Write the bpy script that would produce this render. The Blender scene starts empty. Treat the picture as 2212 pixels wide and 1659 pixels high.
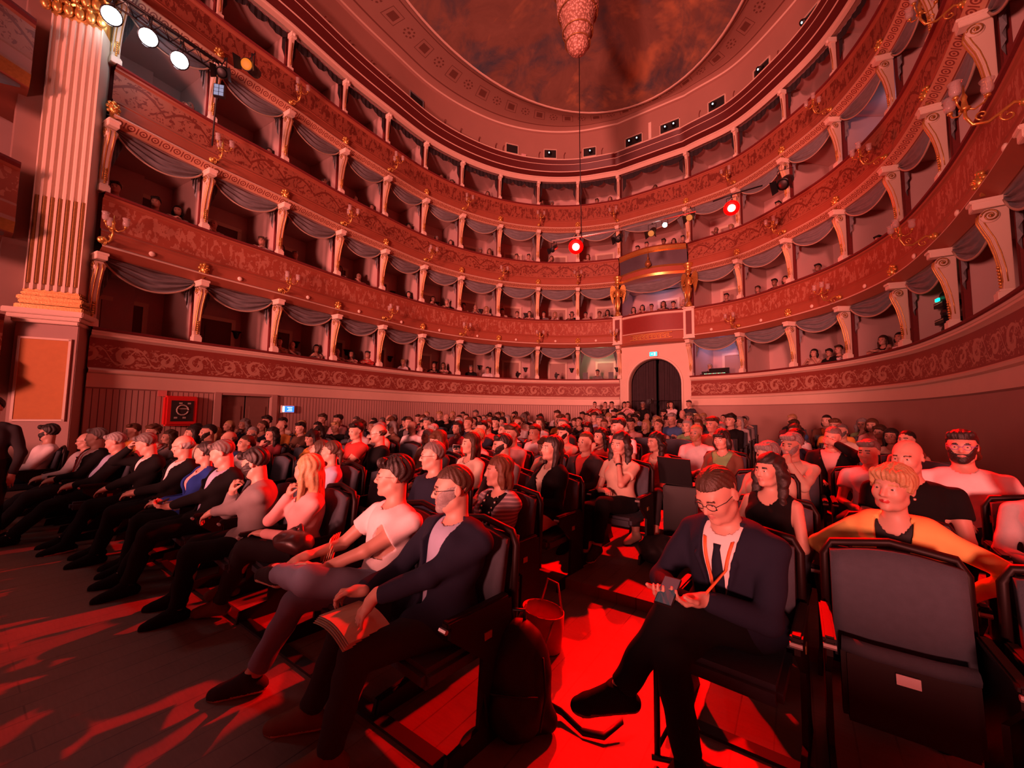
import bpy, bmesh, math, random
import numpy as np
from mathutils import Matrix, Vector

# brightness of the main lamps
STAGE_W, STAGE_UP, STAGE_K, RED_E, WORLD = 50000, 10500, 70, 9500, .02

SC = bpy.context.scene
COL = SC.collection
R = math.radians
PI = math.pi

# ------------------------------------------------------------------ camera
# world: x runs across the hall, y along its axis (the arch is at y = 0, the stage at y < -16), z up, floor z = 0
CAM = Vector((4.776, -16.892, 1.55))
F_PX, PITCH, ROLL, YAW = 861.96, R(4.2634), R(-.7199), R(35.4268)
cd = bpy.data.cameras.new('camera')
cam = bpy.data.objects.new('camera', cd)
COL.objects.link(cam)
cd.sensor_width = 36.0
cd.lens = F_PX * 36.0 / 2212.0
cd.clip_start = .02
cd.clip_end = 200
_e = Vector((math.cos(YAW), math.sin(YAW), 0))             # to the right of the picture
_h = Vector((-math.sin(YAW), math.cos(YAW), 0))            # straight ahead, level
_f = _h * math.cos(PITCH) + Vector((0, 0, math.sin(PITCH)))
_u = -_h * math.sin(PITCH) + Vector((0, 0, math.cos(PITCH)))
_r = _e * math.cos(ROLL) - _u * math.sin(ROLL)
_uu = _e * math.sin(ROLL) + _u * math.cos(ROLL)
cam.matrix_world = Matrix(((_r.x, _uu.x, -_f.x, CAM.x), (_r.y, _uu.y, -_f.y, CAM.y), (_r.z, _uu.z, -_f.z, CAM.z), (0, 0, 0, 1)))
SC.camera = cam

SC.view_settings.view_transform = 'Standard'
SC.view_settings.look = 'None'
SC.view_settings.gamma = 1
SC.view_settings.use_curve_mapping = False
SC.view_settings.exposure = 0.0
SC.cycles.use_denoising = True
SC.cycles.max_bounces = 5
SC.cycles.diffuse_bounces = 3
SC.cycles.glossy_bounces = 2
SC.cycles.transmission_bounces = 3
SC.cycles.transparent_max_bounces = 6
SC.cycles.sample_clamp_indirect = 4
SC.cycles.caustics_reflective = False
SC.cycles.caustics_refractive = False

# ------------------------------------------------------------------ world and big lights
wd = bpy.data.worlds.new('world')
SC.world = wd
wd.use_nodes = True
wb = wd.node_tree.nodes['Background']
wb.inputs[0].default_value = (1.0, .09, .07, 1)
wb.inputs[1].default_value = WORLD


def light(name, kind, loc, target, energy, color, size=1.0, size_y=None, spot=None, blend=.3, label=None):
    d = bpy.data.lights.new(name, kind)
    d.energy = energy
    d.color = color
    if kind == 'AREA':
        d.size = size
        if size_y:
            d.shape = 'RECTANGLE'
            d.size_y = size_y
    else:
        d.shadow_soft_size = size
    if kind == 'SPOT':
        d.spot_size = R(spot)
        d.spot_blend = blend
    o = bpy.data.objects.new(name, d)
    COL.objects.link(o)
    o.location = loc
    v = Vector(target) - Vector(loc)
    o.rotation_euler = v.to_track_quat('-Z', 'Y').to_euler()
    return o


# the stage lighting rig behind the camera: soft, pinkish white
light('stage_wash', 'SPOT', (7.0, -43.0, 4.5), (-.5, -4, 6.5), STAGE_W, (1.0, .235, .20), 1.6, spot=52, blend=.8)
light('stage_up_wash', 'SPOT', (1.6, -22.5, 1.7), (-.6, -3.5, 11.5), STAGE_UP, (1.0, .255, .215), .7, spot=92, blend=1)
light('stage_key', 'AREA', (-3.2, -21.5, 2.6), (1.5, -11, 1.3), STAGE_K, (1.0, .34, .31), 3.0, 1.2)
# red spots on the lighting bar over the stalls, pointing at the stage
RED1 = (.14, -7.68, 6.05)
RED2 = (3.57, -5.34, 7.13)
light('red_beam', 'SPOT', RED1, (3.6, -15.5, 0), RED_E, (1.0, .0, .0), .10, spot=76, blend=.5)
light('red_beam', 'SPOT', RED2, (4.2, -14.5, 0), RED_E * 1.5, (1.0, .0, .0), .10, spot=50, blend=.4)


# ------------------------------------------------------------------ materials
class NT:
    """small helper for node trees: every method returns an output socket"""
    def __init__(self, name, rough=.6, metal=0.0, spec=None):
        self.m = bpy.data.materials.new(name)
        self.m.use_nodes = True
        self.t = self.m.node_tree
        self.b = self.t.nodes['Principled BSDF']
        self.b.inputs['Roughness'].default_value = rough
        self.b.inputs['Metallic'].default_value = metal
        if spec is not None:
            self.b.inputs['Specular IOR Level'].default_value = spec

    def n(self, kind, **kw):
        nd = self.t.nodes.new(kind)
        for k, v in kw.items():
            setattr(nd, k, v)
        return nd

    def put(self, sock, v):
        if isinstance(v, (int, float)):
            sock.default_value = v
        elif isinstance(v, (tuple, list)):
            sock.default_value = tuple(v) if len(v) == len(sock.default_value) else tuple(v) + (1,)
        else:
            self.t.links.new(v, sock)

    def f(self, op, a, b=0.0, c=None):
        nd = self.n('ShaderNodeMath', operation=op)
        self.put(nd.inputs[0], a)
        self.put(nd.inputs[1], b)
        if c is not None:
            self.put(nd.inputs[2], c)
        return nd.outputs[0]

    def uv(self):
        nd = self.n('ShaderNodeUVMap')
        s = self.n('ShaderNodeSeparateXYZ')
        self.t.links.new(nd.outputs[0], s.inputs[0])
        return nd.outputs[0], s.outputs[0], s.outputs[1]

    def obj(self):
        return self.n('ShaderNodeTexCoord').outputs['Object']

    def noise(self, vec, scale, detail=3, rough=.5, dist=0.0):
        nd = self.n('ShaderNodeTexNoise')
        if vec is not None:
            self.t.links.new(vec, nd.inputs['Vector'])
        nd.inputs['Scale'].default_value = scale
        nd.inputs['Detail'].default_value = detail
        nd.inputs['Roughness'].default_value = rough
        nd.inputs['Distortion'].default_value = dist
        return nd.outputs[0]

    def mapping(self, vec, scale=(1, 1, 1), loc=(0, 0, 0), rot=(0, 0, 0)):
        nd = self.n('ShaderNodeMapping')
        self.t.links.new(vec, nd.inputs[0])
        nd.inputs['Scale'].default_value = scale
        nd.inputs['Location'].default_value = loc
        nd.inputs['Rotation'].default_value = rot
        return nd.outputs[0]

    def mix(self, fac, a, b):
        nd = self.n('ShaderNodeMix', data_type='RGBA')
        self.put(nd.inputs[0], fac)
        self.put(nd.inputs[6], a)
        self.put(nd.inputs[7], b)
        return nd.outputs[2]

    def ramp(self, fac, stops):
        nd = self.n('ShaderNodeValToRGB')
        self.put(nd.inputs[0], fac)
        el = nd.color_ramp.elements
        while len(el) < len(stops):
            el.new(.5)
        for q, (p, c) in zip(el, stops):
            q.position = p
            q.color = (c, c, c, 1) if isinstance(c, (int, float)) else tuple(c) + (1,)
        return nd.outputs[0]

    def color(self, c):
        self.put(self.b.inputs['Base Color'], c)

    def bump(self, h, strength=.3, dist=.01):
        nd = self.n('ShaderNodeBump')
        nd.inputs['Strength'].default_value = strength
        nd.inputs['Distance'].default_value = dist
        self.put(nd.inputs['Height'], h)
        self.t.links.new(nd.outputs[0], self.b.inputs['Normal'])


def plain(name, c, rough=.6, metal=0.0, var=.12, scale=12, bump=0.0, bscale=60, spec=None):
    n = NT(name, rough, metal, spec)
    o = n.obj()
    v = n.noise(o, scale, 3)
    n.color(n.mix(v, tuple(x * (1 - var) for x in c), tuple(min(1, x * (1 + var)) for x in c)))
    if bump:
        n.bump(n.noise(o, bscale, 2), bump, .004)
    return n.m


def emit(name, c, e):
    n = NT(name)
    n.color((0, 0, 0))
    n.b.inputs['Emission Color'].default_value = tuple(c) + (1,)
    n.b.inputs['Emission Strength'].default_value = e
    return n.m


M = {}
CREAM = (.74, .60, .47)
M['cream'] = plain('cream_paint', CREAM, .55, var=.06, scale=3)
M['cream_light'] = plain('pale_cream_paint', (.86, .74, .60), .5, var=.05, scale=4)
M['gold'] = plain('gilding', (.80, .47, .13), .32, .75, var=.25, scale=30, bump=.4, bscale=45)
M['gold_dark'] = plain('dark_gilding', (.42, .22, .07), .4, .6, var=.3, scale=25, bump=.4, bscale=45)
M['velvet'] = plain('red_velvet', (.17, .02, .018), .85, var=.2, scale=20)
M['dark_red'] = plain('dark_red_paint', (.20, .045, .035), .6, var=.15)
M['cornice'] = plain('deep_red_cornice', (.10, .014, .012), .5, var=.15)
M['black'] = plain('black_metal', (.012, .012, .013), .45, .2)
M['blackpaint'] = plain('black_paint', (.015, .013, .013), .6)
M['boxwall'] = plain('rose_box_wall', (.60, .42, .38), .75, var=.08, scale=2)
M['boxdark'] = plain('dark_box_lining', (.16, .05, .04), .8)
M['glass'] = None
n = NT('tulip_glass', .08)
n.color((.95, .85, .8))
n.b.inputs['Transmission Weight'].default_value = .55
n.b.inputs['Alpha'].default_value = .38
M['glass'] = n.m
# wooden floor of the pit, narrow boards with wear
n = NT('board_floor', .42)
o = n.obj()
mp = n.mapping(o, rot=(0, 0, R(-90)))
br = n.n('ShaderNodeTexBrick')
n.t.links.new(mp, br.inputs[0])
br.inputs['Scale'].default_value = 1
br.inputs['Mortar Size'].default_value = .004
br.inputs['Brick Width'].default_value = 2.6
br.inputs['Row Height'].default_value = .16
br.offset = .37
br.inputs['Color1'].default_value = (.20, .135, .105, 1)
br.inputs['Color2'].default_value = (.155, .10, .075, 1)
br.inputs['Mortar'].default_value = (.03, .018, .015, 1)
wear = n.noise(o, 1.3, 6, .65)
wear2 = n.noise(n.mapping(o, scale=(1, 8, 1)), 9, 4)
c = n.mix(n.ramp(wear, [(.35, 0.0), (.7, 1.0)]), br.outputs[0], (.27, .20, .16))
c = n.mix(n.f('MULTIPLY', wear2, .45), c, (.08, .045, .03))
n.color(c)
n.put(n.b.inputs['Roughness'], n.f('ADD', n.f('MULTIPLY', wear, .35), .28))
n.bump(n.f('ADD', n.f('MULTIPLY', br.outputs[1], -1.0), n.f('MULTIPLY', wear2, .25)), .25, .004)
M['floor'] = n.m


def ornament(name, ground, relief, period, height, style, gain=1.0):
    """painted plaster relief running along a frieze; uv.x is metres along it, uv.y metres up it"""
    n = NT(name, .6)
    vec, u, v = n.uv()
    wob = n.noise(vec, 5.0, 2)
    uu = n.f('ADD', u, n.f('MULTIPLY', wob, .05))
    if style == 'scroll':
        masks = []
        for off, cy, rr, tw in ((0.0, .5, .21, 34.0), (.5, .5, .17, -42.0)):
            x = n.f('MULTIPLY', n.f('SUBTRACT', n.f('FRACT', n.f('ADD', n.f('DIVIDE', uu, period), off)), .5), period)
            y = n.f('SUBTRACT', v, height * cy)
            r = n.f('SQRT', n.f('ADD', n.f('MULTIPLY', x, x), n.f('MULTIPLY', y, y)))
            th = n.f('ARCTAN2', y, x)
            sp = n.f('SINE', n.f('ADD', n.f('MULTIPLY', th, 1.0), n.f('MULTIPLY', r, tw * .9)))
            mk = n.f('MULTIPLY', n.f('GREATER_THAN', sp, .15), n.f('LESS_THAN', r, rr))
            masks.append(mk)
        # stem that waves from scroll to scroll, with leaves
        st = n.f('ABSOLUTE', n.f('SUBTRACT', n.f('SUBTRACT', v, height * .5), n.f('MULTIPLY', n.f('SINE', n.f('MULTIPLY', uu, 2 * PI / period * 2)), height * .33)))
        masks.append(n.f('LESS_THAN', st, .018))
        leaf = n.noise(n.mapping(vec, scale=(1, 1.2, 1)), 11, 2, .5, 1.2)
        masks.append(n.f('MULTIPLY', n.f('GREATER_THAN', leaf, .56), .85))
        mk = n.f('MAXIMUM', n.f('MAXIMUM', masks[0], masks[1]), n.f('MAXIMUM', masks[2], masks[3]))
    elif style == 'figures':
        x = n.f('MULTIPLY', n.f('SUBTRACT', n.f('FRACT', n.f('DIVIDE', uu, period)), .5), period)
        body = n.noise(n.mapping(vec, scale=(1, .42, 1)), 9.5, 2, .5, .8)
        limb = n.noise(n.mapping(vec, scale=(1, .75, 1), rot=(0, 0, .5)), 13, 2, .5, 1.6)
        body = n.f('GREATER_THAN', n.f('SUBTRACT', n.f('ADD', body, n.f('MULTIPLY', limb, .45)), n.f('MULTIPLY', n.f('ABSOLUTE', x), .25)), .735)
        mk = body
    else:       # garlands
        body = n.noise(n.mapping(vec, scale=(1, .9, 1)), 4.6, 3, .6, 2.6)
        swag = n.f('ABSOLUTE', n.f('SUBTRACT', v, n.f('ADD', height * .35, n.f('MULTIPLY', n.f('ABSOLUTE', n.f('SINE', n.f('MULTIPLY', uu, PI / period))), height * .45))))
        mk = n.f('MAXIMUM', n.f('GREATER_THAN', body, .545), n.f('LESS_THAN', swag, .03))
    inside = n.f('MULTIPLY', n.f('GREATER_THAN', v, height * .07), n.f('LESS_THAN', v, height * .93))
    mk = n.f('MULTIPLY', mk, inside)
    blot = n.noise(vec, 2.0, 4)
    g = n.mix(blot, tuple(a * .8 for a in ground), tuple(min(1, a * 1.2) for a in ground))
    n.color(n.mix(n.f('MULTIPLY', mk, gain), g, relief))
    n.bump(mk, .8, .012)
    return n.m


GROUND = (.33, .085, .045)
M['frieze1'] = ornament('arabesque_frieze', (.25, .055, .035), (.55, .34, .24), 1.25, .5, 'scroll', .75)
M['frieze2'] = ornament('figure_frieze', GROUND, (.48, .22, .14), .35, .62, 'figures', .9)
M['frieze3'] = ornament('garland_frieze', (.36, .125, .07), (.17, .03, .014), .9, .62, 'garland', .95)
M['frieze4'] = ornament('dancer_frieze', (.33, .10, .055), (.15, .025, .012), .35, .62, 'figures', .9)
M['parapet'] = plain('terracotta_paint', (.36, .11, .06), .55, var=.1, scale=4)
# rosette strip under each parapet
n = NT('rosette_strip', .5)
vec, u, v = n.uv()
x = n.f('MULTIPLY', n.f('SUBTRACT', n.f('FRACT', n.f('DIVIDE', u, .2)), .5), .2)
y = n.f('SUBTRACT', v, .13)
r = n.f('SQRT', n.f('ADD', n.f('MULTIPLY', x, x), n.f('MULTIPLY', y, y)))
ring = n.f('LESS_THAN', n.f('ABSOLUTE', n.f('SUBTRACT', r, .055)), .012)
bar = n.f('GREATER_THAN', n.f('ABSOLUTE', x), .088)
mk = n.f('MAXIMUM', ring, n.f('MULTIPLY', bar, n.f('LESS_THAN', n.f('ABSOLUTE', y), .07)))
mk = n.f('MAXIMUM', mk, n.f('LESS_THAN', r, .02))
n.color(n.mix(mk, (.62, .36, .22), (.24, .06, .04)))
n.bump(mk, .6, .01)
M['rosette'] = n.m
# wainscot boards
n = NT('wainscot_boards', .6)
vec, u, v = n.uv()
g = n.f('LESS_THAN', n.f('FRACT', n.f('DIVIDE', u, .10)), .15)
gr = n.noise(n.mapping(vec, scale=(3, .3, 1)), 9, 3)
n.color(n.mix(g, n.mix(gr, (.46, .31, .26), (.58, .41, .34)), (.12, .05, .04)))
n.bump(n.f('MULTIPLY', g, -1.0), .5, .01)
M['wainscot'] = n.m
M['wainplain'] = plain('painted_plinth', (.40, .26, .215), .6, var=.08, scale=2)
# drapes
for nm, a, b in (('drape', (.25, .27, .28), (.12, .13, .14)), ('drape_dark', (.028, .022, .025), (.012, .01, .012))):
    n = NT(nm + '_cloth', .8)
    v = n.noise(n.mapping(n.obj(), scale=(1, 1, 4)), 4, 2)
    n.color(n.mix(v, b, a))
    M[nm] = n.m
M['fringe'] = plain('cream_fringe', (.50, .40, .30), .8, var=.3, scale=80)
# attic wall and ceiling ring
M['attic'] = plain('rose_attic_wall', (.40, .235, .18), .7, var=.06, scale=1.5)
n = NT('ceiling_ring_paint', .7)
vec, u, v = n.uv()
P = .62
x = n.f('MULTIPLY', n.f('SUBTRACT', n.f('FRACT', n.f('DIVIDE', u, P)), .5), P)
y = n.f('MULTIPLY', n.f('SUBTRACT', v, .52), 1.45)
r = n.f('SQRT', n.f('ADD', n.f('MULTIPLY', x, x), n.f('MULTIPLY', y, y)))
odd = n.f('GREATER_THAN', n.f('FRACT', n.f('DIVIDE', u, P * 2)), .5)
rs = n.f('LESS_THAN', n.f('ABSOLUTE', n.f('SUBTRACT', r, .15)), .028)
pet = n.f('GREATER_THAN', n.f('SINE', n.f('MULTIPLY', n.f('ARCTAN2', y, x), 8.0)), -.1)
rose = n.f('MAXIMUM', n.f('MULTIPLY', rs, pet), n.f('LESS_THAN', r, .045))
mx = n.f('MAXIMUM', n.f('ABSOLUTE', x), n.f('ABSOLUTE', y))
sq = n.f('MAXIMUM', n.f('LESS_THAN', n.f('ABSOLUTE', n.f('SUBTRACT', mx, .22)), .010), n.f('LESS_THAN', mx, .13))
mk = n.f('ADD', n.f('MULTIPLY', odd, rose), n.f('MULTIPLY', n.f('SUBTRACT', 1.0, odd), sq))
l1 = n.f('LESS_THAN', n.f('ABSOLUTE', n.f('SUBTRACT', v, .14)), .016)
l2 = n.f('LESS_THAN', n.f('ABSOLUTE', n.f('SUBTRACT', v, .84)), .012)
eg = n.f('MULTIPLY', n.f('LESS_THAN', n.f('ABSOLUTE', n.f('SUBTRACT', v, .96)), .03), n.f('GREATER_THAN', n.f('FRACT', n.f('DIVIDE', u, .13)), .45))
mk = n.f('MAXIMUM', n.f('MAXIMUM', mk, eg), n.f('MAXIMUM', l1, l2))
n.color(n.mix(n.f('MULTIPLY', mk, .8), n.mix(n.noise(vec, 1.5, 3), (.34, .195, .145), (.40, .24, .18)), (.13, .035, .02)))
n.bump(mk, .3, .01)
M['ring'] = n.m
# painted sky of the vault: slate clouds, rust and cream masses
n = NT('painted_sky', .8)
o = n.obj()
a = n.noise(n.mapping(o, loc=(3.1, 1.2, 0)), .23, 5, .62, .7)
b = n.noise(n.mapping(o, loc=(-2, 5.5, 0)), .9, 6, .7, .8)
big = n.ramp(n.f('ADD', n.f('MULTIPLY', a, .8), n.f('MULTIPLY', b, .25)), [(.44, 0.0), (.56, 1.0)])
warm = n.mix(b, (.10, .05, .035), (.32, .18, .12))
cool = n.mix(b, (.022, .05, .075), (.065, .115, .15))
spot = n.noise(n.mapping(o, loc=(1.5, 9, 0)), .5, 4, .6, .4)
warm = n.mix(n.ramp(spot, [(.5, 0.0), (.7, 1.0)]), warm, (.62, .30, .12))
n.color(n.mix(big, cool, warm))
M['sky'] = n.m


# ------------------------------------------------------------------ scene helpers
KIDS = {}


def tag(o, label=None, cat=None, group=None, kind=None):
    if label:
        o['label'] = label
    if cat:
        o['category'] = cat
    if group:
        o['group'] = group
    if kind:
        o['kind'] = kind
    return o


def link(name, me, mats=None, parent=None, smooth=False):
    if mats is not None:
        for m in (mats if isinstance(mats, (list, tuple)) else [mats]):
            me.materials.append(m)
    if smooth:
        me.polygons.foreach_set('use_smooth', [True] * len(me.polygons))
    o = bpy.data.objects.new(name, me)
    COL.objects.link(o)
    if parent:
        o.parent = parent
        KIDS.setdefault(parent.name, []).append(o)
    return o


def empty(name, loc=(0, 0, 0), rz=0, label=None, cat=None, group=None):
    o = bpy.data.objects.new(name, None)
    COL.objects.link(o)
    o.location = loc
    o.rotation_euler = (0, 0, rz)
    o.empty_display_size = .1
    return tag(o, label, cat, group)


def copy_tree(o, parent=None):
    c = o.copy()
    COL.objects.link(c)
    c.parent = parent
    for ch in KIDS.get(o.name, []):
        copy_tree(ch, c)
    return c


class MB:
    """collects simple solids and becomes ONE mesh object"""
    def __init__(self):
        self.v = []
        self.f = []
        self.m = []
        self.uv = None

    def add(self, vs, fs, mi=0):
        b = len(self.v)
        self.v += [tuple(p) for p in vs]
        self.f += [tuple(b + i for i in q) for q in fs]
        self.m += [mi] * len(fs)
        return self

    def box(self, c, s, mi=0, rot=None):
        x, y, z = (q / 2 for q in s)
        vs = [Vector((i * x, j * y, k * z)) for k in (-1, 1) for j in (-1, 1) for i in (-1, 1)]
        if rot is not None:
            vs = [rot @ v for v in vs]
        c = Vector(c)
        return self.add([v + c for v in vs], [(0, 2, 3, 1), (4, 5, 7, 6), (0, 1, 5, 4), (2, 6, 7, 3), (0, 4, 6, 2), (1, 3, 7, 5)], mi)

    def tube(self, pts, r, seg=8, mi=0, cap=True):
        pts = [Vector(p) for p in pts]
        rs = r if isinstance(r, (list, tuple)) else [r] * len(pts)
        rings = []
        up = Vector((0, 0, 1))
        prev = None
        for i, p in enumerate(pts):
            d = (pts[min(i + 1, len(pts) - 1)] - pts[max(i - 1, 0)])
            d = d.normalized() if d.length > 1e-9 else Vector((0, 0, 1))
            if prev is None:
                a = d.cross(up)
                if a.length < .05:
                    a = d.cross(Vector((1, 0, 0)))
            else:
                a = prev - d * prev.dot(d)
            a.normalize()
            prev = a
            b = d.cross(a)
            rings.append([p + (a * math.cos(2 * PI * k / seg) + b * math.sin(2 * PI * k / seg)) * rs[i] for k in range(seg)])
        vs = [q for rg in rings for q in rg]
        fs = []
        for i in range(len(pts) - 1):
            for k in range(seg):
                k2 = (k + 1) % seg
                fs.append((i * seg + k, i * seg + k2, (i + 1) * seg + k2, (i + 1) * seg + k))
        if cap:
            fs.append(tuple(range(seg))[::-1])
            fs.append(tuple((len(pts) - 1) * seg + k for k in range(seg)))
        return self.add(vs, fs, mi)

    def lathe(self, prof, c=(0, 0, 0), seg=16, mi=0, rot=None, sx=1, sy=1):
        c = Vector(c)
        vs = []
        for r, z in prof:
            for k in range(seg):
                v = Vector((r * sx * math.cos(2 * PI * k / seg), r * sy * math.sin(2 * PI * k / seg), z))
                if rot is not None:
                    v = rot @ v
                vs.append(v + c)
        fs = []
        for i in range(len(prof) - 1):
            for k in range(seg):
                k2 = (k + 1) % seg
                fs.append((i * seg + k, i * seg + k2, (i + 1) * seg + k2, (i + 1) * seg + k))
        fs.append(tuple(range(seg))[::-1])
        fs.append(tuple((len(prof) - 1) * seg + k for k in range(seg)))
        return self.add(vs, fs, mi)

    def ball(self, c, r, seg=10, mi=0, sc=(1, 1, 1)):
        n_ = max(5, seg // 2 + 1)
        prof = [(r * math.sin(PI * i / n_), -r * math.cos(PI * i / n_)) for i in range(n_ + 1)]
        prof[0] = (r * .02, -r)
        prof[-1] = (r * .02, r)
        c = Vector(c)
        b = len(self.v)
        self.lathe(prof, (0, 0, 0), seg, mi)
        for i in range(b, len(self.v)):
            v = self.v[i]
            self.v[i] = (v[0] * sc[0] + c.x, v[1] * sc[1] + c.y, v[2] * sc[2] + c.z)
        return self

    def prism(self, outline, depth, axis='x', off=0.0, mi=0):
        """extrude a 2-d outline; axis x: outline is (y, z)"""
        k = len(outline)
        vs = []
        for d in (off - depth / 2, off + depth / 2):
            for a, b in outline:
                vs.append({'x': (d, a, b), 'y': (a, d, b), 'z': (a, b, d)}[axis])
        fs = [tuple(range(k))[::-1], tuple(range(k, 2 * k))]
        fs += [(i, (i + 1) % k, k + (i + 1) % k, k + i) for i in range(k)]
        return self.add(vs, fs, mi)

    def build(self, name, mats, parent=None, smooth=False, bevel=0.0):
        me = bpy.data.meshes.new(name)
        me.from_pydata(self.v, [], self.f)
        me.polygons.foreach_set('material_index', self.m)
        bm = bmesh.new()
        bm.from_mesh(me)
        if bevel:
            bmesh.ops.bevel(bm, geom=bm.edges[:], offset=bevel, segments=2, affect='EDGES', clamp_overlap=True)
        bmesh.ops.recalc_face_normals(bm, faces=bm.faces[:])
        bm.to_mesh(me)
        bm.free()
        return link(name, me, mats, parent, smooth)


# ------------------------------------------------------------------ the horseshoe
NODES = {-10: (-6.30, -15.42), -9: (-6.59, -13.67), -8: (-6.72, -11.91), -7: (-6.93, -10.08), -6: (-7.0, -8.34), -5: (-7.0, -6.51),
         -4: (-6.63, -4.76), -3: (-5.87, -3.07), -2: (-4.7, -1.65), -1: (-3.19, -.6), 0: (-1.45, 0.0),
         1: (1.45, 0.0), 2: (3.26, -.45), 3: (4.77, -1.58), 4: (5.98, -2.98), 5: (6.79, -4.83), 6: (7.08, -6.83), 7: (7.12, -8.84),
         8: (7.02, -10.7), 9: (6.85, -12.5), 10: (6.6, -14.2), 11: (6.38, -15.8)}
UMIN, UMAX = -10, 11


def hs(u, off=0.0):
    """point on the horseshoe at bay position u, moved `off` metres into the hall; also the inward direction"""
    i = max(UMIN, min(UMAX - 1, math.floor(u)))
    w = u - i
    P = lambda k: Vector(NODES[max(UMIN, min(UMAX, k))])
    p0, p1, p2, p3 = P(i - 1), P(i), P(i + 1), P(i + 2)
    if i == 0:          # the flat portal bay
        p0, p3 = p1 - (p2 - p1), p2 + (p2 - p1)
    t1, t2 = (p2 - p0) * .5, (p3 - p1) * .5
    if i - 1 < UMIN:
        t1 = p2 - p1
    if i + 2 > UMAX:
        t2 = p2 - p1
    if i == -1:
        t2 = t1 * .5 + Vector((1.85, .35)) * .5
    if i == 1:
        t1 = Vector((1.85, -.35)) * .5 + t2 * .5
    w2, w3 = w * w, w * w * w
    q = p1 * (2 * w3 - 3 * w2 + 1) + t1 * (w3 - 2 * w2 + w) + p2 * (-2 * w3 + 3 * w2) + t2 * (w3 - w2)
    d = p1 * (6 * w2 - 6 * w) + t1 * (3 * w2 - 4 * w + 1) + p2 * (6 * w - 6 * w2) + t2 * (3 * w2 - 2 * w)
    d.normalize()
    nrm = Vector((d.y, -d.x))          # right of travel (-x to +x over the top) = into the hall
    return q + nrm * off, nrm


def frame_at(u, off=0.0):
    """location xy and z-rotation so that local -Y looks into the hall"""
    q, nrm = hs(u, off)
    return q, math.atan2(nrm.x, -nrm.y)


def sweep(name, prof, u0, u1, mats, mi=None, per=10, parent=None, kind='structure', vbase=None, smooth=True, close=False, bow=None):
    """prof: list of (off, z); the strip between prof[i] and prof[i+1] gets material mi[i] and its own uv starting at 0"""
    n_ = max(2, int(round((u1 - u0) * per)))
    us = [u0 + (u1 - u0) * k / n_ for k in range(n_ + 1)]
    arc = [0.0]
    for k in range(1, n_ + 1):
        arc.append(arc[-1] + (hs(us[k])[0] - hs(us[k - 1])[0]).length)
    vs, fs, ms, uvs = [], [], [], []
    np_ = len(prof)
    for i in range(np_ - 1):
        (o0, z0), (o1, z1) = prof[i], prof[i + 1]
        ln = math.hypot(o1 - o0, z1 - z0)
        b = len(vs)
        for k, u in enumerate(us):
            ex = bow(u) if bow else 0.0
            a, _ = hs(u, o0 + ex)
            c_, _ = hs(u, o1 + ex)
            vs += [(a.x, a.y, z0), (c_.x, c_.y, z1)]
        for k in range(n_):
            fs.append((b + 2 * k, b + 2 * k + 2, b + 2 * k + 3, b + 2 * k + 1))
            ms.append(mi[i] if mi else 0)
            flip = z0 > z1
            v0, v1 = (ln, 0.0) if flip else (0.0, ln)
            uvs += [(arc[k], v0), (arc[k + 1], v0), (arc[k + 1], v1), (arc[k], v1)]
    me = bpy.data.meshes.new(name)
    me.from_pydata(vs, [], fs)
    me.polygons.foreach_set('material_index', ms)
    ul = me.uv_layers.new(name='UVMap')
    ul.data.foreach_set('uv', [c_ for q in uvs for c_ in q])
    o = link(name, me, mats, parent, smooth)
    if kind and not parent:
        o['kind'] = kind
    return o


# ------------------------------------------------------------------ shell of the theatre
T = [0, 3.127, 5.827, 8.516, 11.223]        # rail heights of the four tiers
ORD = ['zeroth', 'first', 'second', 'third', 'fourth', 'fifth', 'sixth', 'seventh', 'eighth', 'ninth', 'tenth', 'eleventh', 'twelfth', 'thirteenth',
       'fourteenth', 'fifteenth', 'sixteenth', 'seventeenth', 'eighteenth']
TIER = ['', 'lowest tier', 'second tier', 'third tier', 'top gallery']


STEPS = [(-13.6 + 1.9 * k, .09 + .062 * k) for k in range(7)]


def floor_z(y):
    z = 0.0
    for t, h in STEPS:
        if y > t:
            z = h
    return z


def structure(o):
    o['kind'] = 'structure'
    return o


# floor: pit floor at stage level, then broad shallow terraces
b = MB()
ys = [-31.0] + [t for t, h in STEPS] + [2.6]
hz = [0.0] + [h for t, h in STEPS]
for k in range(len(hz)):
    y0, y1, z = ys[k], ys[k + 1], hz[k]
    b.box((0, (y0 + y1) / 2, z / 2 - .15), (19, y1 - y0, z + .3))
structure(b.build('floor', M['floor']))
# dark gap strips at the front edge of both seat blocks
b = MB()
b.box((-.6, -15.53, .008), (8.9, .075, .016))
structure(b.build('trim_1', M['blackpaint']))
b = MB()
b.box((5.6, -14.62, .008), (2.7, .07, .016))
structure(b.build('trim_2', M['blackpaint']))

t1 = T[1]
prof = [(.02, 0.0), (.02, t1 - 1.19), (.045, t1 - 1.16), (.05, t1 - .90), (.09, t1 - .87), (.10, t1 - .83), (.05, t1 - .79), (.03, t1 - .78), (.03, t1 - .20),
        (.06, t1 - .175), (.095, t1 - .15), (.085, t1 - .11), (.10, t1 - .10), (.10, t1 - .06), (.13, t1 - .05), (.14, t1 - .02), (.12, t1), (-.24, t1), (-.26, t1 - .9)]
mi = [0, 1, 2, 2, 2, 2, 1, 3, 2, 2, 2, 2, 2, 4, 4, 4, 4, 5]
mats1 = [M['wainscot'], M['wainplain'], M['cream'], M['frieze1'], M['velvet'], M['boxdark']]
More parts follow.
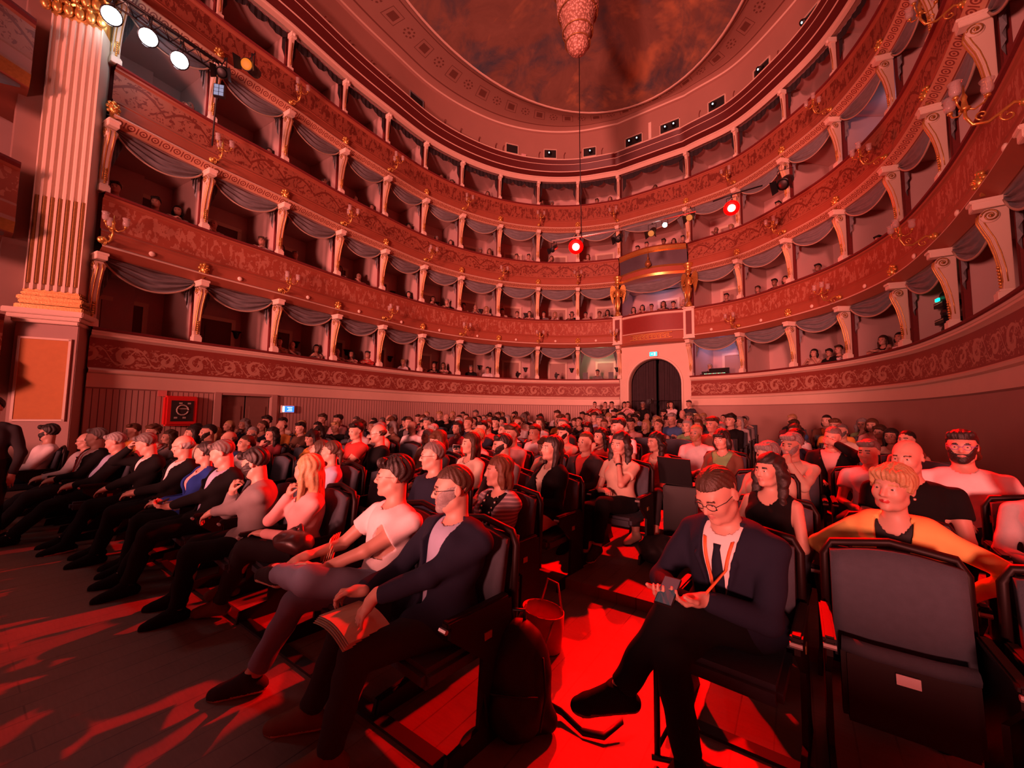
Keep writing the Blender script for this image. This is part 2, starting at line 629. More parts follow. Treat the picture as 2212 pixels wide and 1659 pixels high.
# the stalls wall, interrupted by the double door on the left and by the arch
DOOR_U = (-8.68, -7.98)
top = [(o, z) for o, z in prof if z >= t1 - 1.2]
mitop = mi[1:]
sweep('wall_left', top, -10, 0, mats1, mitop, per=12)
sweep('wall_right', top, 1, 11, mats1, mitop, per=12)
sweep('wall_left', prof[:2], -10, DOOR_U[0], mats1, [0])
sweep('wall_left', prof[:2], DOOR_U[1], 0, mats1, [0])
sweep('wall_right', prof[:2], 1, 11, [M['wainplain']], [0])
sweep('baseboard_left', [(.05, 0), (.05, .17), (.02, .19)], DOOR_U[1], 0, M['dark_red'])

# tier parapets
for k in (2, 3, 4):
    tk = T[k]
    fm = M['frieze%d' % k]
    pr = [(-.26, tk - .9), (-.24, tk), (.12, tk), (.14, tk - .02), (.13, tk - .05), (.09, tk - .06), (.085, tk - .10), (.055, tk - .12), (.04, tk - .14),
          (.045, tk - .73), (.08, tk - .75), (.10, tk - .79), (.09, tk - .81), (.10, tk - .84), (.115, tk - 1.05), (.15, tk - 1.07), (.20, tk - 1.10), (.21, tk - 1.13),
          (.02, tk - 1.27), (.0, tk - 1.27), (-1.75, tk - 1.27)]
    mm = [5, 0, 0, 0, 0, 2, 2, 2, 1, 2, 2, 2, 2, 2, 2, 6, 6, 4, 2, 3]
    mats = [M['velvet'], fm, M['parapet'], M['boxwall'], M['rosette'], M['boxdark'], M['cream']]
    if k == 2:
        mm[17] = 2
    sweep('wall_left_parapet', pr, -10, 0, mats, mm, per=12)
    sweep('wall_right_parapet', pr, 1, 11, mats, mm, per=12)
# box floors, backs, partitions
n_door = 1
for k in (1, 2, 3, 4):
    tk = T[k]
    z0, z1 = tk - .95, tk + (1.43 if k < 4 else 1.25)
    hi = [(-1.7, z0), (-1.7, tk + .28), (-1.66, tk + .30), (-1.66, tk + .40), (-1.70, tk + .42), (-1.70, z1 + .02)]
    mm = [0, 1, 1, 1, 0]
    if k < 3:
        hi, mm = [(-1.7, z0), (-1.7, z1 + .02)], [0]
    sweep('wall_back', hi, -10, 11, [M['boxwall'], M['cream_light']], mm, per=6)
    sweep('floor_boxes', [(-.24, z0), (-1.75, z0)], -10, 11, M['dark_red'], per=6)
    for u in range(-10, 12):
        if k == 1 and u in (0, 1):
            pass
        (a, nr) = hs(u)
        b = MB()
        rz = Matrix.Rotation(math.atan2(nr.x, -nr.y), 3, 'Z')
        c = a - nr * .92
        b.box((c.x, c.y, (z0 + z1) / 2), (.06, 1.58, z1 - z0), 0, rz)
        c = a - nr * .17
        b.box((c.x, c.y, (z0 + z1) / 2), (.10, .09, z1 - z0), 1, rz)
        structure(b.build('wall_partition', [M['boxwall'], M['velvet']]))
    if k < 4:
        for u in range(-10, 11):
            if u == 0 and k == 1:
                continue
            uc = u + .58
            q, nr = hs(uc, -1.67)
            rz = math.atan2(nr.x, -nr.y)
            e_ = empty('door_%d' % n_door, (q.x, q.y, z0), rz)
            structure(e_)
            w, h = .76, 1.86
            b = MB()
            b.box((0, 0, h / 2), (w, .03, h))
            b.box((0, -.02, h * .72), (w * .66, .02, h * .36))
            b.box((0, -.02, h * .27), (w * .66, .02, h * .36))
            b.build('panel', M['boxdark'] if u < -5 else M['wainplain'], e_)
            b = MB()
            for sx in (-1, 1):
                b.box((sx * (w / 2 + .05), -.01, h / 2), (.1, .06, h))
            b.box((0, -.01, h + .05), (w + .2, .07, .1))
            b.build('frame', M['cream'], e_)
            n_door += 1
# the back of each tier where the hall is open above the gallery: ceiling of the gallery
sweep('ceiling_gallery', [(.0, T[4] + 1.25), (-1.75, T[4] + 1.25)], -10, 11, M['boxwall'], per=6)
# beam and cornice over the gallery, attic wall
g = T[4] + 1.12
pr = [(-.1, g + .12), (.10, g + .02), (.11, g), (.12, g + .16), (.16, g + .18), (.17, g + .22), (.15, g + .24), (.34, g + .34), (.36, g + .37), (.37, g + .40), (.46, g + .62), (.47, g + .64), (.46, g + .67), (.54, g + .80),
      (.55, g + .84), (.30, g + .90), (.02, g + .92), (.02, g + 2.40), (.10, g + 2.44), (.12, g + 2.50)]
mm = [0, 0, 0, 0, 0, 1, 1, 0, 1, 1, 0, 1, 1, 0, 1, 1, 2, 2, 0]
for u0, u1 in ((-10, 11),):
    sweep('trim_3', pr[:16], u0, u1, [M['cream'], M['cornice'], M['attic']], mm[:15], per=12)
    sweep('wall_attic', pr[15:], u0, u1, [M['cream'], M['cornice'], M['attic']], mm[15:], per=12)
ZC = g + 2.50
# ceiling ring between the attic wall and the painted oval
EC, EA, EB = Vector((0, -8.0)), 5.15, 7.4
out = []
for k in range(0, (11 + 10) * 8 + 1):
    out.append(hs(-10 + k / 8, .12)[0])
stage_end = [Vector((6.5, -17.5)), Vector((6.5, -20)), Vector((3.5, -20)), Vector((0, -20)), Vector((-3.5, -20)), Vector((-6.4, -20)), Vector((-6.4, -18)), Vector((-6.3, -16.5))]
out += stage_end
inn = []
for q in out:
    d = q - EC
    s_ = 1 / math.sqrt((d.x / EA) ** 2 + (d.y / EB) ** 2)
    inn.append(EC + d * s_)
vs, fs, uv = [], [], []
arc = 0
N_ = len(out)
for k in range(N_ + 1):
    a, c = out[k % N_], inn[k % N_]
    if k:
        arc += (inn[k % N_] - inn[(k - 1) % N_]).length
    rows = []
    for w, dz in ((0, 0), (.12, .10), (.2, .12), (.9, .16), (1.0, .10)):
        q = a.lerp(c, w)
        vs.append((q.x, q.y, ZC + dz))
        uv.append((arc, w))
for k in range(N_):
    for j in range(4):
        fs.append((k * 5 + j, k * 5 + j + 1, (k + 1) * 5 + j + 1, (k + 1) * 5 + j))
me = bpy.data.meshes.new('ceiling_ring')
me.from_pydata(vs, [], fs)
ul = me.uv_layers.new(name='UVMap')
ul.data.foreach_set('uv', [x for p in me.polygons for vi in p.vertices for x in uv[vi]])
structure(link('ceiling_ring', me, M['ring'], smooth=True))
vs, fs = [(EC.x, EC.y, ZC + 1.5)], []
NR, NA = 8, 72
for i in range(1, NR + 1):
    for k in range(NA):
        th = 2 * PI * k / NA
        r = i / NR * 1.01
        vs.append((EC.x + EA * r * math.cos(th), EC.y + EB * r * math.sin(th), ZC + .06 + 1.4 * (1 - r * r)))
for k in range(NA):
    fs.append((0, 1 + k, 1 + (k + 1) % NA))
for i in range(NR - 1):
    for k in range(NA):
        k2 = (k + 1) % NA
        fs.append((1 + i * NA + k, 1 + (i + 1) * NA + k, 1 + (i + 1) * NA + k2, 1 + i * NA + k2))
me = bpy.data.meshes.new('ceiling')
me.from_pydata(vs, [], fs)
structure(link('ceiling', me, M['sky'], smooth=True))
b = MB()
th = [2 * PI * k / 96 for k in range(97)]
b.tube([(EC.x + (EA + .02) * math.cos(a), EC.y + (EB + .02) * math.sin(a), ZC + .08) for a in th], .05, 8, cap=False)
structure(b.build('trim_4', M['cream'], smooth=True))
# side walls beyond the last boxes, toward the stage
b = MB()
q = hs(11)[0]
b.box((q.x + 1.5, -18.5, 7.5), (.3, 5.5, 15.5))
b.box((q.x + .75, -15.9, 7.5), (1.6, .2, 15.5))
structure(b.build('wall_stage_right', M['wainplain']))
b = MB()
b.box((-8.2, -17.5, 7.5), (.3, 6.0, 15.5))
structure(b.build('wall_stage_left', M['boxwall']))
b = MB()
b.box((0, -24.6, .575), (14.5, 12, 1.15))
structure(b.build('floor_stage_light_block', M['floor']))  # unseen raised stage, added to keep the wash off floor and legs
b = MB()
b.box((0, 2.45, 7.6), (19, .3, 15.6))
structure(b.build('wall_rear', M['boxdark']))
for sx in (-1, 1):
    b = MB()
    b.box((sx * 9.35, -9, 7.6), (.3, 23.5, 15.6))
    structure(b.build('wall_outer', M['boxdark']))

# ------------------------------------------------------------------ royal box and arch
PW = 2.90
b = MB()
# wall with the arched opening: pieces around it, 0.3 thick
AR, ZS = 1.06, 2.86
zt = T[2] - 1.30
segs = 24
outl = []
for k in range(segs + 1):
    a = PI * k / segs
    outl.append((AR * math.cos(a), ZS + AR * math.sin(a)))
for y in (.02, .34):
    b.v += [(x, y, z) for x, z in outl] + [(x, y, zt) for x, z in outl]
n1 = segs + 1
for k in range(segs):
    b.f += [(k, k + 1, n1 + k + 1, n1 + k), (2 * n1 + k, 3 * n1 + k, 3 * n1 + k + 1, 2 * n1 + k + 1), (k, 2 * n1 + k, 2 * n1 + k + 1, k + 1)]
    b.m += [0, 0, 0]
for sx in (-1, 1):
    b.box((sx * (AR + PW / 2 + .06) / 2, .18, zt / 2), (PW / 2 + .06 - AR, .32, zt))
arch = b.build('wall_arch', M['cream'])
structure(arch)
b = MB()
pts = [(AR + .05, .0, .45)] + [((AR + .05) * math.cos(PI * k / 24), 0.0, ZS + (AR + .05) * math.sin(PI * k / 24)) for k in range(25)] + [(-AR - .05, 0, .45)]
b.tube(pts, .045, 8)
structure(b.build('trim_5', M['cream_light'], smooth=True))
# pleated curtain in the arch with a dark parting
b = MB()
vs, fs = [], []
NP = 90
for half in (-1, 1):
    base = len(vs)
    for k in range(NP + 1):
        x = half * (.06 + (AR + .1) * k / NP)
        y = .55 + .05 * math.sin(k * 1.15) + .02 * math.sin(k * .4)
        vs += [(x, y, .3), (x, y + .02, 4.1)]
    for k in range(NP):
        fs.append((base + 2 * k, base + 2 * k + 2, base + 2 * k + 3, base + 2 * k + 1))
b.add(vs, fs)
cu = b.build('doorway_curtain', plain('dark_curtain', (.05, .035, .04), .85, var=.3, scale=6), smooth=True)
tag(cu, 'dark pleated curtain closing the arched doorway', 'curtain')
b = MB()
b.box((0, 1.5, 2.3), (3.2, .1, 4.6))
structure(b.build('wall_foyer', M['blackpaint']))

# bowed royal balcony: parapet of the second tier between two white pedestals
bow = lambda u: .30 * math.sin(PI * max(0, min(1, u)))
tk = T[2]
pr = [(-.26, tk - .9), (-.24, tk), (.16, tk), (.18, tk - .02), (.17, tk - .05), (.13, tk - .06), (.12, tk - .13), (.08, tk - .15), (.07, tk - .80), (.12, tk - .83), (.13, tk - .86),
      (.10, tk - .88), (.10, tk - 1.18), (.16, tk - 1.20), (.10, tk - 1.30), (-.02, tk - 1.34), (-1.75, tk - 1.34)]
royal = empty('royal_balcony', (0, 0, 0), 0, 'bowed red balcony front above the arch with a meander panel', 'balcony')
sweep('parapet', pr, 0.02, .98, [M['velvet'], plain('royal_red_panel', (.24, .035, .025), .5), M['cream'], M['parapet'], M['boxwall'], M['boxdark']],
      [5, 0, 0, 0, 0, 2, 2, 1, 2, 2, 3, 3, 2, 3, 3, 4], per=26, parent=royal, kind=None, bow=bow)
# meander (Greek key) in cream
b = MB()
key = [(0, 0), (0, 1), (1, 1), (1, .35), (.55, .35), (.55, .62)]
cw = .165
for k in range(9):
    x0 = -.74 + k * cw
    pts = [(0, 0), (0, .13), (.125, .13), (.125, .045), (.065, .045), (.065, .085)]
    pts = pts + []
    for (xa, za), (xb, zb) in zip(pts, pts[1:]):
        xm, zm = x0 + (xa + xb) / 2, tk - 1.10 + (za + zb) / 2
        u = .5 + xm / PW
        off = -(bow(u)) - .115
        b.box((xm, off, zm), (abs(xb - xa) + .02, .02, abs(zb - za) + .02))
    xm = x0 + .145
    b.box((xm, -(bow(.5 + xm / PW)) - .115, tk - 1.10), (.05, .02, .02))
b.box((0, -.405, tk - .93), (1.7, .03, .02))
b.box((0, -.405, tk - 1.14), (1.7, .03, .02))
b.build('meander_panel', M['gold'], royal)
for sx, nm in ((-1, 'left'), (1, 'right')):
    pd = empty('balcony_pedestal', (sx * (PW / 2), -.16, tk), 0, 'cream pedestal with dark panel at the %s end of the royal balcony' % nm, 'pedestal')
    b = MB()
    for x in (-.155, .155):
        b.box((x, 0, -.62), (.09, .26, 1.14))
    b.box((0, 0, -.09), (.22, .26, .10))
    b.box((0, 0, -1.13), (.22, .26, .12))
    b.box((0, .0, -.015), (.46, .34, .05))
    b.box((0, .0, -1.21), (.44, .32, .05))
    b.build('frame', M['cream_light'], pd, bevel=.006)
    b = MB()
    b.box((0, -.03, -.61), (.22, .16, .94))
    b.build('panel', M['dark_red'], pd)
# canopy panel at the third tier over the royal box
tk = T[3]
can = empty('canopy_front', (0, 0, 0), 0, 'slate blue canopy panel with gilt rails above the royal box', 'canopy')
bow3 = lambda u: .45 * math.sin(PI * max(0, min(1, u)))
pr = [(-.26, tk - .9), (-.24, tk), (.14, tk), (.16, tk - .04), (.13, tk - .06), (.13, tk - .20), (.06, tk - .24), (-.05, tk - .78), (.02, tk - .86), (.06, tk - .90), (.06, tk - 1.10), (.12, tk - 1.14), (.10, tk - 1.24), (-1.75, tk - 1.30)]
sweep('parapet', pr, .02, .98, [M['velvet'], M['gold'], plain('slate_panel', (.10, .095, .12), .6), M['parapet'], M['boxwall'], M['boxdark']],
      [5, 0, 0, 1, 1, 1, 2, 1, 1, 3, 1, 1, 4], per=26, parent=can, kind=None, bow=bow3)
tk = T[4]
pr = [(-.26, tk - .9), (-.24, tk), (.12, tk), (.14, tk - .02), (.13, tk - .05), (.09, tk - .06), (.085, tk - .10), (.055, tk - .12), (.04, tk - .14),
      (.045, tk - .73), (.08, tk - .75), (.10, tk - .79), (.09, tk - .81), (.10, tk - .84), (.115, tk - 1.05), (.15, tk - 1.07), (.20, tk - 1.10), (.21, tk - 1.13),
      (.02, tk - 1.27), (.0, tk - 1.27), (-1.75, tk - 1.27)]
sweep('wall_centre_parapet', pr, 0, 1, [M['velvet'], M['frieze4'], M['parapet'], M['boxwall'], M['rosette'], M['boxdark'], M['cream']],
      [5, 0, 0, 0, 0, 2, 2, 2, 1, 2, 2, 2, 2, 2, 2, 6, 6, 4, 2, 3], per=12)
# small hanging lantern in front of the canopy panel
ln = empty('hanging_lantern', (.0, -.62, T[3] - .30), 0, 'small gilt hanging lantern in front of the slate canopy panel', 'lantern')
b = MB()
b.lathe([(.015, .0), (.02, -.12), (.05, -.2), (.03, -.26), (.09, -.34), (.13, -.44), (.12, -.5), (.03, -.56), (.01, -.62)], seg=12)
b.build('body', M['gold_dark'], ln, True)
b = MB()
b.tube([(0, 0, 0), (0, 0, .25)], .008, 6)
b.build('chain', M['gold'], ln)

# winged gilt figures either side of the royal box
for sx, nm in ((-1, 'left'), (1, 'right')):
    fg = empty('gilt_figure', (sx * (PW / 2 + .0), -.20, T[2] + .03), -sx * .25, 'gilded winged figure on the pedestal at the %s of the royal box' % nm, 'statue')
    b = MB()
    b.lathe([(.13, 0), (.15, .05), (.11, .1), (.12, .14), (.07, .2), (.055, .32), (.09, .42), (.10, .55), (.13, .70), (.10, .80), (.11, .95), (.135, 1.08), (.11, 1.17), (.04, 1.22), (.04, 1.27)], seg=14, sy=.8)
    b.ball((0, -.01, 1.34), .085, 12, sc=(.85, .95, 1.15))
    b.ball((0, .03, 1.40), .075, 10)
    for s2 in (-1, 1):
        b.tube([(s2 * .13, 0, 1.12), (s2 * .20, -.03, .98), (s2 * .17, -.12, .84), (s2 * .08, -.17, .86)], [.035, .032, .028, .02], 8)
        b.tube([(s2 * .05, -.02, .95), (s2 * .09, -.10, .6), (s2 * .05, -.12, .2)], [.03, .05, .03], 7)
    b.build('body', M['gold'], fg, True)
    for s2 in (-1, 1):
        b = MB()
        o_ = [(.05, 1.15), (.14, 1.38), (.26, 1.44), (.33, 1.30), (.34, 1.02), (.27, .72), (.20, .55), (.20, .80), (.12, .98)]
        b.prism([(s2 * x, z) for x, z in o_], .03, 'y', .09)
        for k in range(5):
            b.tube([(s2 * (.10 + k * .045), .06, 1.25 - k * .02), (s2 * (.20 + k * .03), .065, .75 + k * .08)], .014, 5)
        b.build('wing', M['gold'], fg)
    b = MB()
    b.lathe([(.10, 1.42), (.14, 1.5), (.10, 1.58), (.16, 1.66), (.19, 1.72), (.19, 1.76)], seg=12)
    b.build('capital', M['gold'], fg, True)

# exit sign above the arch: green-blue pictogram box
sg = empty('exit_sign', (0.02, -.10, 4.10), 0, 'lit cyan emergency exit sign above the arch', 'sign')
b = MB()
b.box((0, .03, 0), (.34, .07, .20))
b.build('housing', plain('white_plastic', (.7, .7, .7)), sg)
b = MB()
b.box((0, -.012, 0), (.30, .012, .16))
b.build('screen', emit('cyan_sign', (.02, .62, .72), 2.2), sg)
b = MB()
b.box((.06, -.021, 0), (.07, .006, .12))
b.tube([(-.10, -.022, 0), (-.02, -.022, 0)], .012, 5)
b.tube([(-.05, -.022, .03), (-.02, -.022, 0), (-.05, -.022, -.03)], .010, 5)
b.build('pictogram', emit('sign_white', (.8, 1, 1), 2.0), sg)


# ------------------------------------------------------------------ console columns, valances, lamps
def side_words(u, what='column'):
    """which one, counted from the arch: column u 0 / 1 stand at the arch"""
    if u <= 0:
        return '%s to the left of the arch' % ORD[1 - u]
    return '%s to the right of the arch' % ORD[u]


def make_console(h=1.43):
    r = empty('console_column')
    b = MB()
    o_ = [(-.085, 0), (-.08, .12), (-.045, .14), (-.035, .25), (-.045, .45), (-.075, .66), (-.12, .86), (-.18, 1.02), (-.215, 1.13), (-.205, 1.22), (-.15, 1.28), (.06, 1.28), (.06, 0)]
    b.prism(o_, .13)
    b.build('shaft', M['cream'], r, bevel=.008)
    b = MB()
    b.box((0, -.015, .06), (.17, .17, .12))
    b.box((0, -.015, .14), (.15, .13, .03))
    b.build('base', M['cream_light'], r, bevel=.006)
    b = MB()
    b.box((0, -.10, 1.345), (.17, .34, .10))
    b.box((0, -.11, 1.405), (.19, .37, .05))
    b.build('capital_block', M['cream_light'], r, bevel=.008)
    b = MB()
    rot = Matrix.Rotation(PI / 2, 3, 'Y')
    for s in (-1, 1):
        b.lathe([(.095, s * .062), (.095, s * .075), (.075, s * .085)], (0, -.115, 1.175), 18, 0, rot)
        pts = []
        for k in range(26):
            a = k * .5
            rr = .088 * (1 - k / 28)
            pts.append((s * .088, -.115 - rr * math.cos(a), 1.175 + rr * math.sin(a)))
        b.tube(pts, .010, 5, 1)
        b.ball((s * .085, -.115, 1.175), .022, 8, 1)
    b.build('volute', [M['cream'], M['gold_dark']], r, True)
    b = MB()
    for x in (-.035, .035):
        b.tube([(x, y - .004, z) for y, z in o_[3:10]], .010, 5)
    for s in (-1, 1):
        b.tube([(s * .067, y + .035, z) for y, z in o_[3:9]], .008, 5)
    for k in range(7):
        b.ball((0, -.048 - .002 * k, .20 + k * .045), .022, 6)
    b.build('gilt_strips', M['gold'], r, True)
    return r


def make_gallery_column():
    r = empty('gallery_column')
    b = MB()
    b.prism([(-.05, 0), (-.045, .12), (-.03, .14), (-.03, .4), (-.055, .7), (-.09, .92), (-.10, 1.0), (.04, 1.0), (.04, 0)], .10)
    b.build('shaft', M['cream'], r, bevel=.006)
    b = MB()
    b.box((0, -.05, 1.06), (.14, .22, .14))
    b.ball((0, -.15, 1.05), .05, 8)
    b.build('capital_block', M['cream_light'], r)
    b = MB()
    b.box((0, -.01, .06), (.14, .14, .12))
    b.build('base', M['cream_light'], r)
    b = MB()
    b.tube([(0, -.035, .2), (0, -.04, .5), (0, -.08, .85)], .014, 5)
    b.build('gilt_strip', M['gold_dark'], r, True)
    return r


def place(proto, u, z, off, label, group=None, first={}, cat=None):
    q, rz = frame_at(u, off)
    if proto.name not in first:
        first[proto.name] = 1
        o = proto
    else:
        o = copy_tree(proto)
    o.location = (q.x, q.y, z)
    o.rotation_euler = (0, 0, rz)
    o['label'] = label
    if cat:
        o['category'] = cat
    if group:
        o['group'] = group
    return o


cons = make_console()
gal = make_gallery_column()
for k in (1, 2, 3, 4):
    for u in range(-10, 11):
        if k == 2 and u in (0, 1):
            continue
        lab = '%s on the %s, %s' % ('cream scrolled console column' if k < 4 else 'slim cream column', TIER[k], side_words(u))
        place(cons if k < 4 else gal, u, T[k], 0.0, lab, ('console columns of the %s' % TIER[k]), cat='column')

# valances: draped swag with fringe and two side tails
SPAN = {}


def valance(u, k):
    zt = T[k + 1] - 1.29
    w0, w1 = .06, .94
    NX, NZ = 22, 18
    q0, rz = frame_at(u + .5, -.02)
    inv = Matrix.Rotation(-rz, 3, 'Z')
    r = empty('valance', (q0.x, q0.y, zt), rz, 'grey draped valance of the %s box, %s' % (TIER[k], box_words(u)), 'valance', 'swagged valances of the %s' % TIER[k])
    loc = lambda uu, off, z: tuple(inv @ Vector((hs(uu, off)[0].x - q0.x, hs(uu, off)[0].y - q0.y, z)))
    vs, fs = [], []
    low = []
    for i in range(NX + 1):
        w = i / NX
        uu = u + w0 + (w1 - w0) * w
        drop = .05 + .40 * (4 * w * (1 - w)) ** .8
        for j in range(NZ + 1):
            v = j / NZ
            off = -.03 + .032 * math.sin(v * 20 + 1.2 * math.sin(w * 9)) + .05 * math.sin(PI * v) * (4 * w * (1 - w))
            vs.append(loc(uu, off, -drop * v))
        low.append(loc(uu, -.01, -drop))
    for i in range(NX):
        for j in range(NZ):
            a = i * (NZ + 1) + j
            fs.append((a, a + 1, a + NZ + 2, a + NZ + 1))
    b = MB()
    b.add(vs, fs)
    b.build('swag', M['drape'], r, True)
    b = MB()
    b.tube([Vector(p) - Vector((0, 0, .012)) for p in low], .020, 5)
    b.build('fringe', M['fringe'], r, True)
    b = MB()
    for uu, s in ((u + .075, 1), (u + .925, -1)):
        vs, fs = [], []
        for i in range(7):
            off = -.10 + (.025 if i % 2 else -.02)
            du = s * i * .014
            ln_ = .78 - i * .09
            vs += [loc(uu + du, off, -.02), loc(uu + du, off, -ln_)]
        for i in range(6):
            fs.append((2 * i, 2 * i + 2, 2 * i + 3, 2 * i + 1))
        b.add(vs, fs)
    b.build('side_tails', M['drape'], r)
    return r


def box_words(u):
    if u < 0:
        return '%s left of the arch' % ORD[-u]
    if u == 0:
        return 'over the arch'
    return '%s right of the arch' % ORD[u]


for k in (1, 2, 3):
    for u in range(-10, 10):
        if u == 0 and k == 1:
            continue
        valance(u, k)
# scalloped dark valances of the gallery
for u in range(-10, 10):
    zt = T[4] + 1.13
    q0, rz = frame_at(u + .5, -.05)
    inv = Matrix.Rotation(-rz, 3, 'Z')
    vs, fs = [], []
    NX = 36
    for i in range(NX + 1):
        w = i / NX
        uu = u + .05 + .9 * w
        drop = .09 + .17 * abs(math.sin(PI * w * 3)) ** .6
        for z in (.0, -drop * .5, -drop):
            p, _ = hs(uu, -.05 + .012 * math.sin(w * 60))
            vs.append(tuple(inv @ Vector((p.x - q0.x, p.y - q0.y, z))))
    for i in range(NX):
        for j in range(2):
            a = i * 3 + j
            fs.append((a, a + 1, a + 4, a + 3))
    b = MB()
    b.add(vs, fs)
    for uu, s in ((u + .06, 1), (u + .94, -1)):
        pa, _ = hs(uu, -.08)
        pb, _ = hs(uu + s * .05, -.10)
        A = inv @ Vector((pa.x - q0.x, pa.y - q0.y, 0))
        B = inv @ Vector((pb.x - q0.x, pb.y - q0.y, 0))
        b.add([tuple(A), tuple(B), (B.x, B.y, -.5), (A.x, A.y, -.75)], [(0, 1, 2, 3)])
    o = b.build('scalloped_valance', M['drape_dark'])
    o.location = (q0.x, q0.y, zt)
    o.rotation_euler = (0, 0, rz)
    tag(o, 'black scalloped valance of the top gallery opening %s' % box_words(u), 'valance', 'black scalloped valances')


# gilt masks and candelabra on the parapets, alternating
def make_mask():
    r = empty('gilt_mask')
    b = MB()
    b.ball((0, -.05, 0), .085, 14, sc=(.85, .8, 1.15))
    b.ball((0, -.12, -.01), .022, 8)
    for s in (-1, 1):
        b.ball((s * .035, -.11, .03), .018, 7)
        b.ball((s * .08, -.03, .03), .04, 8)
        b.ball((s * .06, -.04, .10), .038, 8)
        b.ball((s * .07, -.04, -.06), .035, 8)
    b.ball((0, -.05, .12), .045, 8)
    b.ball((0, -.10, -.07), .03, 8)
    b.build('face', M['gold'], r, True)
    b = MB()
    b.prism([(-.05, -.09), (.05, -.09), (.03, -.17), (0, -.21), (-.03, -.17)], .05, 'y', -.03)
    b.build('beard', M['gold_dark'], r)
    return r


def spiral(c, r0, a0, turns, n_=18, plane='yz', x=0.0):
    pts = []
    for k in range(n_ + 1):
        a = a0 + turns * 2 * PI * k / n_
        rr = r0 * (1 - .85 * k / n_)
        pts.append((x, c[0] + rr * math.cos(a), c[1] + rr * math.sin(a)))
    return pts


def make_candelabrum():
    r = empty('candelabrum')
    b = MB()
    b.ball((0, -.04, 0), .07, 12, sc=(1, .7, 1))
    b.ball((0, -.09, 0), .04, 10)
    b.build('rosette', M['gold'], r, True)
    b = MB()
    b.tube([(0, -.08, 0), (0, -.16, .03), (0, -.24, -.03), (0, -.34, -.10), (0, -.45, -.08), (0, -.50, .03), (0, -.50, .16)], [.016, .018, .016, .017, .017, .016, .014], 8)
    b.tube(spiral((-.20, -.09), .07, PI / 2, 1.2), .009, 6)
    b.tube(spiral((-.38, .0), .055, -PI / 2, -1.2), .008, 6)
    b.lathe([(.03, .1), (.05, .12), (.03, .15), (.02, .22), (.03, .25), (.012, .30), (.004, .40)], (0, -.50, 0), 10)
    b.build('arm', M['gold'], r, True)
    for a in (PI * .5, PI * 1.17, PI * 1.83):
        dx, dy = math.cos(a), math.sin(a)
        b = MB()
        b.tube([(0, -.50, .13), (dx * .07, -.50 + dy * .07, .09), (dx * .14, -.50 + dy * .14, .13), (dx * .17, -.50 + dy * .17, .19)], .010, 6)
        b.lathe([(.012, .18), (.026, .19), (.022, .215)], (dx * .17, -.50 + dy * .17, 0), 10)
        br_ = b.build('branch', M['gold'], r, True)
        b = MB()
        b.lathe([(.018, .21), (.045, .24), (.052, .28), (.045, .33), (.062, .37), (.060, .371), (.042, .33), (.049, .28), (.042, .245), (.012, .215)], (dx * .17, -.50 + dy * .17, 0), 12)
        b.build('glass_shade', M['glass'], br_, True)
    return r


mask, cand = make_mask(), make_candelabrum()
for k in (2, 3, 4):
    for u in range(-10, 11):
        if k in (2,) and u in ():
            continue
        z = T[k] - 1.0
        even = (u % 2 == 0) if k != 3 else (u % 2 != 0)
        w = side_words(u)
        if k == 3 and u in (0, 1):
            continue
        if even:
            place(cand, u, z, .125, 'glass shaded candelabrum on %s parapet, above column %s' % (TIER[k], w.replace(' the', '')), 'candelabra of the %s' % TIER[k], cat='wall light')
        else:
            place(mask, u, z, .115, 'gilded face mask on %s parapet, above column %s' % (TIER[k], w.replace(' the', '')), 'gilt masks of the %s' % TIER[k], cat='ornament')
# round white smoke detectors on the second tier band
det = None
for u in range(-10, 10):
    if u == 0:
        continue
    if det is None:
        b = MB()
        b.lathe([(.055, 0), (.055, .02), (.035, .035), (.02, .04)], seg=14, rot=Matrix.Rotation(PI / 2, 3, 'X'))
        det = b.build('smoke_detector', M['cream_light'], None, True)
        o = det
    else:
        o = det.copy()
        COL.objects.link(o)
    q, rz = frame_at(u + .45, .125)
    o.location = (q.x, q.y, T[2] - .98)
    o.rotation_euler = (0, 0, rz)
    tag(o, 'small round white detector under the second tier, box %s' % box_words(u), 'detector', 'round white detectors')
# dark cup lamps inside the boxes
cup = None
for k, us in ((1, [-9, -8, -7, -6, -5, -4, -3, -2, -1, 1, 3, 4]), (2, [-6, -5, -4, -3, -2, 2, 4, 6])):
    for u in us:
        if cup is None:
            cup = empty('cup_sconce')
            b = MB()
            b.lathe([(.02, -.15), (.05, -.12), (.09, .02), (.13, .05), (.13, .07), (.10, .07)], seg=14, sy=.6)
            b.build('cup', M['black'], cup, True)
            b = MB()
            b.box((0, .06, -.03), (.06, .08, .10))
            b.build('wall_plate', M['black'], cup)
            b = MB()
            b.ball((0, -.085, -.01), .018, 6)
            b.ball((0, -.075, -.07), .014, 6)
            b.build('stud', M['glass'], cup)
        place(cup, u + .88, T[k] + .62, -1.60, 'dark cup sconce on back wall of %s box, %s' % (TIER[k], box_words(u)), 'cup sconces of the %s' % TIER[k], cat='wall light')

# ------------------------------------------------------------------ left proscenium pilaster and stage boxes
pa, pb = Vector((-6.02, -15.62)), Vector((-6.38, -16.30))
pc = (pa + pb) / 2
pdir = (pb - pa).normalized()
prz = math.atan2(-pdir.y, -pdir.x)
W_ = (pb - pa).length
pil = empty('fluted_pilaster', (pc.x, pc.y, 0), prz, 'tall fluted pilaster with gilt capital on an orange panelled pedestal', 'pilaster')
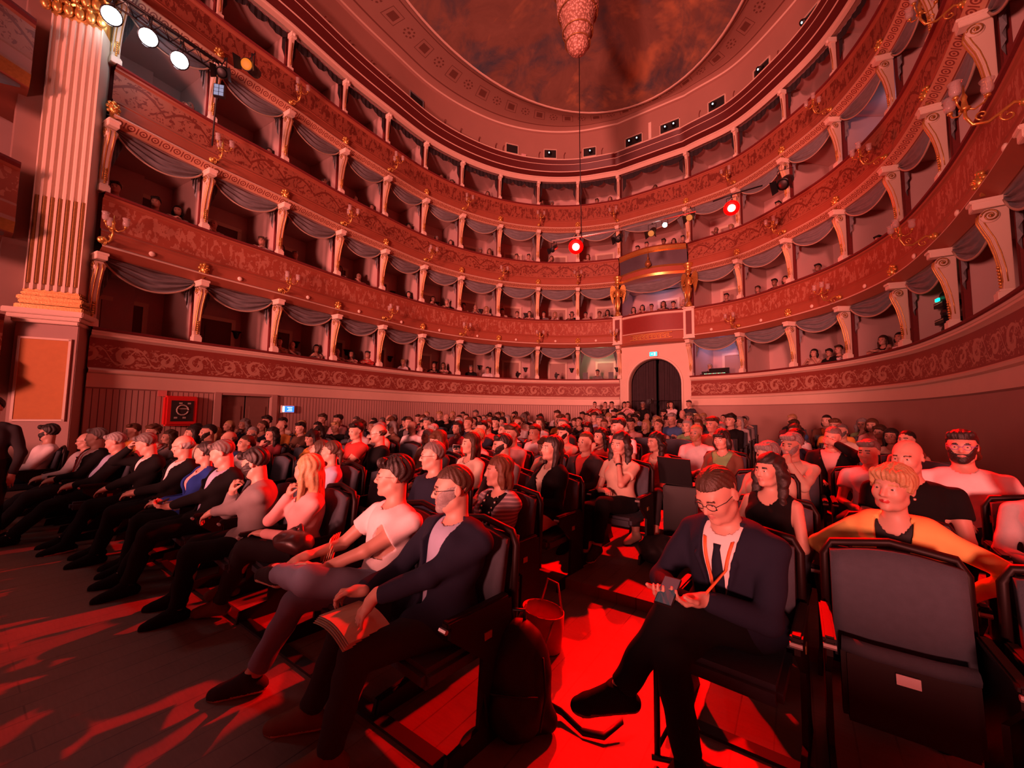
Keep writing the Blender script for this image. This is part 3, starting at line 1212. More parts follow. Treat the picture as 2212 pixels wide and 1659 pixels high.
# local frame: -Y faces the hall. check orientation
if (Matrix.Rotation(prz, 3, 'Z') @ Vector((0, -1, 0))).x < 0:
    prz += PI
    pil.rotation_euler = (0, 0, prz)
b = MB()
zc = T[1] + .10
b.box((0, .22, zc / 2 - .05), (W_ * 1.06, .44, zc - .1))
b.box((0, .16, .10), (W_ * 1.14, .50, .2))
b.build('pedestal', M['wainplain'], pil, bevel=.01)
b = MB()
b.box((0, -.015, 2.06), (W_ * .80, .03, 1.42))
b.build('orange_panel', plain('orange_panel', (.56, .22, .055), .7, var=.10), pil)
b = MB()
for x in (-.42, .42):
    b.box((x * W_, -.02, 2.06), (.035, .04, 1.50))
for z in (1.33, 2.79):
    b.box((0, -.02, z), (W_ * .84 + .03, .04, .035))
b.build('panel_moulding', M['cream'], pil)
b = MB()
b.box((0, .12, zc + .02), (W_ * 1.34, .62, .10))
b.box((0, .14, zc - .06), (W_ * 1.22, .56, .08))
b.box((0, .16, zc - .13), (W_ * 1.12, .50, .07))
b.build('pedestal_cap', M['cream'], pil, bevel=.012)
b = MB()
for i, (w, h) in enumerate(((1.16, .10), (1.06, .07), (1.12, .08), (1.02, .06), (.98, .06))):
    zz = zc + .12 + sum(x[1] for x in ((1.16, .10), (1.06, .07), (1.12, .08), (1.02, .06), (.98, .06))[:i])
    b.box((0, .22, zz), (W_ * w, .42 * w, h))
b.build('moulded_base', M['gold_dark'], pil, bevel=.015)
zb, zt_ = zc + .44, 8.95
b = MB()
NF = 7
prof_ = []
wf = W_ * .93
for i in range(NF):
    x0 = -wf / 2 + wf * (i + .18) / NF
    x1 = -wf / 2 + wf * (i + .82) / NF
    prof_.append((x0, 0))
    for a in range(1, 6):
        th = PI * a / 6
        prof_.append(((x0 + x1) / 2 - (x1 - x0) / 2 * math.cos(th), .045 * math.sin(th)))
    prof_.append((x1, 0))
prof_ = [(-wf / 2, .4), (-wf / 2, 0)] + prof_ + [(wf / 2, 0), (wf / 2, .4)]
b.prism(prof_, zt_ - zb, 'z', (zt_ + zb) / 2)
b.build('fluted_shaft', M['cream'], pil)
b = MB()
for i in range(NF):
    x = -wf / 2 + wf * (i + .5) / NF
    b.tube([(x, .02, zb + .12), (x, .02, zb + 1.75)], .028, 8)
b.build('cabling', M['gold_dark'], pil)
b = MB()
random.seed(3)
b.box((0, .2, zt_ + .55), (W_ * .95, .42, 1.1))
for row in range(4):
    for i in range(6):
        x = -W_ * .55 + W_ * 1.1 * (i + (.5 if row % 2 else 0)) / 5.5
        z = zt_ + .12 + row * .27
        b.ball((x, -.05 - .03 * row, z), .10, 9, sc=(.8, .7, 1.25))
        b.ball((x, -.11 - .04 * row, z + .09), .05, 8)
b.box((0, .15, zt_ + 1.2), (W_ * 1.3, .62, .10))
b.build('gilt_capital', M['gold'], pil, True)
for s, z in ((-1, 1.15), (1, 1.15)):
    pass
# wall behind the pilaster, up to the ceiling
b = MB()
c0 = hs(-10)[0]
b.box((-6.95, -16.05, 7.5), (.7, 1.0, 15.2), 0)
structure(b.build('wall_proscenium_left', M['wainplain']))


def sbox(y, off=0.0):
    """stage-box front path: y from -16.5 to -19"""
    w = (y + 16.45) / -2.4
    return Vector((-6.25 + .45 * math.sin(PI * max(0, min(1, w))) + off, y))


for k in (1, 2, 3):
    tk = T[k]
    r = empty('stage_box_front', (0, 0, 0), 0, 'bowed parapet of the stage box left of the pilaster on the %s' % TIER[k], 'balcony')
    vs, fs, ms = [], [], []
    prf = [(-.3, tk - .9), (-.3, tk), (.12, tk), (.13, tk - .05), (.08, tk - .1), (.04, tk - .14), (.045, tk - .73), (.10, tk - .79), (.10, tk - 1.0), (.20, tk - 1.1), (.02, tk - 1.25), (-1.7, tk - 1.25)]
    mm = [3, 0, 0, 0, 1, 2, 1, 1, 1, 4, 1]
    NY = 20
    uvl = []
    for i in range(len(prf) - 1):
        b0 = len(vs)
        for j in range(NY + 1):
            y = -16.45 - 2.4 * j / NY
            for o_, z in (prf[i], prf[i + 1]):
                q = sbox(y, o_)
                vs.append((q.x, q.y, z))
                uvl.append((j * .12, (tk - z) if 0 else (z - prf[i + 1][1] if prf[i][1] > prf[i + 1][1] else z - prf[i][1])))
        for j in range(NY):
            fs.append((b0 + 2 * j, b0 + 2 * j + 2, b0 + 2 * j + 3, b0 + 2 * j + 1))
            ms.append(mm[i])
    me = bpy.data.meshes.new('parapet')
    me.from_pydata(vs, [], fs)
    me.polygons.foreach_set('material_index', ms)
    ul = me.uv_layers.new(name='UVMap')
    ul.data.foreach_set('uv', [x for p in me.polygons for vi in p.vertices for x in uvl[vi]])
    link('parapet', me, [M['velvet'], M['parapet'], M['frieze%d' % (k if k > 1 else 1)], M['boxdark'], M['gold_dark']], r, True)
    # swag under it
    if k > 1:
        b = MB()
        vs, fs = [], []
        for i in range(13):
            w = i / 12
            y = -16.55 - 2.2 * w
            q = sbox(y, -.03)
            drop = .06 + .36 * (4 * w * (1 - w))
            for j in range(6):
                vs.append((q.x + .02 * math.sin(j * 3), q.y, tk - 1.27 - drop * j / 5))
        for i in range(12):
            for j in range(5):
                a = i * 6 + j
                fs.append((a, a + 1, a + 7, a + 6))
        b.add(vs, fs)
        v_ = b.build('valance', M['drape'], None, True)
        tag(v_, 'grey draped valance of the stage box left of pilaster, under %s' % TIER[k], 'valance')


# ------------------------------------------------------------------ doors, boxes and signs on the stalls wall
dq, dn = hs(-8.33)
d0, d1 = hs(DOOR_U[0])[0], hs(DOOR_U[1])[0]
drz = math.atan2(dn.x, -dn.y)
dw = (d1 - d0).length
dr = empty('door_50', (dq.x, dq.y, 0), drz)
structure(dr)
for s in (-1, 1):
    b = MB()
    b.box((s * dw * .24, .10, .97), (dw * .45, .05, 1.94))
    for z in (.5, 1.35):
        b.box((s * dw * .24, .07, z), (dw * .32, .02, .62))
    b.build('leaf', plain('brown_door', (.20, .115, .09), .5), dr)
b = MB()
for s in (-1, 1):
    b.box((s * (dw / 2 + .04), 0, .98), (.14, .14, 1.96))
b.box((0, .0, 1.95), (dw + .2, .12, .06))
b.box((0, .18, 1.0), (dw, .04, 2.0), 1)
b.build('frame', [M['wainplain'], M['blackpaint']], dr)
q, nr = hs(-9.13, .03)
rz = math.atan2(nr.x, -nr.y)
fb = empty('fire_hose_cabinet', (q.x, q.y, 1.52), rz, 'bright red fire hose cabinet on the board wall beside the pilaster', 'cabinet')
b = MB()
b.box((0, -.06, 0), (.62, .16, .66))
b.build('case', plain('fire_red', (.62, .02, .02), .4), fb, bevel=.035)
b = MB()
b.box((0, -.145, 0), (.42, .01, .46))
b.build('window', plain('dark_glass', (.03, .03, .03), .15), fb)
b = MB()
b.tube([(math.cos(a) * .11, -.155, math.sin(a) * .11 + .02) for a in [k * .5 for k in range(13)]], .014, 6)
for k in range(4):
    b.box((-.12 + k * .08, -.152, .17 if k % 2 else -.15), (.06, .004, .035))
b.box((0, -.152, .05), (.20, .004, .02))
b.build('label', plain('pale_label', (.45, .42, .35)), fb)
pl = MB().box((-.33, -.01, .38), (.16, .01, .13)).build('safety_plate', plain('pink_plate', (.75, .25, .22)))
pl.location = (q.x, q.y, 1.52)
pl.rotation_euler = (0, 0, rz)
tag(pl, 'small square safety plate above the corner of the red cabinet', 'sign')
q, nr = hs(-7.76, .03)
rz = math.atan2(nr.x, -nr.y)
sg = empty('exit_sign', (q.x, q.y, 1.60), rz, 'lit blue and white exit sign beside the double door on the left wall', 'sign')
b = MB()
b.box((0, -.03, 0), (.36, .06, .20))
b.build('housing', M['cream_light'], sg)
MB().box((.03, -.065, 0), (.28, .012, .16)).build('screen', emit('blue_sign', (.03, .22, .95), 1.6), sg)
b = MB()
b.box((-.13, -.075, 0), (.05, .006, .15))
b.box((.04, -.075, .045), (.14, .006, .02))
b.box((.04, -.075, -.045), (.14, .006, .02))
b.tube([(.0, -.076, 0), (.10, -.076, 0)], .012, 5)
b.build('pictogram', emit('sign_pale', (.7, .85, 1), 1.8), sg)

# ------------------------------------------------------------------ attic openings with spotlights
n_w = 1
lens = emit('cool_lens', (.8, .9, 1.0), 1.6)
housing = M['black']
for i, (u, wd_, hasl) in enumerate(((-5.3, .62, 0), (-2.7, .55, 0), (-1.7, .55, 1), (-.7, .55, 1), (.25, .72, 2), (.78, .75, 2), (1.65, .60, 1), (2.6, .62, 1), (3.6, .62, 1))):
    q, nr = hs(u, .02)
    rz = math.atan2(nr.x, -nr.y)
    z = g + 1.42
    w_ = empty('window_%d' % n_w, (q.x, q.y, z), rz)
    structure(w_)
    n_w += 1
    MB().box((0, .0, 0), (wd_, .02, .40)).build('recess', M['blackpaint'], w_)
    b = MB()
    for s in (-1, 1):
        b.box((s * (wd_ / 2 + .02), -.01, 0), (.035, .06, .44))
    b.box((0, -.01, .21), (wd_ + .07, .06, .035))
    b.box((0, -.03, -.30), (wd_ + .07, .05, .18))
    b.build('frame', M['cream'] if i else M['drape'], w_)
    for j in range(hasl):
        x = (-.15 + .34 * j) if hasl == 2 else (.03 if i % 2 else -.08)
        sp = empty('spotlight', (q.x, q.y, z), rz, 'small spotlight in the attic opening, %s from the left%s' % (ORD[i + 1], ('', ', right lamp of two', '')[j] if hasl == 2 else ''), 'spotlight', 'spotlights in the attic openings')
        b = MB()
        rt = Matrix.Rotation(PI / 2 + .5, 3, 'X')
        b.lathe([(.07, -.12), (.085, 0), (.09, .12)], (x, -.10, .0), 12, 0, rt)
        b.build('housing', housing, sp, True)
        b = MB()
        b.lathe([(.035, .122), (.03, .128)], (x, -.10, .0), 10, 0, rt)
        b.build('lens', lens, sp)
for u, nm, e_ in ((-4.9, 'violet lit', (.55, .35, 1.0)), (3.2, 'violet lit', (.45, .4, 1.0)), (-2.4, 'pale pink', None)):
    q, nr = hs(u, .06)
    b = MB()
    b.box((0, 0, 0), (.22, .10, .24))
    b.ball((.02, -.06, 0), .05, 8, 1)
    o = b.build('small_speaker', [plain('pink_plastic', (.8, .5, .5)), emit('violet_led', e_, 1.5) if e_ else M['cream']])
    o.location = (q.x, q.y, g + 1.12)
    o.rotation_euler = (0, 0, math.atan2(nr.x, -nr.y))
    tag(o, '%s small box on the attic wall, %s' % (nm, 'left side' if u == -4.9 else ('right side' if u > 0 else 'near the middle')), 'speaker')
# small brackets on the attic wall
hk = None
hi_ = 0
for u in [-7.5, -7, -6.5, -6.1, -4.55, -4.1, -3.6, -3.15, -2.95, -2.0, -1.35, -.95, -.4, 1.3, 2.0, 2.95]:
    if hk is None:
        b = MB()
        b.tube([(0, -.02, -.30), (0, -.03, .05), (.04, -.04, .16), (.07, -.05, .15)], .014, 5)
        hk = b.build('attic_hook', M['dark_red'], None, True)
        o = hk
    else:
        o = hk.copy()
        COL.objects.link(o)
    q, nr = hs(u, .04)
    o.location = (q.x, q.y, g + 1.30)
    o.rotation_euler = (0, 0, math.atan2(nr.x, -nr.y))
    hi_ += 1
    tag(o, 'thin dark red hook on the attic wall above the cornice, %s from left' % ORD[hi_], 'hook', 'hooks on the attic wall')
# white cable duct between two of the openings
q, nr = hs(.5, .05)
o = MB().box((0, 0, 0), (.12, .08, .75)).build('cable_duct', M['cream_light'])
o.location = (q.x, q.y, g + 1.55)
o.rotation_euler = (0, 0, math.atan2(nr.x, -nr.y))
tag(o, 'upright white duct between two pairs of spotlights on the attic wall', 'duct')

# ------------------------------------------------------------------ lighting bar over the stalls
def pipe(name, pts, r, label, cat='pipe', mat=None):
    b = MB()
    b.tube(pts, r, 8)
    o = b.build(name, mat or M['black'], None, True)
    return tag(o, label, cat)


A_, B_ = Vector((-.35, -7.95, 6.12)), Vector((2.79, -5.88, 6.92))
pipe('lighting_bar', [A_, (1.2, -6.95, 6.42), B_], .024, 'long pale lighting bar hanging over the stalls', 'lighting bar', plain('steel_pipe', (.55, .45, .40), .35, .6))
pipe('bar_cable', [(.32, -7.55, 6.2), (.30, -7.62, 8.8), (.30, -7.7, ZC + 1.3)], .012, 'thin vertical cable dropping from the ceiling to the lighting bar', 'cable')


def stage_lamp(name, loc, target, label, lens_mat, s=1.0, cat='spotlight', yoke_up=True, doors=True, halo=None):
    r = empty(name, loc, 0, label, cat)
    v = (Vector(target) - Vector(loc)).normalized()
    q = v.to_track_quat('Z', 'Y').to_matrix()
    b = MB()
    b.lathe([(.05 * s, -.20 * s), (.085 * s, -.17 * s), (.09 * s, -.02 * s), (.075 * s, .06 * s), (.10 * s, .16 * s), (.095 * s, .165 * s)], (0, 0, 0), 14, 0, q)
    b.build('housing', M['black'], r, True)
    b = MB()
    b.lathe([(.085 * s, .168 * s), (.06 * s, .18 * s), (.02 * s, .188 * s)], (0, 0, 0), 28, 0, q)
    b.build('lens', lens_mat, r, True)
    if halo:  # glowing ring added around the lens, imitating its halo
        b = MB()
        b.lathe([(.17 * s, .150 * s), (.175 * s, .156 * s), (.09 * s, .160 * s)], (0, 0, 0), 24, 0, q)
        b.build('halo_ring', halo, r, True)
    b = MB()
    h = .22 * s * (1 if yoke_up else -1)
    b.tube([(-.11 * s, 0, 0), (-.11 * s, 0, h), (.11 * s, 0, h), (.11 * s, 0, 0)], .010, 5)
    b.tube([(0, 0, h), (0, 0, h * 1.25)], .018, 6)
    b.build('yoke', M['black'], r)
    b = MB()
    for sx in ((-1, 1) if doors else ()):
        vs = [q @ Vector((sx * .08 * s, -.09 * s, .165 * s)), q @ Vector((sx * .08 * s, .09 * s, .165 * s)), q @ Vector((sx * .15 * s, .11 * s, .27 * s)), q @ Vector((sx * .15 * s, -.11 * s, .27 * s))]
        b.add(vs, [(0, 1, 2, 3)])
    if doors:
        b.build('barn_doors', M['black'], r)
    return r


hot = emit('red_hot_lens', (1.0, .10, .06), 60)
stage_lamp('red_spotlight', (RED1[0] - .02, RED1[1] + .22, RED1[2] + .02), (3.6, -15.5, 0), 'glowing red spotlight on the lighting bar above the stalls', hot, 1.1, doors=False, halo=emit('red_halo_glow', (1.0, .0, .0), 4))
stage_lamp('red_spotlight', (RED2[0] - .02, RED2[1] + .24, RED2[2] + .04), (4.2, -14.5, 0), 'glowing red spotlight hanging to the right of the lighting bar', hot, 1.1, doors=False, halo=emit('red_halo_glow', (1.0, .0, .0), 4))
pipe('lamp_bar', [(3.1, -5.1, 7.45), (3.57, -5.10, 7.50), (4.25, -4.9, 7.62)], .02, 'short bar carrying the right hand red spotlight', 'lighting bar')
stage_lamp('white_spotlight', (2.1, -6.22, 6.60), CAM, 'small white lit spotlight near the right end of the lighting bar', emit('white_lens', (.75, .95, 1.0), 30), .7, doors=False)
stage_lamp('dark_lamp', (1.12, -6.95, 6.22), (1.5, -14, 1), 'dark unlit lamp hanging below the middle of the lighting bar', M['black'], .9)
stage_lamp('dark_lamp', (-.30, -7.92, 5.92), (-.5, -14, 1), 'small dark lamp at the left end of the lighting bar', M['black'], .7)
stage_lamp('followspot', (.92, -3.2, 7.9), (1, -12, 1), 'black lamp with orange gel above the bar, left of two', emit('orange_gel', (1, .25, .06), .8), 1.2)
stage_lamp('followspot', (2.05, -2.6, 8.4), (1, -12, 1), 'black lamp with orange gel above the bar, right of two', emit('orange_gel2', (1, .25, .06), .8), 1.2)
stage_lamp('dark_lamp', (4.75, -4.3, 7.85), (2, -14, 1), 'black unlit lamp hanging in front of the third tier right of the red spotlight', M['black'], 1.6)

for p_ in (RED1, RED2):  # added red point lights that brighten the rear crowd and parapets
    light('added_red_fill', 'POINT', Vector(p_) + Vector((0, .55, -.05)), (0, 0, 0), 130, (1, .01, .005), .1)

# ------------------------------------------------------------------ white spotlights on the truss at the left
white = emit('white_hot_lens', (.85, .93, 1.0), 30)
LW = [(-5.42, -15.63, 8.86), (-5.30, -15.13, 8.77), (-5.20, -14.66, 8.60)]
b = MB()
P0, P1 = Vector((-5.62, -16.1, 9.30)), Vector((-5.05, -14.05, 8.72))
for dz, dx in ((0, 0), (.22, 0), (.11, .2)):
    b.tube([P0 + Vector((dx, 0, dz)), P1 + Vector((dx, 0, dz))], .018, 6)
for k in range(9):
    p = P0.lerp(P1, k / 8)
    p2 = P0.lerp(P1, min(1, (k + .5) / 8))
    b.tube([p, p2 + Vector((0, 0, .22)), P0.lerp(P1, min(1, (k + 1) / 8))], .009, 5)
    b.tube([p, p2 + Vector((.2, 0, .11)), P0.lerp(P1, min(1, (k + 1) / 8))], .009, 5)
tr = b.build('light_truss', M['black'], None, True)
tag(tr, 'black truss carrying the three white spotlights beside the pilaster', 'truss')
for k, p in enumerate(LW):
    stage_lamp('white_spotlight', p, CAM + Vector((0, 0, 1.0)), 'dazzling white spotlight on the left truss, %s from the pilaster' % ORD[k + 1], white, 1.6, doors=False)
    light('white_glow', 'POINT', Vector(p) + Vector((-.35, 0, .1)), (0, 0, 0), 7, (.80, .88, 1.0), .1)
pipe('truss_hanger', [P1 + Vector((-.05, 0, -.05)), P1 + Vector((-.35, .1, -.35)), P1 + Vector((-.40, .1, -1.4))], .016, 'bent black pipe hanging from the end of the left truss')
ld = empty('led_panel', (-4.72, -14.1, 8.12), .9, 'small silvery lamp panel hanging at the end of the left truss', 'lamp')
MB().box((0, 0, 0), (.20, .07, .26)).build('housing', M['black'], ld)
b = MB()
for i in range(2):
    for j in range(3):
        b.box((-.045 + i * .09, -.04, -.08 + j * .08), (.075, .01, .065))
b.build('lens', emit('dull_lens', (.5, .5, .75), .6), ld)
stage_lamp('dark_lamp', P1 + Vector((.0, .1, .1)), (2, -18, 2), 'black unlit lamp clamped to the end of the left truss', M['black'], 1.2)
stage_lamp('gel_lamp', (-4.75, -13.55, 9.05), (-2.0, -16.4, 7.5), 'lamp with round orange gel hanging in front of the top parapet', emit('orange_disc', (1.0, .22, .02), .9), 1.3)

# ------------------------------------------------------------------ chandelier hanging from the painted ceiling
ch = empty('chandelier', (.33, -7.8, 11.15), 0, 'large beaded crystal chandelier hanging from the painted ceiling', 'chandelier')
n = NT('crystal_net', .35)
v = n.n('ShaderNodeTexVoronoi')
n.t.links.new(n.obj(), v.inputs['Vector'])
v.inputs['Scale'].default_value = 16
n.color(n.mix(n.ramp(v.outputs[0], [(.1, 0.0), (.6, 1.0)]), (.80, .55, .42), (.34, .17, .12)))
n.bump(v.outputs[0], .8, .03)
b = MB()
b.lathe([(.02, .0), (.14, .03), (.24, .12), (.31, .30), (.34, .55), (.40, .62), (.42, .80), (.46, 1.1), (.55, 1.16), (.57, 1.5), (.60, 1.9), (.72, 2.0), (.70, 2.5), (.3, 2.9), (.08, 3.2)], seg=28)
b.build('crystal_body', n.m, ch, True)
b = MB()
for zz, rr in ((.30, .33), (.60, .40), (1.12, .52), (1.95, .68)):
    b.tube([(rr * math.cos(2 * PI * k / 28), rr * math.sin(2 * PI * k / 28), zz) for k in range(29)], .016, 6)
b.build('hoops', M['gold_dark'], ch, True)
b = MB()
b.tube([(0, 0, 3.1), (0, 0, ZC + 1.4 - 11.15)], .02, 6)
b.build('suspension_cord', M['gold_dark'], ch)

# ------------------------------------------------------------------ things inside the boxes
# lit control rooms: the last box left of the arch and the first to the right of it
q, nr = hs(-.5, -.95)
light('control_room_light', 'POINT', (q.x, q.y, T[1] + 1.2), (0, 0, 0), 9, (.95, .95, .62), .12)
q, nr = hs(1.45, -1.0)
light('control_room_light', 'POINT', (q.x, q.y, T[1] + 1.2), (0, 0, 0), 7, (.50, .50, 1.0), .12)
q, nr = hs(.5, -1.0)
light('royal_box_light', 'POINT', (q.x, q.y, T[2] + 1.2), (0, 0, 0), 6, (.75, .60, 1.0), .12)
q, nr = hs(4.4, -1.0)
light('box_light', 'POINT', (q.x, q.y, T[3] + 1.1), (0, 0, 0), 3, (.7, .6, 1.0), .12)


def in_box(u, k, off):
    q, nr = hs(u, off)
    return (q.x, q.y, T[k]), math.atan2(nr.x, -nr.y)


loc, rz = in_box(1.42, 1, -.28)
dk = empty('mixing_desk', loc, rz, 'black mixing desk with lit buttons in the box right of the arch', 'mixing desk')
b = MB()
b.box((0, 0, .02), (.95, .42, .05))
b.box((.12, .12, .16), (.72, .05, .24), 0, Matrix.Rotation(-.25, 3, 'X'))
b.box((-.38, .05, .10), (.22, .05, .14))
b.build('console', M['black'], dk)
b = MB()
random.seed(8)
for k in range(14):
    b.box((-.3 + k * .055, -.19, .055), (.025, .02, .016), k % 3)
b.build('buttons', [emit('led_a', (.9, .9, .5), 3), emit('led_b', (.3, .9, .4), 3), emit('led_c', (1, .3, .2), 3)], dk)
for x, w in ((-.62, 'left'), (.52, 'right')):
    loc, rz = in_box(-.5, 1, -.30)
    o = MB().box((x, 0, .18), (.22, .05, .32)).box((x, .04, .02), (.2, .14, .02)).build('monitor', M['black'])
    o.location = loc
    o.rotation_euler = (0, 0, rz)
    tag(o, 'dark monitor standing at the %s in the yellow lit control box' % w, 'monitor')
# video cameras on tripods in two boxes
for u, w in ((-2.42, 'third'), (-1.5, 'second')):
    loc, rz = in_box(u, 1, -.42)
    o = empty('video_camera', loc, rz, 'dark video camera on a tripod in the lowest box, %s left of the arch' % w, 'camera')
    b = MB()
    b.box((0, 0, .22), (.12, .28, .14))
    b.lathe([(.04, 0), (.05, .12)], (0, -.14, .22), 10, 0, Matrix.Rotation(PI / 2, 3, 'X'))
    b.box((.0, .04, .33), (.05, .12, .06))
    b.box((.11, .02, .26), (.08, .03, .06))
    b.build('body', M['black'], o)
    b = MB()
    b.box((0, 0, .12), (.09, .09, .06))
    for a in range(3):
        b.tube([(0, 0, .12), (.35 * math.cos(a * 2.1 + .5), .25 * math.sin(a * 2.1 + .5), -.92)], .014, 5)
    b.build('tripod', M['black'], o)
# moving head lamp stack in the box at the right
loc, rz = in_box(5.32, 1, -.42)
mh = empty('moving_head_stack', loc, rz, 'stack of black moving head lamps with a green light in the right box', 'stage lamp')
b = MB()
for j in range(3):
    z = .05 + j * .34
    b.box((0, 0, z), (.34, .30, .10))
    b.box((-.15, 0, z + .14), (.04, .10, .20))
    b.box((.15, 0, z + .14), (.04, .10, .20))
    b.ball((0, 0, z + .17), .12, 10)
b.build('body', M['black'], mh, bevel=0)
MB().box((.02, -.16, .83), (.12, .03, .06)).build('green_light', emit('green_led', (.0, .9, .45), 3.5), mh)
b = MB()
for j in range(3):
    b.tube([(-.16, -.155, .07 + j * .34), (.16, -.155, .07 + j * .34)], .006, 5)
b.build('trim', M['cream_light'], mh)
# chairs seen as low backs in the lowest boxes at the left
for u, w in ((-9.45, 'left'), (-8.62, 'left'), (-9.12, 'right'), (-8.22, 'right'), (-5.5, 'left'), (2.5, 'left')):
    loc, rz = in_box(u, 1, -.33)
    bn = {-10: 'tenth', -9: 'ninth', -6: 'sixth'}.get(math.floor(u), 'second')
    o = empty('box_chair', (loc[0], loc[1], loc[2] - .95), rz, 'dark chair back behind rail, %s one, lowest tier box %s %s of arch' % (w, bn, 'left' if u < 0 else 'right'), 'chair')
    b = MB()
    b.box((0, .20, .98), (.44, .03, .05))
    b.box((0, .18, .80), (.44, .03, .06))
    for x in (-.21, .21):
        b.tube([(x, .20, 1.0), (x, .16, .45), (x, .20, 0)], .014, 6)
    b.build('back_frame', M['cream'], o)
    MB().box((0, -.02, .45), (.44, .42, .05)).build('seat', M['velvet'], o)
    b = MB()
    for x in (-.2, .2):
        b.tube([(x, -.2, .45), (x, -.2, 0)], .014, 6)
    b.build('front_legs', M['black'], o)


# ------------------------------------------------------------------ theatre seats
M['seat_cloth'] = plain('slate_seat_cloth', (.055, .066, .085), .9, var=.15, scale=30, bump=.3, bscale=220)
M['seat_wood'] = plain('dark_seat_wood', (.012, .004, .0035), .5, var=.3, scale=6, spec=.25)
M['seat_metal'] = plain('dull_seat_metal', (.60, .50, .48), .35, .7)
M['tag_white'] = plain('number_tag', (.75, .68, .66), .5)


def seat_back_mb(b, w=.46, rows=8):
    """upholstered panel with a gently arched top, leaning back a little"""
    n_ = 10
    front, back = [], []
    for i in range(n_ + 1):
        x = -w / 2 + w * i / n_
        bulge = .018 * math.cos(PI * (x / w))
        for j in range(7):
            v = j / 6
            ztop = .895 + .035 * math.cos(PI * x / w)
            z = .44 + (ztop - .44) * v
            y = .16 + .16 * (z - .44)
            front.append((x, y - .035 - bulge * math.sin(PI * min(1, v * 1.1 + .05)), z))
            back.append((x, y + .02, z))
    fs = []
    k = 7
    nf = len(front)
    for i in range(n_):
        for j in range(6):
            a = i * k + j
            fs.append((a, a + k, a + k + 1, a + 1))
            fs.append((nf + a, nf + a + 1, nf + a + k + 1, nf + a + k))
    for i in range(n_):
        a = i * k + 6
        fs.append((a, a + k, nf + a + k, nf + a))
        a = i * k
        fs.append((a, nf + a, nf + a + k, a + k))
    for j in range(6):
        fs.append((j, j + 1, nf + j + 1, nf + j))
        a = n_ * k + j
        fs.append((a, nf + a, nf + a + 1, a + 1))
    b.add(front + back, fs)


def make_seat(folded):
    r = empty('theatre_seat')
    b = MB()
    seat_back_mb(b)
    b.build('backrest', M['seat_cloth'], r, True)
    b = MB()
    pts = [(-.25, .255, .38), (-.25, .280, .86), (-.22, .285, .92), (0, .290, .955), (.22, .285, .92), (.25, .280, .86), (.25, .255, .38)]
    b.tube(pts, .020, 6)
    b.box((0, .275, .63), (.47, .02, .54), 0, Matrix.Rotation(-.16, 3, 'X'))
    b.build('back_shell', M['seat_wood'], r, True)
    if folded:
        b = MB()
        b.box((0, .06, .37), (.43, .09, .30), 0, Matrix.Rotation(-.10, 3, 'X'))
        b.build('seat_cushion', M['seat_wood'], r, bevel=.02)
        b = MB()
        b.tube([(-.21, .055, .53), (-.1, .045, .525), (.1, .045, .525), (.21, .055, .53)], .034, 8)
        b.build('cushion_roll', M['seat_cloth'], r, True)
        MB().box((0, .010, .46), (.075, .008, .04), 0, Matrix.Rotation(-.16, 3, 'X')).build('number_tag', M['tag_white'], r)
    else:
        b = MB()
        b.box((0, -.06, .40), (.43, .42, .09))
        b.build('seat_cushion', M['seat_cloth'], r, bevel=.025)
    for s in (-1, 1):
        b = MB()
        b.prism([(-.20, .0), (-.18, .08), (.0, .10), (.02, .40), (-.18, .56), (-.18, .62), (.22, .62), (.24, .10), (.30, 0)], .022, 'x', s * .262)
        b.build('side_panel', M['seat_wood'], r)
        b = MB()
        b.box((s * .262, -.01, .635), (.045, .40, .03))
        a_ = b.build('armrest', M['seat_wood'], r, bevel=.008)
        b = MB()
        b.tube([(s * .262 - .022, -.215, .615), (s * .262 + .022, -.215, .615)], .011, 6)
        b.build('metal_tip', M['seat_metal'], a_)
    MB().box((.276, .05, .50), (.004, .05, .035)).build('row_plate', M['gold_dark'], r)
    return r


def make_simple_seat():
    b = MB()
    seat_back_mb(b)
    b.box((0, .285, .62), (.50, .03, .60), 1, Matrix.Rotation(-.16, 3, 'X'))
    b.box((0, -.06, .40), (.43, .42, .09), 0)
    for s in (-1, 1):
        b.box((s * .262, .02, .31), (.022, .40, .62), 1)
        b.box((s * .262, -.01, .635), (.045, .40, .03), 1)
    return b.build('theatre_seat', [M['seat_cloth'], M['seat_wood']])


# ------------------------------------------------------------------ people: smooth blended bodies meshed from distance fields
V3 = lambda *a: np.array(a, dtype=np.float64)


def rotz(a):
    c, s = math.cos(a), math.sin(a)
    return np.array([[c, -s, 0], [s, c, 0], [0, 0, 1.0]])


def rotx(a):
    c, s = math.cos(a), math.sin(a)
    return np.array([[1.0, 0, 0], [0, c, -s], [0, s, c]])


def roty(a):
    c, s = math.cos(a), math.sin(a)
    return np.array([[c, 0, s], [0, 1.0, 0], [-s, 0, c]])


def unit(v):
    return v / (np.linalg.norm(v) + 1e-9)


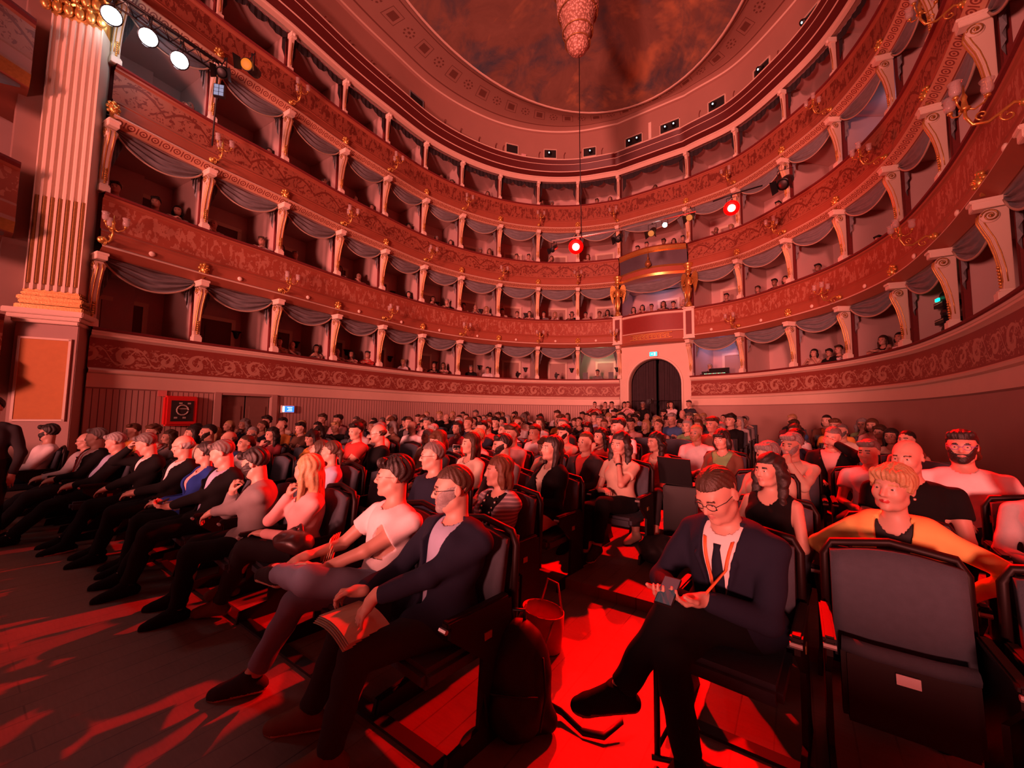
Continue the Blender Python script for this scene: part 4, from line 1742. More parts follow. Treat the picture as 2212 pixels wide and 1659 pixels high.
class SDF:
    def __init__(self):
        self.p = []
        self.post = []

    def cone(self, a, b, ra, rb, k=.02, sub=False):
        a, b = np.asarray(a, float), np.asarray(b, float)
        self.p.append(('c', a, b, ra, rb, k, sub, (a + b) / 2, np.linalg.norm(b - a) / 2 + max(ra, rb)))
        return self

    def ell(self, c, r, k=.03, rot=None, sub=False):
        c, r = np.asarray(c, float), np.asarray(r, float)
        self.p.append(('e', c, r, rot, None, k, sub, c, float(max(r))))
        return self

    def add(self, q):
        self.p += q
        return self

    def ev(self, P, prims=None):
        d = np.full(len(P), 10.0)
        for t, a, b, ra, rb, k, sub, _, _ in (self.p if prims is None else prims):
            if t == 'c':
                ab = b - a
                L = ab @ ab + 1e-12
                w = P - a
                h = np.clip((w @ ab) / L, 0, 1)
                w = w - h[:, None] * ab
                e = np.sqrt((w * w).sum(1)) - (ra + (rb - ra) * h)
            else:
                w = P - a
                if ra is not None:
                    w = w @ ra
                k0 = np.sqrt(((w / b) ** 2).sum(1)) + 1e-9
                k1 = np.sqrt(((w / (b * b)) ** 2).sum(1)) + 1e-9
                e = k0 * (k0 - 1) / k1
            if sub:
                e = -e
                h = np.clip(k - np.abs(d - e), 0, None) / k
                d = np.maximum(d, e) + h * h * k * .25
            else:
                h = np.clip(k - np.abs(d - e), 0, None) / k
                d = np.minimum(d, e) - h * h * k * .25
        for fn in self.post:
            d = fn(P, d)
        return d

    def mesh(self, h, B=8):
        lo = np.min([q[7] - q[8] for q in self.p if not q[6]], 0) - .03
        hi = np.max([q[7] + q[8] for q in self.p if not q[6]], 0) + .03
        n = np.ceil((hi - lo) / (h * B)).astype(int)
        I = np.stack(np.meshgrid(*[np.arange(m) for m in n], indexing='ij'), -1).reshape(-1, 3)
        cen = lo + (I + .5) * (h * B)
        rad = h * B * .9
        dc = self.ev(cen)
        I, cen = I[np.abs(dc) < rad * 1.25 + .02], cen[np.abs(dc) < rad * 1.25 + .02]
        gpt = np.stack(np.meshgrid(*[np.arange(B + 1)] * 3, indexing='ij'), -1).reshape(-1, 3)
        S = B + 1
        C = np.array([q[7] for q in self.p])
        RD = np.array([q[8] for q in self.p])
        KK = np.array([q[5] for q in self.p])
        SHIFT = 4096
        keys, pts, quads = [], [], []
        cube = gpt.reshape(S, S, S, 3)
        off = [(x, y, z) for x in (0, 1) for y in (0, 1) for z in (0, 1)]
        edges = [(a, b) for a in range(8) for b in range(a + 1, 8) if sum(abs(off[a][i] - off[b][i]) for i in range(3)) == 1]
        for bi, c in zip(I, cen):
            near = np.linalg.norm(C - c, axis=1) - RD - rad < .012 + KK
            pr = [q for q, m in zip(self.p, near) if m]
            if not pr:
                continue
            base = bi * B
            P = lo + (base + gpt) * h
            D = self.ev(P, pr).reshape(S, S, S)
            sg = D < 0
            cnt = sum(sg[x:x + B, y:y + B, z:z + B].astype(int) for x, y, z in off)
            act = np.argwhere((cnt > 0) & (cnt < 8))
            if len(act) == 0:
                continue
            dv = [D[act[:, 0] + x, act[:, 1] + y, act[:, 2] + z] for x, y, z in off]
            acc = np.zeros((len(act), 3))
            num = np.zeros(len(act))
            for a, b in edges:
                da, db = dv[a], dv[b]
                m = (da < 0) != (db < 0)
                t = np.where(m, da / np.where(m, da - db, 1), 0)
                oa, ob = np.array(off[a]), np.array(off[b])
                acc += m[:, None] * (oa + t[:, None] * (ob - oa))
                num += m
            pts.append(lo + (base + act + acc / num[:, None]) * h)
            g_ = base + act + 1
            keys.append((g_[:, 0] * SHIFT + g_[:, 1]) * SHIFT + g_[:, 2])
            for ax in range(3):
                o_ = [0, 0, 0]
                o_[ax] = 1
                s0 = sg[:B, :B, :B]
                s1 = sg[o_[0]:B + o_[0], o_[1]:B + o_[1], o_[2]:B + o_[2]]
                q = np.argwhere(s0 != s1)
                if len(q) == 0:
                    continue
                fl = s0[q[:, 0], q[:, 1], q[:, 2]]
                g2 = base + q + 1
                b1, b2 = [(1, 2), (2, 0), (0, 1)][ax]
                e1, e2 = np.zeros(3, int), np.zeros(3, int)
                e1[b1] = 1
                e2[b2] = 1
                qq = np.stack([g2, g2 - e1, g2 - e1 - e2, g2 - e2], 1)
                qq[~fl] = qq[~fl][:, ::-1]
                quads.append((qq[..., 0] * SHIFT + qq[..., 1]) * SHIFT + qq[..., 2])
        keys = np.concatenate(keys)
        pts = np.concatenate(pts)
        keys, idx = np.unique(keys, return_index=True)
        pts = pts[idx]
        quads = np.concatenate(quads)
        ii = np.searchsorted(keys, quads)
        ii = np.clip(ii, 0, len(keys) - 1)
        ok = (keys[ii] == quads).all(1)
        return pts, ii[ok]


def mesh_from(pts, quads, name='body'):
    me = bpy.data.meshes.new(name)
    me.vertices.add(len(pts))
    me.vertices.foreach_set('co', pts.astype(np.float32).ravel())
    nq = len(quads)
    me.loops.add(nq * 4)
    me.loops.foreach_set('vertex_index', quads.astype(np.int32).ravel())
    me.polygons.add(nq)
    me.polygons.foreach_set('loop_start', np.arange(0, nq * 4, 4, dtype=np.int32))
    me.polygons.foreach_set('use_smooth', np.ones(nq, dtype=bool))
    me.update(calc_edges=True)
    return me


def ik(a, c, l1, l2, pole):
    d = c - a
    L = min(np.linalg.norm(d), (l1 + l2) * .995)
    u = unit(d)
    x = (l1 * l1 - l2 * l2 + L * L) / (2 * L)
    hgt = math.sqrt(max(l1 * l1 - x * x, 1e-6))
    p = pole - u * (pole @ u)
    return a + u * x + unit(p) * hgt, a + u * L


def hand_prims(w, d, n, th, curl=.5, spread=.06, s=1.0):
    """wrist w, pointing d, palm normal n (the side the fingers close to), th = toward the thumb"""
    d, th = unit(d), unit(th - d * (th @ unit(d)))
    n = unit(n - d * (n @ d) - th * (n @ th))
    S = SDF()
    S.cone(w - d * .02, w + d * .02 * s, .027 * s, .024 * s, .02)
    S.cone(w + d * .03 * s + th * .008, w + d * .05 * s - th * .01, .024 * s, .024 * s, .02)
    for i, (o_, L, r) in enumerate(((.030, .072, .0088), (.010, .080, .0090), (-.010, .074, .0086), (-.029, .058, .0078))):
        k0 = w + (d * (.088 - abs(o_ - .005) * .25) + th * o_) * s
        S.cone(w + (d * .025 + th * o_ * .6) * s, k0, .013 * s, .0115 * s, .012)
        a = (o_ * spread * 30)
        dirn = unit(d + th * o_ * spread * 60 * .35)
        p = k0
        ang = curl * .5
        for seg, ll in enumerate((.44, .32, .24)):
            ang += curl * (.45 if seg == 0 else .62)
            dd = unit(dirn * math.cos(ang) + n * math.sin(ang))
            q = p + dd * L * ll * s
            S.cone(p, q, r * (1 - .08 * seg) * s, r * (.94 - .09 * seg) * s, .005)
            p = q
    t0 = w + (d * .022 + th * .022 + n * .006) * s
    d1 = unit(d * .62 + th * .75 + n * .25)
    t1_ = t0 + d1 * .042 * s
    d2 = unit(d * .85 + th * .30 + n * (.25 + curl * .3))
    t2_ = t1_ + d2 * .034 * s
    d3 = unit(d * .9 + th * .05 + n * (.3 + curl * .5))
    S.cone(t0, t1_, .0145 * s, .0115 * s, .012)
    S.cone(t1_, t2_, .0110 * s, .0098 * s, .006)
    S.cone(t2_, t2_ + d3 * .024 * s, .0098 * s, .0082 * s, .005)
    return S.p


def head_prims(Hc, Rh, fem=False, s=1.0, fat=1.0, mouth=0.0):
    S = SDF()
    T_ = lambda x, y, z: Hc + Rh @ (np.array([x, y, z]) * s)

    def e(c, r, k=.03, sub=False):
        S.ell(T_(*c), np.array(r) * s, k, Rh, sub)

    def c_(a, b, ra, rb, k=.01, sub=False):
        S.cone(T_(*a), T_(*b), ra * s, rb * s, k, sub)
    e((0, .014, .035), (.074 * fat, .094, .083), .01)
    e((0, -.024, -.022), (.060 * fat, .070, .083), .04)
    e((0, -.032, -.076), (.043 * fat * (.9 if fem else 1.06), .044, .034), .035)
    c_((-.006, -.076, -.100), (.006, -.076, -.100), .015, .015, .025)
    for sx in (-1, 1):
        e((sx * .036, -.062, -.028), (.024 * fat, .024, .026), .03)
        c_((sx * .048 * fat, .0, -.06), (sx * .036, -.04, -.088), .016, .013, .03)
    c_((-.034, -.080, .024), (.034, -.080, .024), .010 if not fem else .007, .010 if not fem else .007, .022)
    for sx in (-1, 1):
        e((sx * .031, -.103, .000), (.021, .018, .014), .012, True)
    for sx in (-1, 1):
        e((sx * .031, -.0775, .000), (.0125, .0125, .0125), .004)
        c_((sx * .020, -.087, .009), (sx * .044, -.082, .007), .0045, .004, .006)
        c_((sx * .022, -.0865, -.009), (sx * .042, -.082, -.009), .0035, .0035, .008)
    c_((0, -.086, .016), (0, -.108, -.030), .0085, .0115, .014)
    for sx in (-1, 1):
        c_((sx * .010, -.097, -.034), (sx * .013, -.094, -.033), .0075, .007, .006)
    # lips
    c_((-.022, -.083, -.060), (0, -.0925, -.0575), .0038, .0048, .006)
    c_((.022, -.083, -.060), (0, -.0925, -.0575), .0038, .0048, .004)
    c_((-.019, -.083, -.0655), (.0, -.0915, -.0685), .0038, .0058, .005)
    c_((.019, -.083, -.0655), (.0, -.0915, -.0685), .0038, .0058, .005)
    c_((-.020, -.094, -.0628), (.020, -.094, -.0628), .0014, .0014, .003, True)
    # ears
    for sx in (-1, 1):
        e((sx * .076 * fat, .016, .000), (.009, .019, .031), .007)
        e((sx * .087 * fat, .010, .002), (.006, .010, .018), .006, True)
    return S.p


HAIR = {}


def hair_sdf(style, Hc, Rh, s=1.0, seed=0):
    S = SDF()
    T_ = lambda x, y, z: Hc + Rh @ (np.array([x, y, z]) * s)

    def e(c, r, k=.03, sub=False):
        S.ell(T_(*c), np.array(r) * s, k, Rh, sub)

    def c_(a, b, ra, rb, k=.02, sub=False):
        S.cone(T_(*a), T_(*b), ra * s, rb * s, k, sub)
    bump, fr = .003, 90
    hair_line = (-.030, .054)
    if style == 'short':
        e((0, .015, .045), (.084, .103, .089))
        c_((-.05, -.055, .088), (.05, -.060, .091), .024, .027)
    elif style == 'cropped':
        e((0, .013, .041), (.0800, .1015, .0885))
        hair_line = (-.036, .064)
    elif style == 'fringe_bald':
        e((0, .026, .010), (.082, .096, .058))
        hair_line = (.005, -.02)
    elif style == 'full':
        e((0, .022, .050), (.090, .104, .095))
        c_((-.055, -.060, .085), (.045, -.070, .090), .028, .032)
        bump = .005
    elif style == 'curly':
        e((0, .020, .055), (.098, .108, .098))
        c_((-.05, -.055, .085), (.05, -.055, .085), .035, .035)
        for sx in (-1, 1):
            e((sx * .075, .03, .0), (.03, .05, .05))
        bump, fr = .010, 55
    elif style in ('long', 'long_curly', 'bob', 'bangs'):
        e((0, .024, .046), (.090, .106, .094))
        L = {'long': -.27, 'long_curly': -.25, 'bob': -.115, 'bangs': -.10}[style]
        w = 1.25 if style == 'long_curly' else 1.0
        for sx in (-1, 1):
            c_((sx * .070, .012, .045), (sx * .083 * w, .010, -.06), .027, .030 * w)
            c_((sx * .083 * w, .010, -.06), (sx * .085 * w, .02 if L > -.2 else -.02, L), .030 * w, .022 * w, .03)
        e((0, .062, -.05), (.085 * w, .050, .10))
        c_((-.03, .075, -.05), (-.03, .085, L), .045 * w, .035, .04)
        c_((.03, .075, -.05), (.03, .085, L), .045 * w, .035, .04)
        if style == 'bangs':
            c_((-.045, -.072, .060), (.045, -.074, .060), .020, .022, .03)
            hair_line = (-.045, .024)
        bump, fr = (.009, 60) if style == 'long_curly' else (.003, 120)
    elif style in ('bun', 'tied'):
        e((0, .022, .042), (.081, .099, .088))
        e((0, .115, .055 if style == 'bun' else -.005), (.036, .034, .036))
        if style == 'tied':
            c_((0, .12, -.01), (0, .11, -.17), .026, .014)
        hair_line = (-.030, .052)
    elif style == 'pixie':
        e((0, .020, .046), (.087, .102, .091))
        for sx in (-1, 1):
            c_((sx * .068, -.015, .03), (sx * .076, -.02, -.012), .016, .010, .03)
            c_((sx * .06, -.055, .075), (sx * .066, -.062, .035), .018, .010, .03)
        c_((-.045, -.072, .075), (.040, -.076, .072), .020, .024, .03)
        c_((0, .085, .0), (0, .075, -.06), .045, .03)
        hair_line = (-.05, .038)
        bump = .005
    y0, z0 = hair_line
    lon = style in ('long', 'long_curly', 'bob', 'bangs')
    ph = seed * 1.7

    def post(P, d):
        q = ((P - Hc) @ Rh) / s
        x, y, z = q[:, 0], q[:, 1], q[:, 2]
        th = np.arctan2(x, y + .03)
        if style in ('curly', 'long_curly'):
            d = d + bump * np.sin(x * fr + ph) * np.sin(y * fr + 2 * np.sin(z * 30)) * np.sin(z * fr * .9 + ph)
        else:
            d = d + bump * np.sin(th * 22 + z * 18 + 1.5 * np.sin(z * 40 + ph)) * .55 + bump * .4 * np.sin(x * 210 + ph)
        # face opening
        if style == 'fringe_bald':
            d = np.maximum(d, -(y - y0) * .9)
            d = np.maximum(d, z - .040)
            return np.maximum(d, -.075 - z)
        face = -((z - z0) + np.clip(y - y0, 0, None) * 3.2 + np.clip(y0 - y, 0, None) * .25)
        open_ = np.where(y < y0 + .012, face, -((y - y0 - .012) * 1.0))
        if lon:
            cut = np.maximum(-(z - z0 - .35 * np.clip(np.abs(x) - .02, 0, None)), np.abs(x) * .95 - .064 - .10 * np.clip(-z - .02, 0, .1))
            cut = np.where(y < .03, np.minimum((z - z0), -(np.abs(x) - .060 - .12 * np.clip(-z, 0, .12))), -1.0)
            cut = np.minimum(cut * 0 + np.minimum(-(z - z0 - .9 * np.clip(np.abs(x) - .035, 0, None) * 0), -(np.abs(x) - .064)), -(y - .012))
            return np.maximum(d, cut)
        # short hair: keep what is above a line from forehead over the ear to the nape
        line = np.where(y < -.02, z0, np.where(y < .035, z0 - (y + .02) * 1.1, z0 - .06 - (y - .035) * 1.7))
        if style == 'pixie':
            line = line - np.where(np.abs(x) > .052, .045, 0.0)
        return np.maximum(d, (line - z) * .8)
    S.post.append(post)
    return S


def build_person(sp, h=.011, hh=None):
    """returns dict of meshes. local frame: facing -Y, origin on the floor below the hips"""
    g = sp.get
    fem = g('fem', False)
    sc = g('size', 1.0)
    lean = g('lean', .22)          # backwards
    side = g('side', 0.0)
    stand = g('stand', False)
    hipz = .90 if stand else .52
    hip = V3(0, 0, hipz)
    Rs = roty(side) @ rotx(-lean)        # +lean tips the chest toward +y
    Rs = rotz(g('twist', 0.0)) @ Rs
    up = lambda x, y, z: hip + Rs @ V3(x, y, z)
    shw = (.160 if fem else .185) * g('build', 1.0)
    fat = g('fat', 1.0)
    chest = up(0, 0, .33)
    nb = up(0, .005, .46)
    sh = {s: up(s * shw, .0, .392 - g('shrug', {}).get(s, 0)) for s in (-1, 1)}
    hp = {s: hip + V3(s * .09, 0, 0) for s in (-1, 1)}
    yaw, pitch, roll = g('head', (0, 0, 0))
    Rh = rotz(yaw) @ rotx(-pitch) @ roty(roll)
    Hc = nb + V3(0, -.01, .05) + Rs @ V3(0, 0, .02) + Rh @ V3(0, -.022, .105) * 1.0
    UA, FA = .285, .255
    wr, el, hd = {}, {}, {}
    poles = g('pole', {})
    arms = g('arms', {})
    for s in (-1, 1):
        tgt = arms.get(s, V3(s * .07, -.24, .62))
        tgt = np.asarray(tgt, float)
        pole = np.asarray(poles.get(s, (s * .7, .4, -.6)), float)
        el[s], wr[s] = ik(sh[s], tgt, UA, FA, pole)
    TH, CA = .44, .43
    kn, an, toe = {}, {}, {}
    legs = g('legs', {})
    for s in (-1, 1):
        if stand:
            foot = np.asarray(legs.get(s, (s * .10, .0, .08)), float)
        else:
            foot = np.asarray(legs.get(s, (s * .13, -.45, .08)), float)
        kn[s], an[s] = ik(hp[s], foot, TH, CA, np.asarray(g('kpole', {}).get(s, (s * .12, -.5, 1.0 if not stand else .0)), float))
        td = np.asarray(g('toes', {}).get(s, (s * .15, -1, -.12)), float)
        toe[s] = an[s] + unit(td) * .15
    S = SDF()
    S.ell(hip + V3(0, .01, .03), (.155 * fat, .115 * fat, .105), .03)
    S.ell(up(0, -.012 * (fat * 3 - 2), .15), (.135 * fat, .098 * fat ** 1.6, .15), .07)
    S.ell(up(0, .0, .31), (shw * .93, .108, .155), .06, Rs)
    S.cone(up(-shw * .55, .01, .41), up(shw * .55, .01, .41), .055, .055, .06)
    if fem:
        for s in (-1, 1):
            S.ell(up(s * .07, -.085, .30), (.055, .055, .055), .04)
    else:
        S.ell(up(0, -.05, .34), (.13, .06, .08), .05)
    S.cone(up(0, .0, .42), Hc + Rh @ V3(0, .025, -.05), .060 if not fem else .050, .055 if not fem else .046, .04)
    for s in (-1, 1):
        S.cone(sh[s], el[s], .050 if not fem else .042, .038 if not fem else .033, .035)
        S.cone(el[s], wr[s], .038 if not fem else .032, .024 if not fem else .021, .015)
        S.cone(hp[s], kn[s], .086, .058, .05)
        S.cone(kn[s], an[s], .056, .036, .02)
        S.cone(kn[s] * .65 + an[s] * .35 + V3(0, .02, 0), an[s], .052, .034, .03)
        heel = an[s] + V3(0, .03, -.04)
        S.cone(heel, toe[s] + V3(0, 0, -.035), .032, .024, .03)
        S.cone(an[s], toe[s] + V3(0, 0, -.03), .034, .022, .03)
    body0 = len(S.p)
    S.add(head_prims(Hc, Rh, fem, g('hs', 1.0), g('hfat', 1.0)))
    hands = g('hands', {})
    for s in (-1, 1):
        d = unit(wr[s] - el[s])
        hsp = hands.get(s, {})
        dd = unit(np.asarray(hsp.get('d', d), float))
        nn = np.asarray(hsp.get('n', (0, 0, -1)), float)
        th = np.asarray(hsp.get('th', (-s, 0, 0)), float)
        S.add(hand_prims(wr[s], dd, nn, th, hsp.get('curl', .45), hsp.get('spread', .06), .93 if fem else 1.0))
    out = {}
    pts, q = S.mesh(h)
    me = mesh_from(pts, q, 'person')
    cen = (pts[q].mean(1) - Hc) @ Rh
    x, y, z = cen[:, 0], cen[:, 1], cen[:, 2]
    mi = np.zeros(len(q), np.int32)
    lip = (np.abs(z + .0632) < .0092) & (np.abs(x) < .023 - np.abs(z + .0632) * .9) & (y < -.080)
    mi[lip] = 1
    ex = np.abs(x) - .031
    eye = (ex ** 2 + (z) ** 2 < .0105 ** 2) & (y < -.070)
    mi[eye] = 2
    brow = (np.abs(z - .0245 + np.abs(ex) * .15) < .0045) & (np.abs(x) > .014) & (np.abs(x) < .048) & (y < -.06)
    mi[brow] = 3
    if h < .009:
        mi[eye] = 0
        if g('shut', False):
            mi[(np.abs(z + .004) < .0024) & (ex ** 2 < .0105 ** 2) & (y < -.078)] = 3
        else:
            # eyeballs: white, iris and pupil rings, added to the same mesh
            gx, gzz = g('gaze', (0.0, 0.0))
            ev, ef, em = [], [], []
            nb_ = len(pts)
            for sx in (-1, 1):
                ec = np.array([sx * .031, -.0772, .0005])
                G = rotz(gx) @ rotx(gzz)
                rings = [0, .22, .46, .50, .8, 1.1, 1.4]
                b0_ = nb_ + len(ev)
                for ri, a in enumerate(rings):
                    for k in range(14):
                        t = 2 * PI * k / 14
                        v = G @ np.array([math.sin(a) * math.cos(t), -math.cos(a), math.sin(a) * math.sin(t)]) * .0136
                        ev.append(Hc + Rh @ (ec + v))
                for ri in range(len(rings) - 1):
                    for k in range(14):
                        ef.append((b0_ + ri * 14 + k, b0_ + ri * 14 + (k + 1) % 14, b0_ + (ri + 1) * 14 + (k + 1) % 14, b0_ + (ri + 1) * 14 + k))
                        em.append(2 if ri < 2 else 4)
            pts = np.concatenate([pts, np.array(ev)])
            q = np.concatenate([q, np.array(ef)])
            mi = np.concatenate([mi, np.array(em, np.int32)])
            bpy.data.meshes.remove(me)
            me = mesh_from(pts, q, 'person')
    me.polygons.foreach_set('material_index', mi)
    out['body'] = me
    out['dbg'] = dict(Hc=Hc, Rh=Rh, wr=wr, el=el, an=an, toe=toe, kn=kn, sh=sh, up=up, Rs=Rs, nb=nb, hip=hip)
    hh = hh or (h * 1.3 if h < .009 else max(h, .0105))

    def fold(amp, f1=26.0):
        def fn(P, d):
            return d + amp * np.sin(P[:, 0] * f1 + 3 * np.sin(P[:, 2] * 9)) * np.sin(P[:, 2] * f1 * .8 + 2.5 * np.sin(P[:, 1] * 11) + P[:, 0] * 8)
        return fn

    # upper garment
    def torso(S2, ex_, low=-.06, neck=True):
        S2.ell(up(0, -.012 * (fat * 3 - 2), .14), (.137 * fat + ex_, .100 * fat ** 1.6 + ex_, .17 + ex_), .07)
        S2.ell(up(0, .0, .31), (shw * .93 + ex_, .110 + ex_, .150 + ex_), .06, Rs)
        S2.cone(up(-shw * .55, .01, .405), up(shw * .55, .01, .405), .054 + ex_, .054 + ex_, .06)
        S2.ell(hip + V3(0, .01, .05), (.16 * fat + ex_, .12 * fat + ex_, .085 + ex_), .05)
        if fem:
            for s in (-1, 1):
                S2.ell(up(s * .07, -.085, .30), (.056 + ex_,) * 3, .05)
        else:
            S2.ell(up(0, -.05, .34), (.13 + ex_, .06 + ex_, .08 + ex_), .05)

    def loc(P):
        return (P - hip) @ Rs

    def neckcut(r, depth, squareness=0.0):
        c = up(0, -.02, .50)

        def fn(P, d):
            q_ = loc(P)
            zz = q_[:, 2]
            rr = np.sqrt(q_[:, 0] ** 2 + (q_[:, 1] + .015) ** 2 * .8)
            # hole around the neck, lower at the front
            hole = rr - r
            lim = (.415 - depth * np.clip(-q_[:, 1] * 12, 0, 1)) - zz
            return np.maximum(d, -np.maximum(hole, lim))
        return fn

    top = g('top', 'shirt')
    slv = {'tee': .52, 'polo': .55, 'sleeveless': .0, 'shirt': .93, 'sweater': .95, 'blouse': .9, 'rolled': 1.0}
    clothes = []
    if top != 'none':
        S2 = SDF()
        torso(S2, .013)
        L = slv.get(top, .93)
        arm_r = (.057 if not fem else .050) if not g('jacket') else (.052 if not fem else .044)
        for s in (-1, 1):
            if top == 'sleeveless' or (g('jacket') and L < .9):
                S2.cone(sh[s] * .8 + chest * .2, sh[s], .05, .045, .03)
                continue
            if L < .9:
                S2.cone(sh[s], sh[s] + (el[s] - sh[s]) * (L + .12), arm_r + .004, arm_r + .008, .035)
            else:
                S2.cone(sh[s], el[s], arm_r, arm_r * .85, .035)
                e_ = el[s] + (wr[s] - el[s]) * (.90 if top != 'rolled' else .35)
                S2.cone(el[s], e_, arm_r * .85, .036 if not g('jacket') else .030, .02)
                if top == 'rolled':
                    S2.cone(e_, e_ + (e_ - el[s]) * .1, .046, .046, .006)
        S2.post.append(fold(.0035 if not g('jacket') else .001))
        if top == 'sleeveless':
            S2.post.append(neckcut(.085, .06))
            def armhole(P, d):
                q_ = loc(P)
                return np.maximum(d, np.abs(q_[:, 0]) - shw * .92)
            S2.post.append(armhole)
        else:
            S2.post.append(neckcut(.066 if top != 'blouse' else .078, g('neck', .03 if top in ('tee', 'sweater') else .05)))
        if L < .9 and top != 'sleeveless' and not g('jacket'):
            for s in (-1, 1):
                def cuff(P, d, s=s):
                    dr_ = unit(el[s] - sh[s])
                    t_ = (P - sh[s]) @ dr_ - L * UA
                    nr_ = np.linalg.norm((P - sh[s]) - ((P - sh[s]) @ dr_)[:, None] * dr_, axis=1) < .085
                    return np.where(nr_ & (t_ > -.05) & (t_ < .12), np.maximum(d, t_), d)
                S2.post.append(cuff)
        if top in ('shirt', 'polo', 'rolled'):
            for s in (-1, 1):
                S2.cone(up(s * .012, -.098, .405), up(s * .062, .02, .455), .014, .016, .008)
                S2.cone(up(s * .062, .02, .455), up(0, .065, .465), .016, .016, .008)
        out['dbg']['shirt'] = S2
        clothes.append(('shirt' if top in ('shirt', 'polo', 'rolled', 'tee') else 'top', S2, 'top'))
    if g('jacket', None):
        S3 = SDF()
        torso(S3, .028)
        for s in (-1, 1):
            S3.cone(sh[s], el[s], .065 if not fem else .055, .056 if not fem else .047, .035)
            e_ = el[s] + (wr[s] - el[s]) * g('cuff', .86)
            S3.cone(el[s], e_, .056 if not fem else .047, .042 if not fem else .037, .02)
                        # lapels
            S3.cone(up(s * .055, -.07, .44), up(s * .075, -.135, .34), .020, .022, .006)
            S3.cone(up(s * .075, -.135, .34), up(s * .015, -.135 - .03 * (fat > 1.1), .12), .022, .010, .006)
            S3.cone(up(s * .062, .03, .462), up(s * .055, -.07, .44), .018, .020, .008)
            S3.cone(up(0, .07, .465), up(s * .062, .03, .462), .018, .018, .008)
            S3.cone(hip + V3(s * .10, .0, .03), hip + (kn[s] - hip) * .38 + V3(s * .03, 0, .02), .115, .085, .04)
        S3.post.append(fold(.005, 20))
        vd = g('vdepth', .14)
        vw = g('vwidth', .085)

        def vcut(P, d):
            q_ = loc(P)
            w = np.clip((q_[:, 2] - vd) / (.45 - vd), 0, 1) ** .8 * vw
            if g('open', False):
                w = np.maximum(w, g('open') * np.clip((vd + .05 - q_[:, 2]) * 3, .35, 1))
            wedge = np.abs(q_[:, 0]) - w
            fr = q_[:, 1] + .03
            near = -(q_[:, 1] + .165 + .12 * (fat - 1))          # leaves sleeves that cross the chest alone
            d = np.maximum(d, -np.maximum(np.maximum(wedge, fr), near))
            rr = np.sqrt(q_[:, 0] ** 2 + (q_[:, 1] + .01) ** 2)
            return np.maximum(d, -np.maximum(rr - .062, .42 - q_[:, 2]))
        S3.post.append(vcut)
        out['dbg']['jacket'] = S3
        clothes.append(('jacket', S3, 'jacket'))
    if g('bottom', 'trousers') != 'none':
        S4 = SDF()
        S4.ell(hip + V3(0, .01, .03), (.165 * fat, .125 * fat, .112), .03)
        cr = g('crop', .94)
        for s in (-1, 1):
            S4.cone(hp[s], kn[s], .098, .076, .05)
            e_ = kn[s] + (an[s] - kn[s]) * cr
            S4.cone(kn[s], e_, .074, .056 if g('slim', 0) == 0 else .048, .02)
        S4.post.append(fold(.006, 22))
        for s in (-1, 1):
            def hem(P, d, s=s):
                dr_ = unit(an[s] - kn[s])
                L_ = np.linalg.norm(an[s] - kn[s]) * cr
                v = (P - kn[s])
                t_ = v @ dr_ - L_
                nr_ = np.linalg.norm(v - (v @ dr_)[:, None] * dr_, axis=1) < .09
                return np.where(nr_ & (t_ > -.04) & (t_ < .10), np.maximum(d, t_), d)
            S4.post.append(hem)
        clothes.append(('trousers', S4, 'bottom'))
    for nm, S_, slot in clothes:
        p_, q_ = S_.mesh(hh)
        out[slot] = mesh_from(p_, q_, nm)
    # hair
    st = g('hair', 'short')
    if st != 'bald':
        p_, q_ = hair_sdf(st, Hc, Rh, g('hs', 1.0), g('seed', 0)).mesh(.0045 if h < .006 else (.0055 if h < .009 else .009))
        out['hair'] = mesh_from(p_, q_, 'hair')
    if g('beard'):
        S5 = SDF()
        S5.add([q_ for q_ in head_prims(Hc, Rh, fem, g('hs', 1.0) * 1.0, g('hfat', 1.0) * 1.0)[:7]])
        S5.p = [(a, b, c, d_, e, f, s_, i, j) for a, b, c, d_, e, f, s_, i, j in S5.p]

        def bp(P, d, amt=g('beard')):
            q_ = (P - Hc) @ Rh
            x_, y_, z_ = q_[:, 0], q_[:, 1], q_[:, 2]
            d = d - (.0035 + .0025 * amt) - .0010 * np.sin(x_ * 300) * np.sin(z_ * 260)
            topl = np.where(np.abs(x_) < .026, -.048, -.045 + np.clip(np.abs(x_) - .035, 0, 1) * 1.6)
            d = np.maximum(d, z_ - topl)
            d = np.maximum(d, y_ - .005)
            mouth = np.sqrt((x_ / .024) ** 2 + ((z_ + .0635) / .0085) ** 2) - 1
            return np.maximum(d, -mouth * .008)
        S5.post.append(bp)
        p_, q_ = S5.mesh(.004 if h < .009 else .009)
        out['beard'] = mesh_from(p_, q_, 'beard')
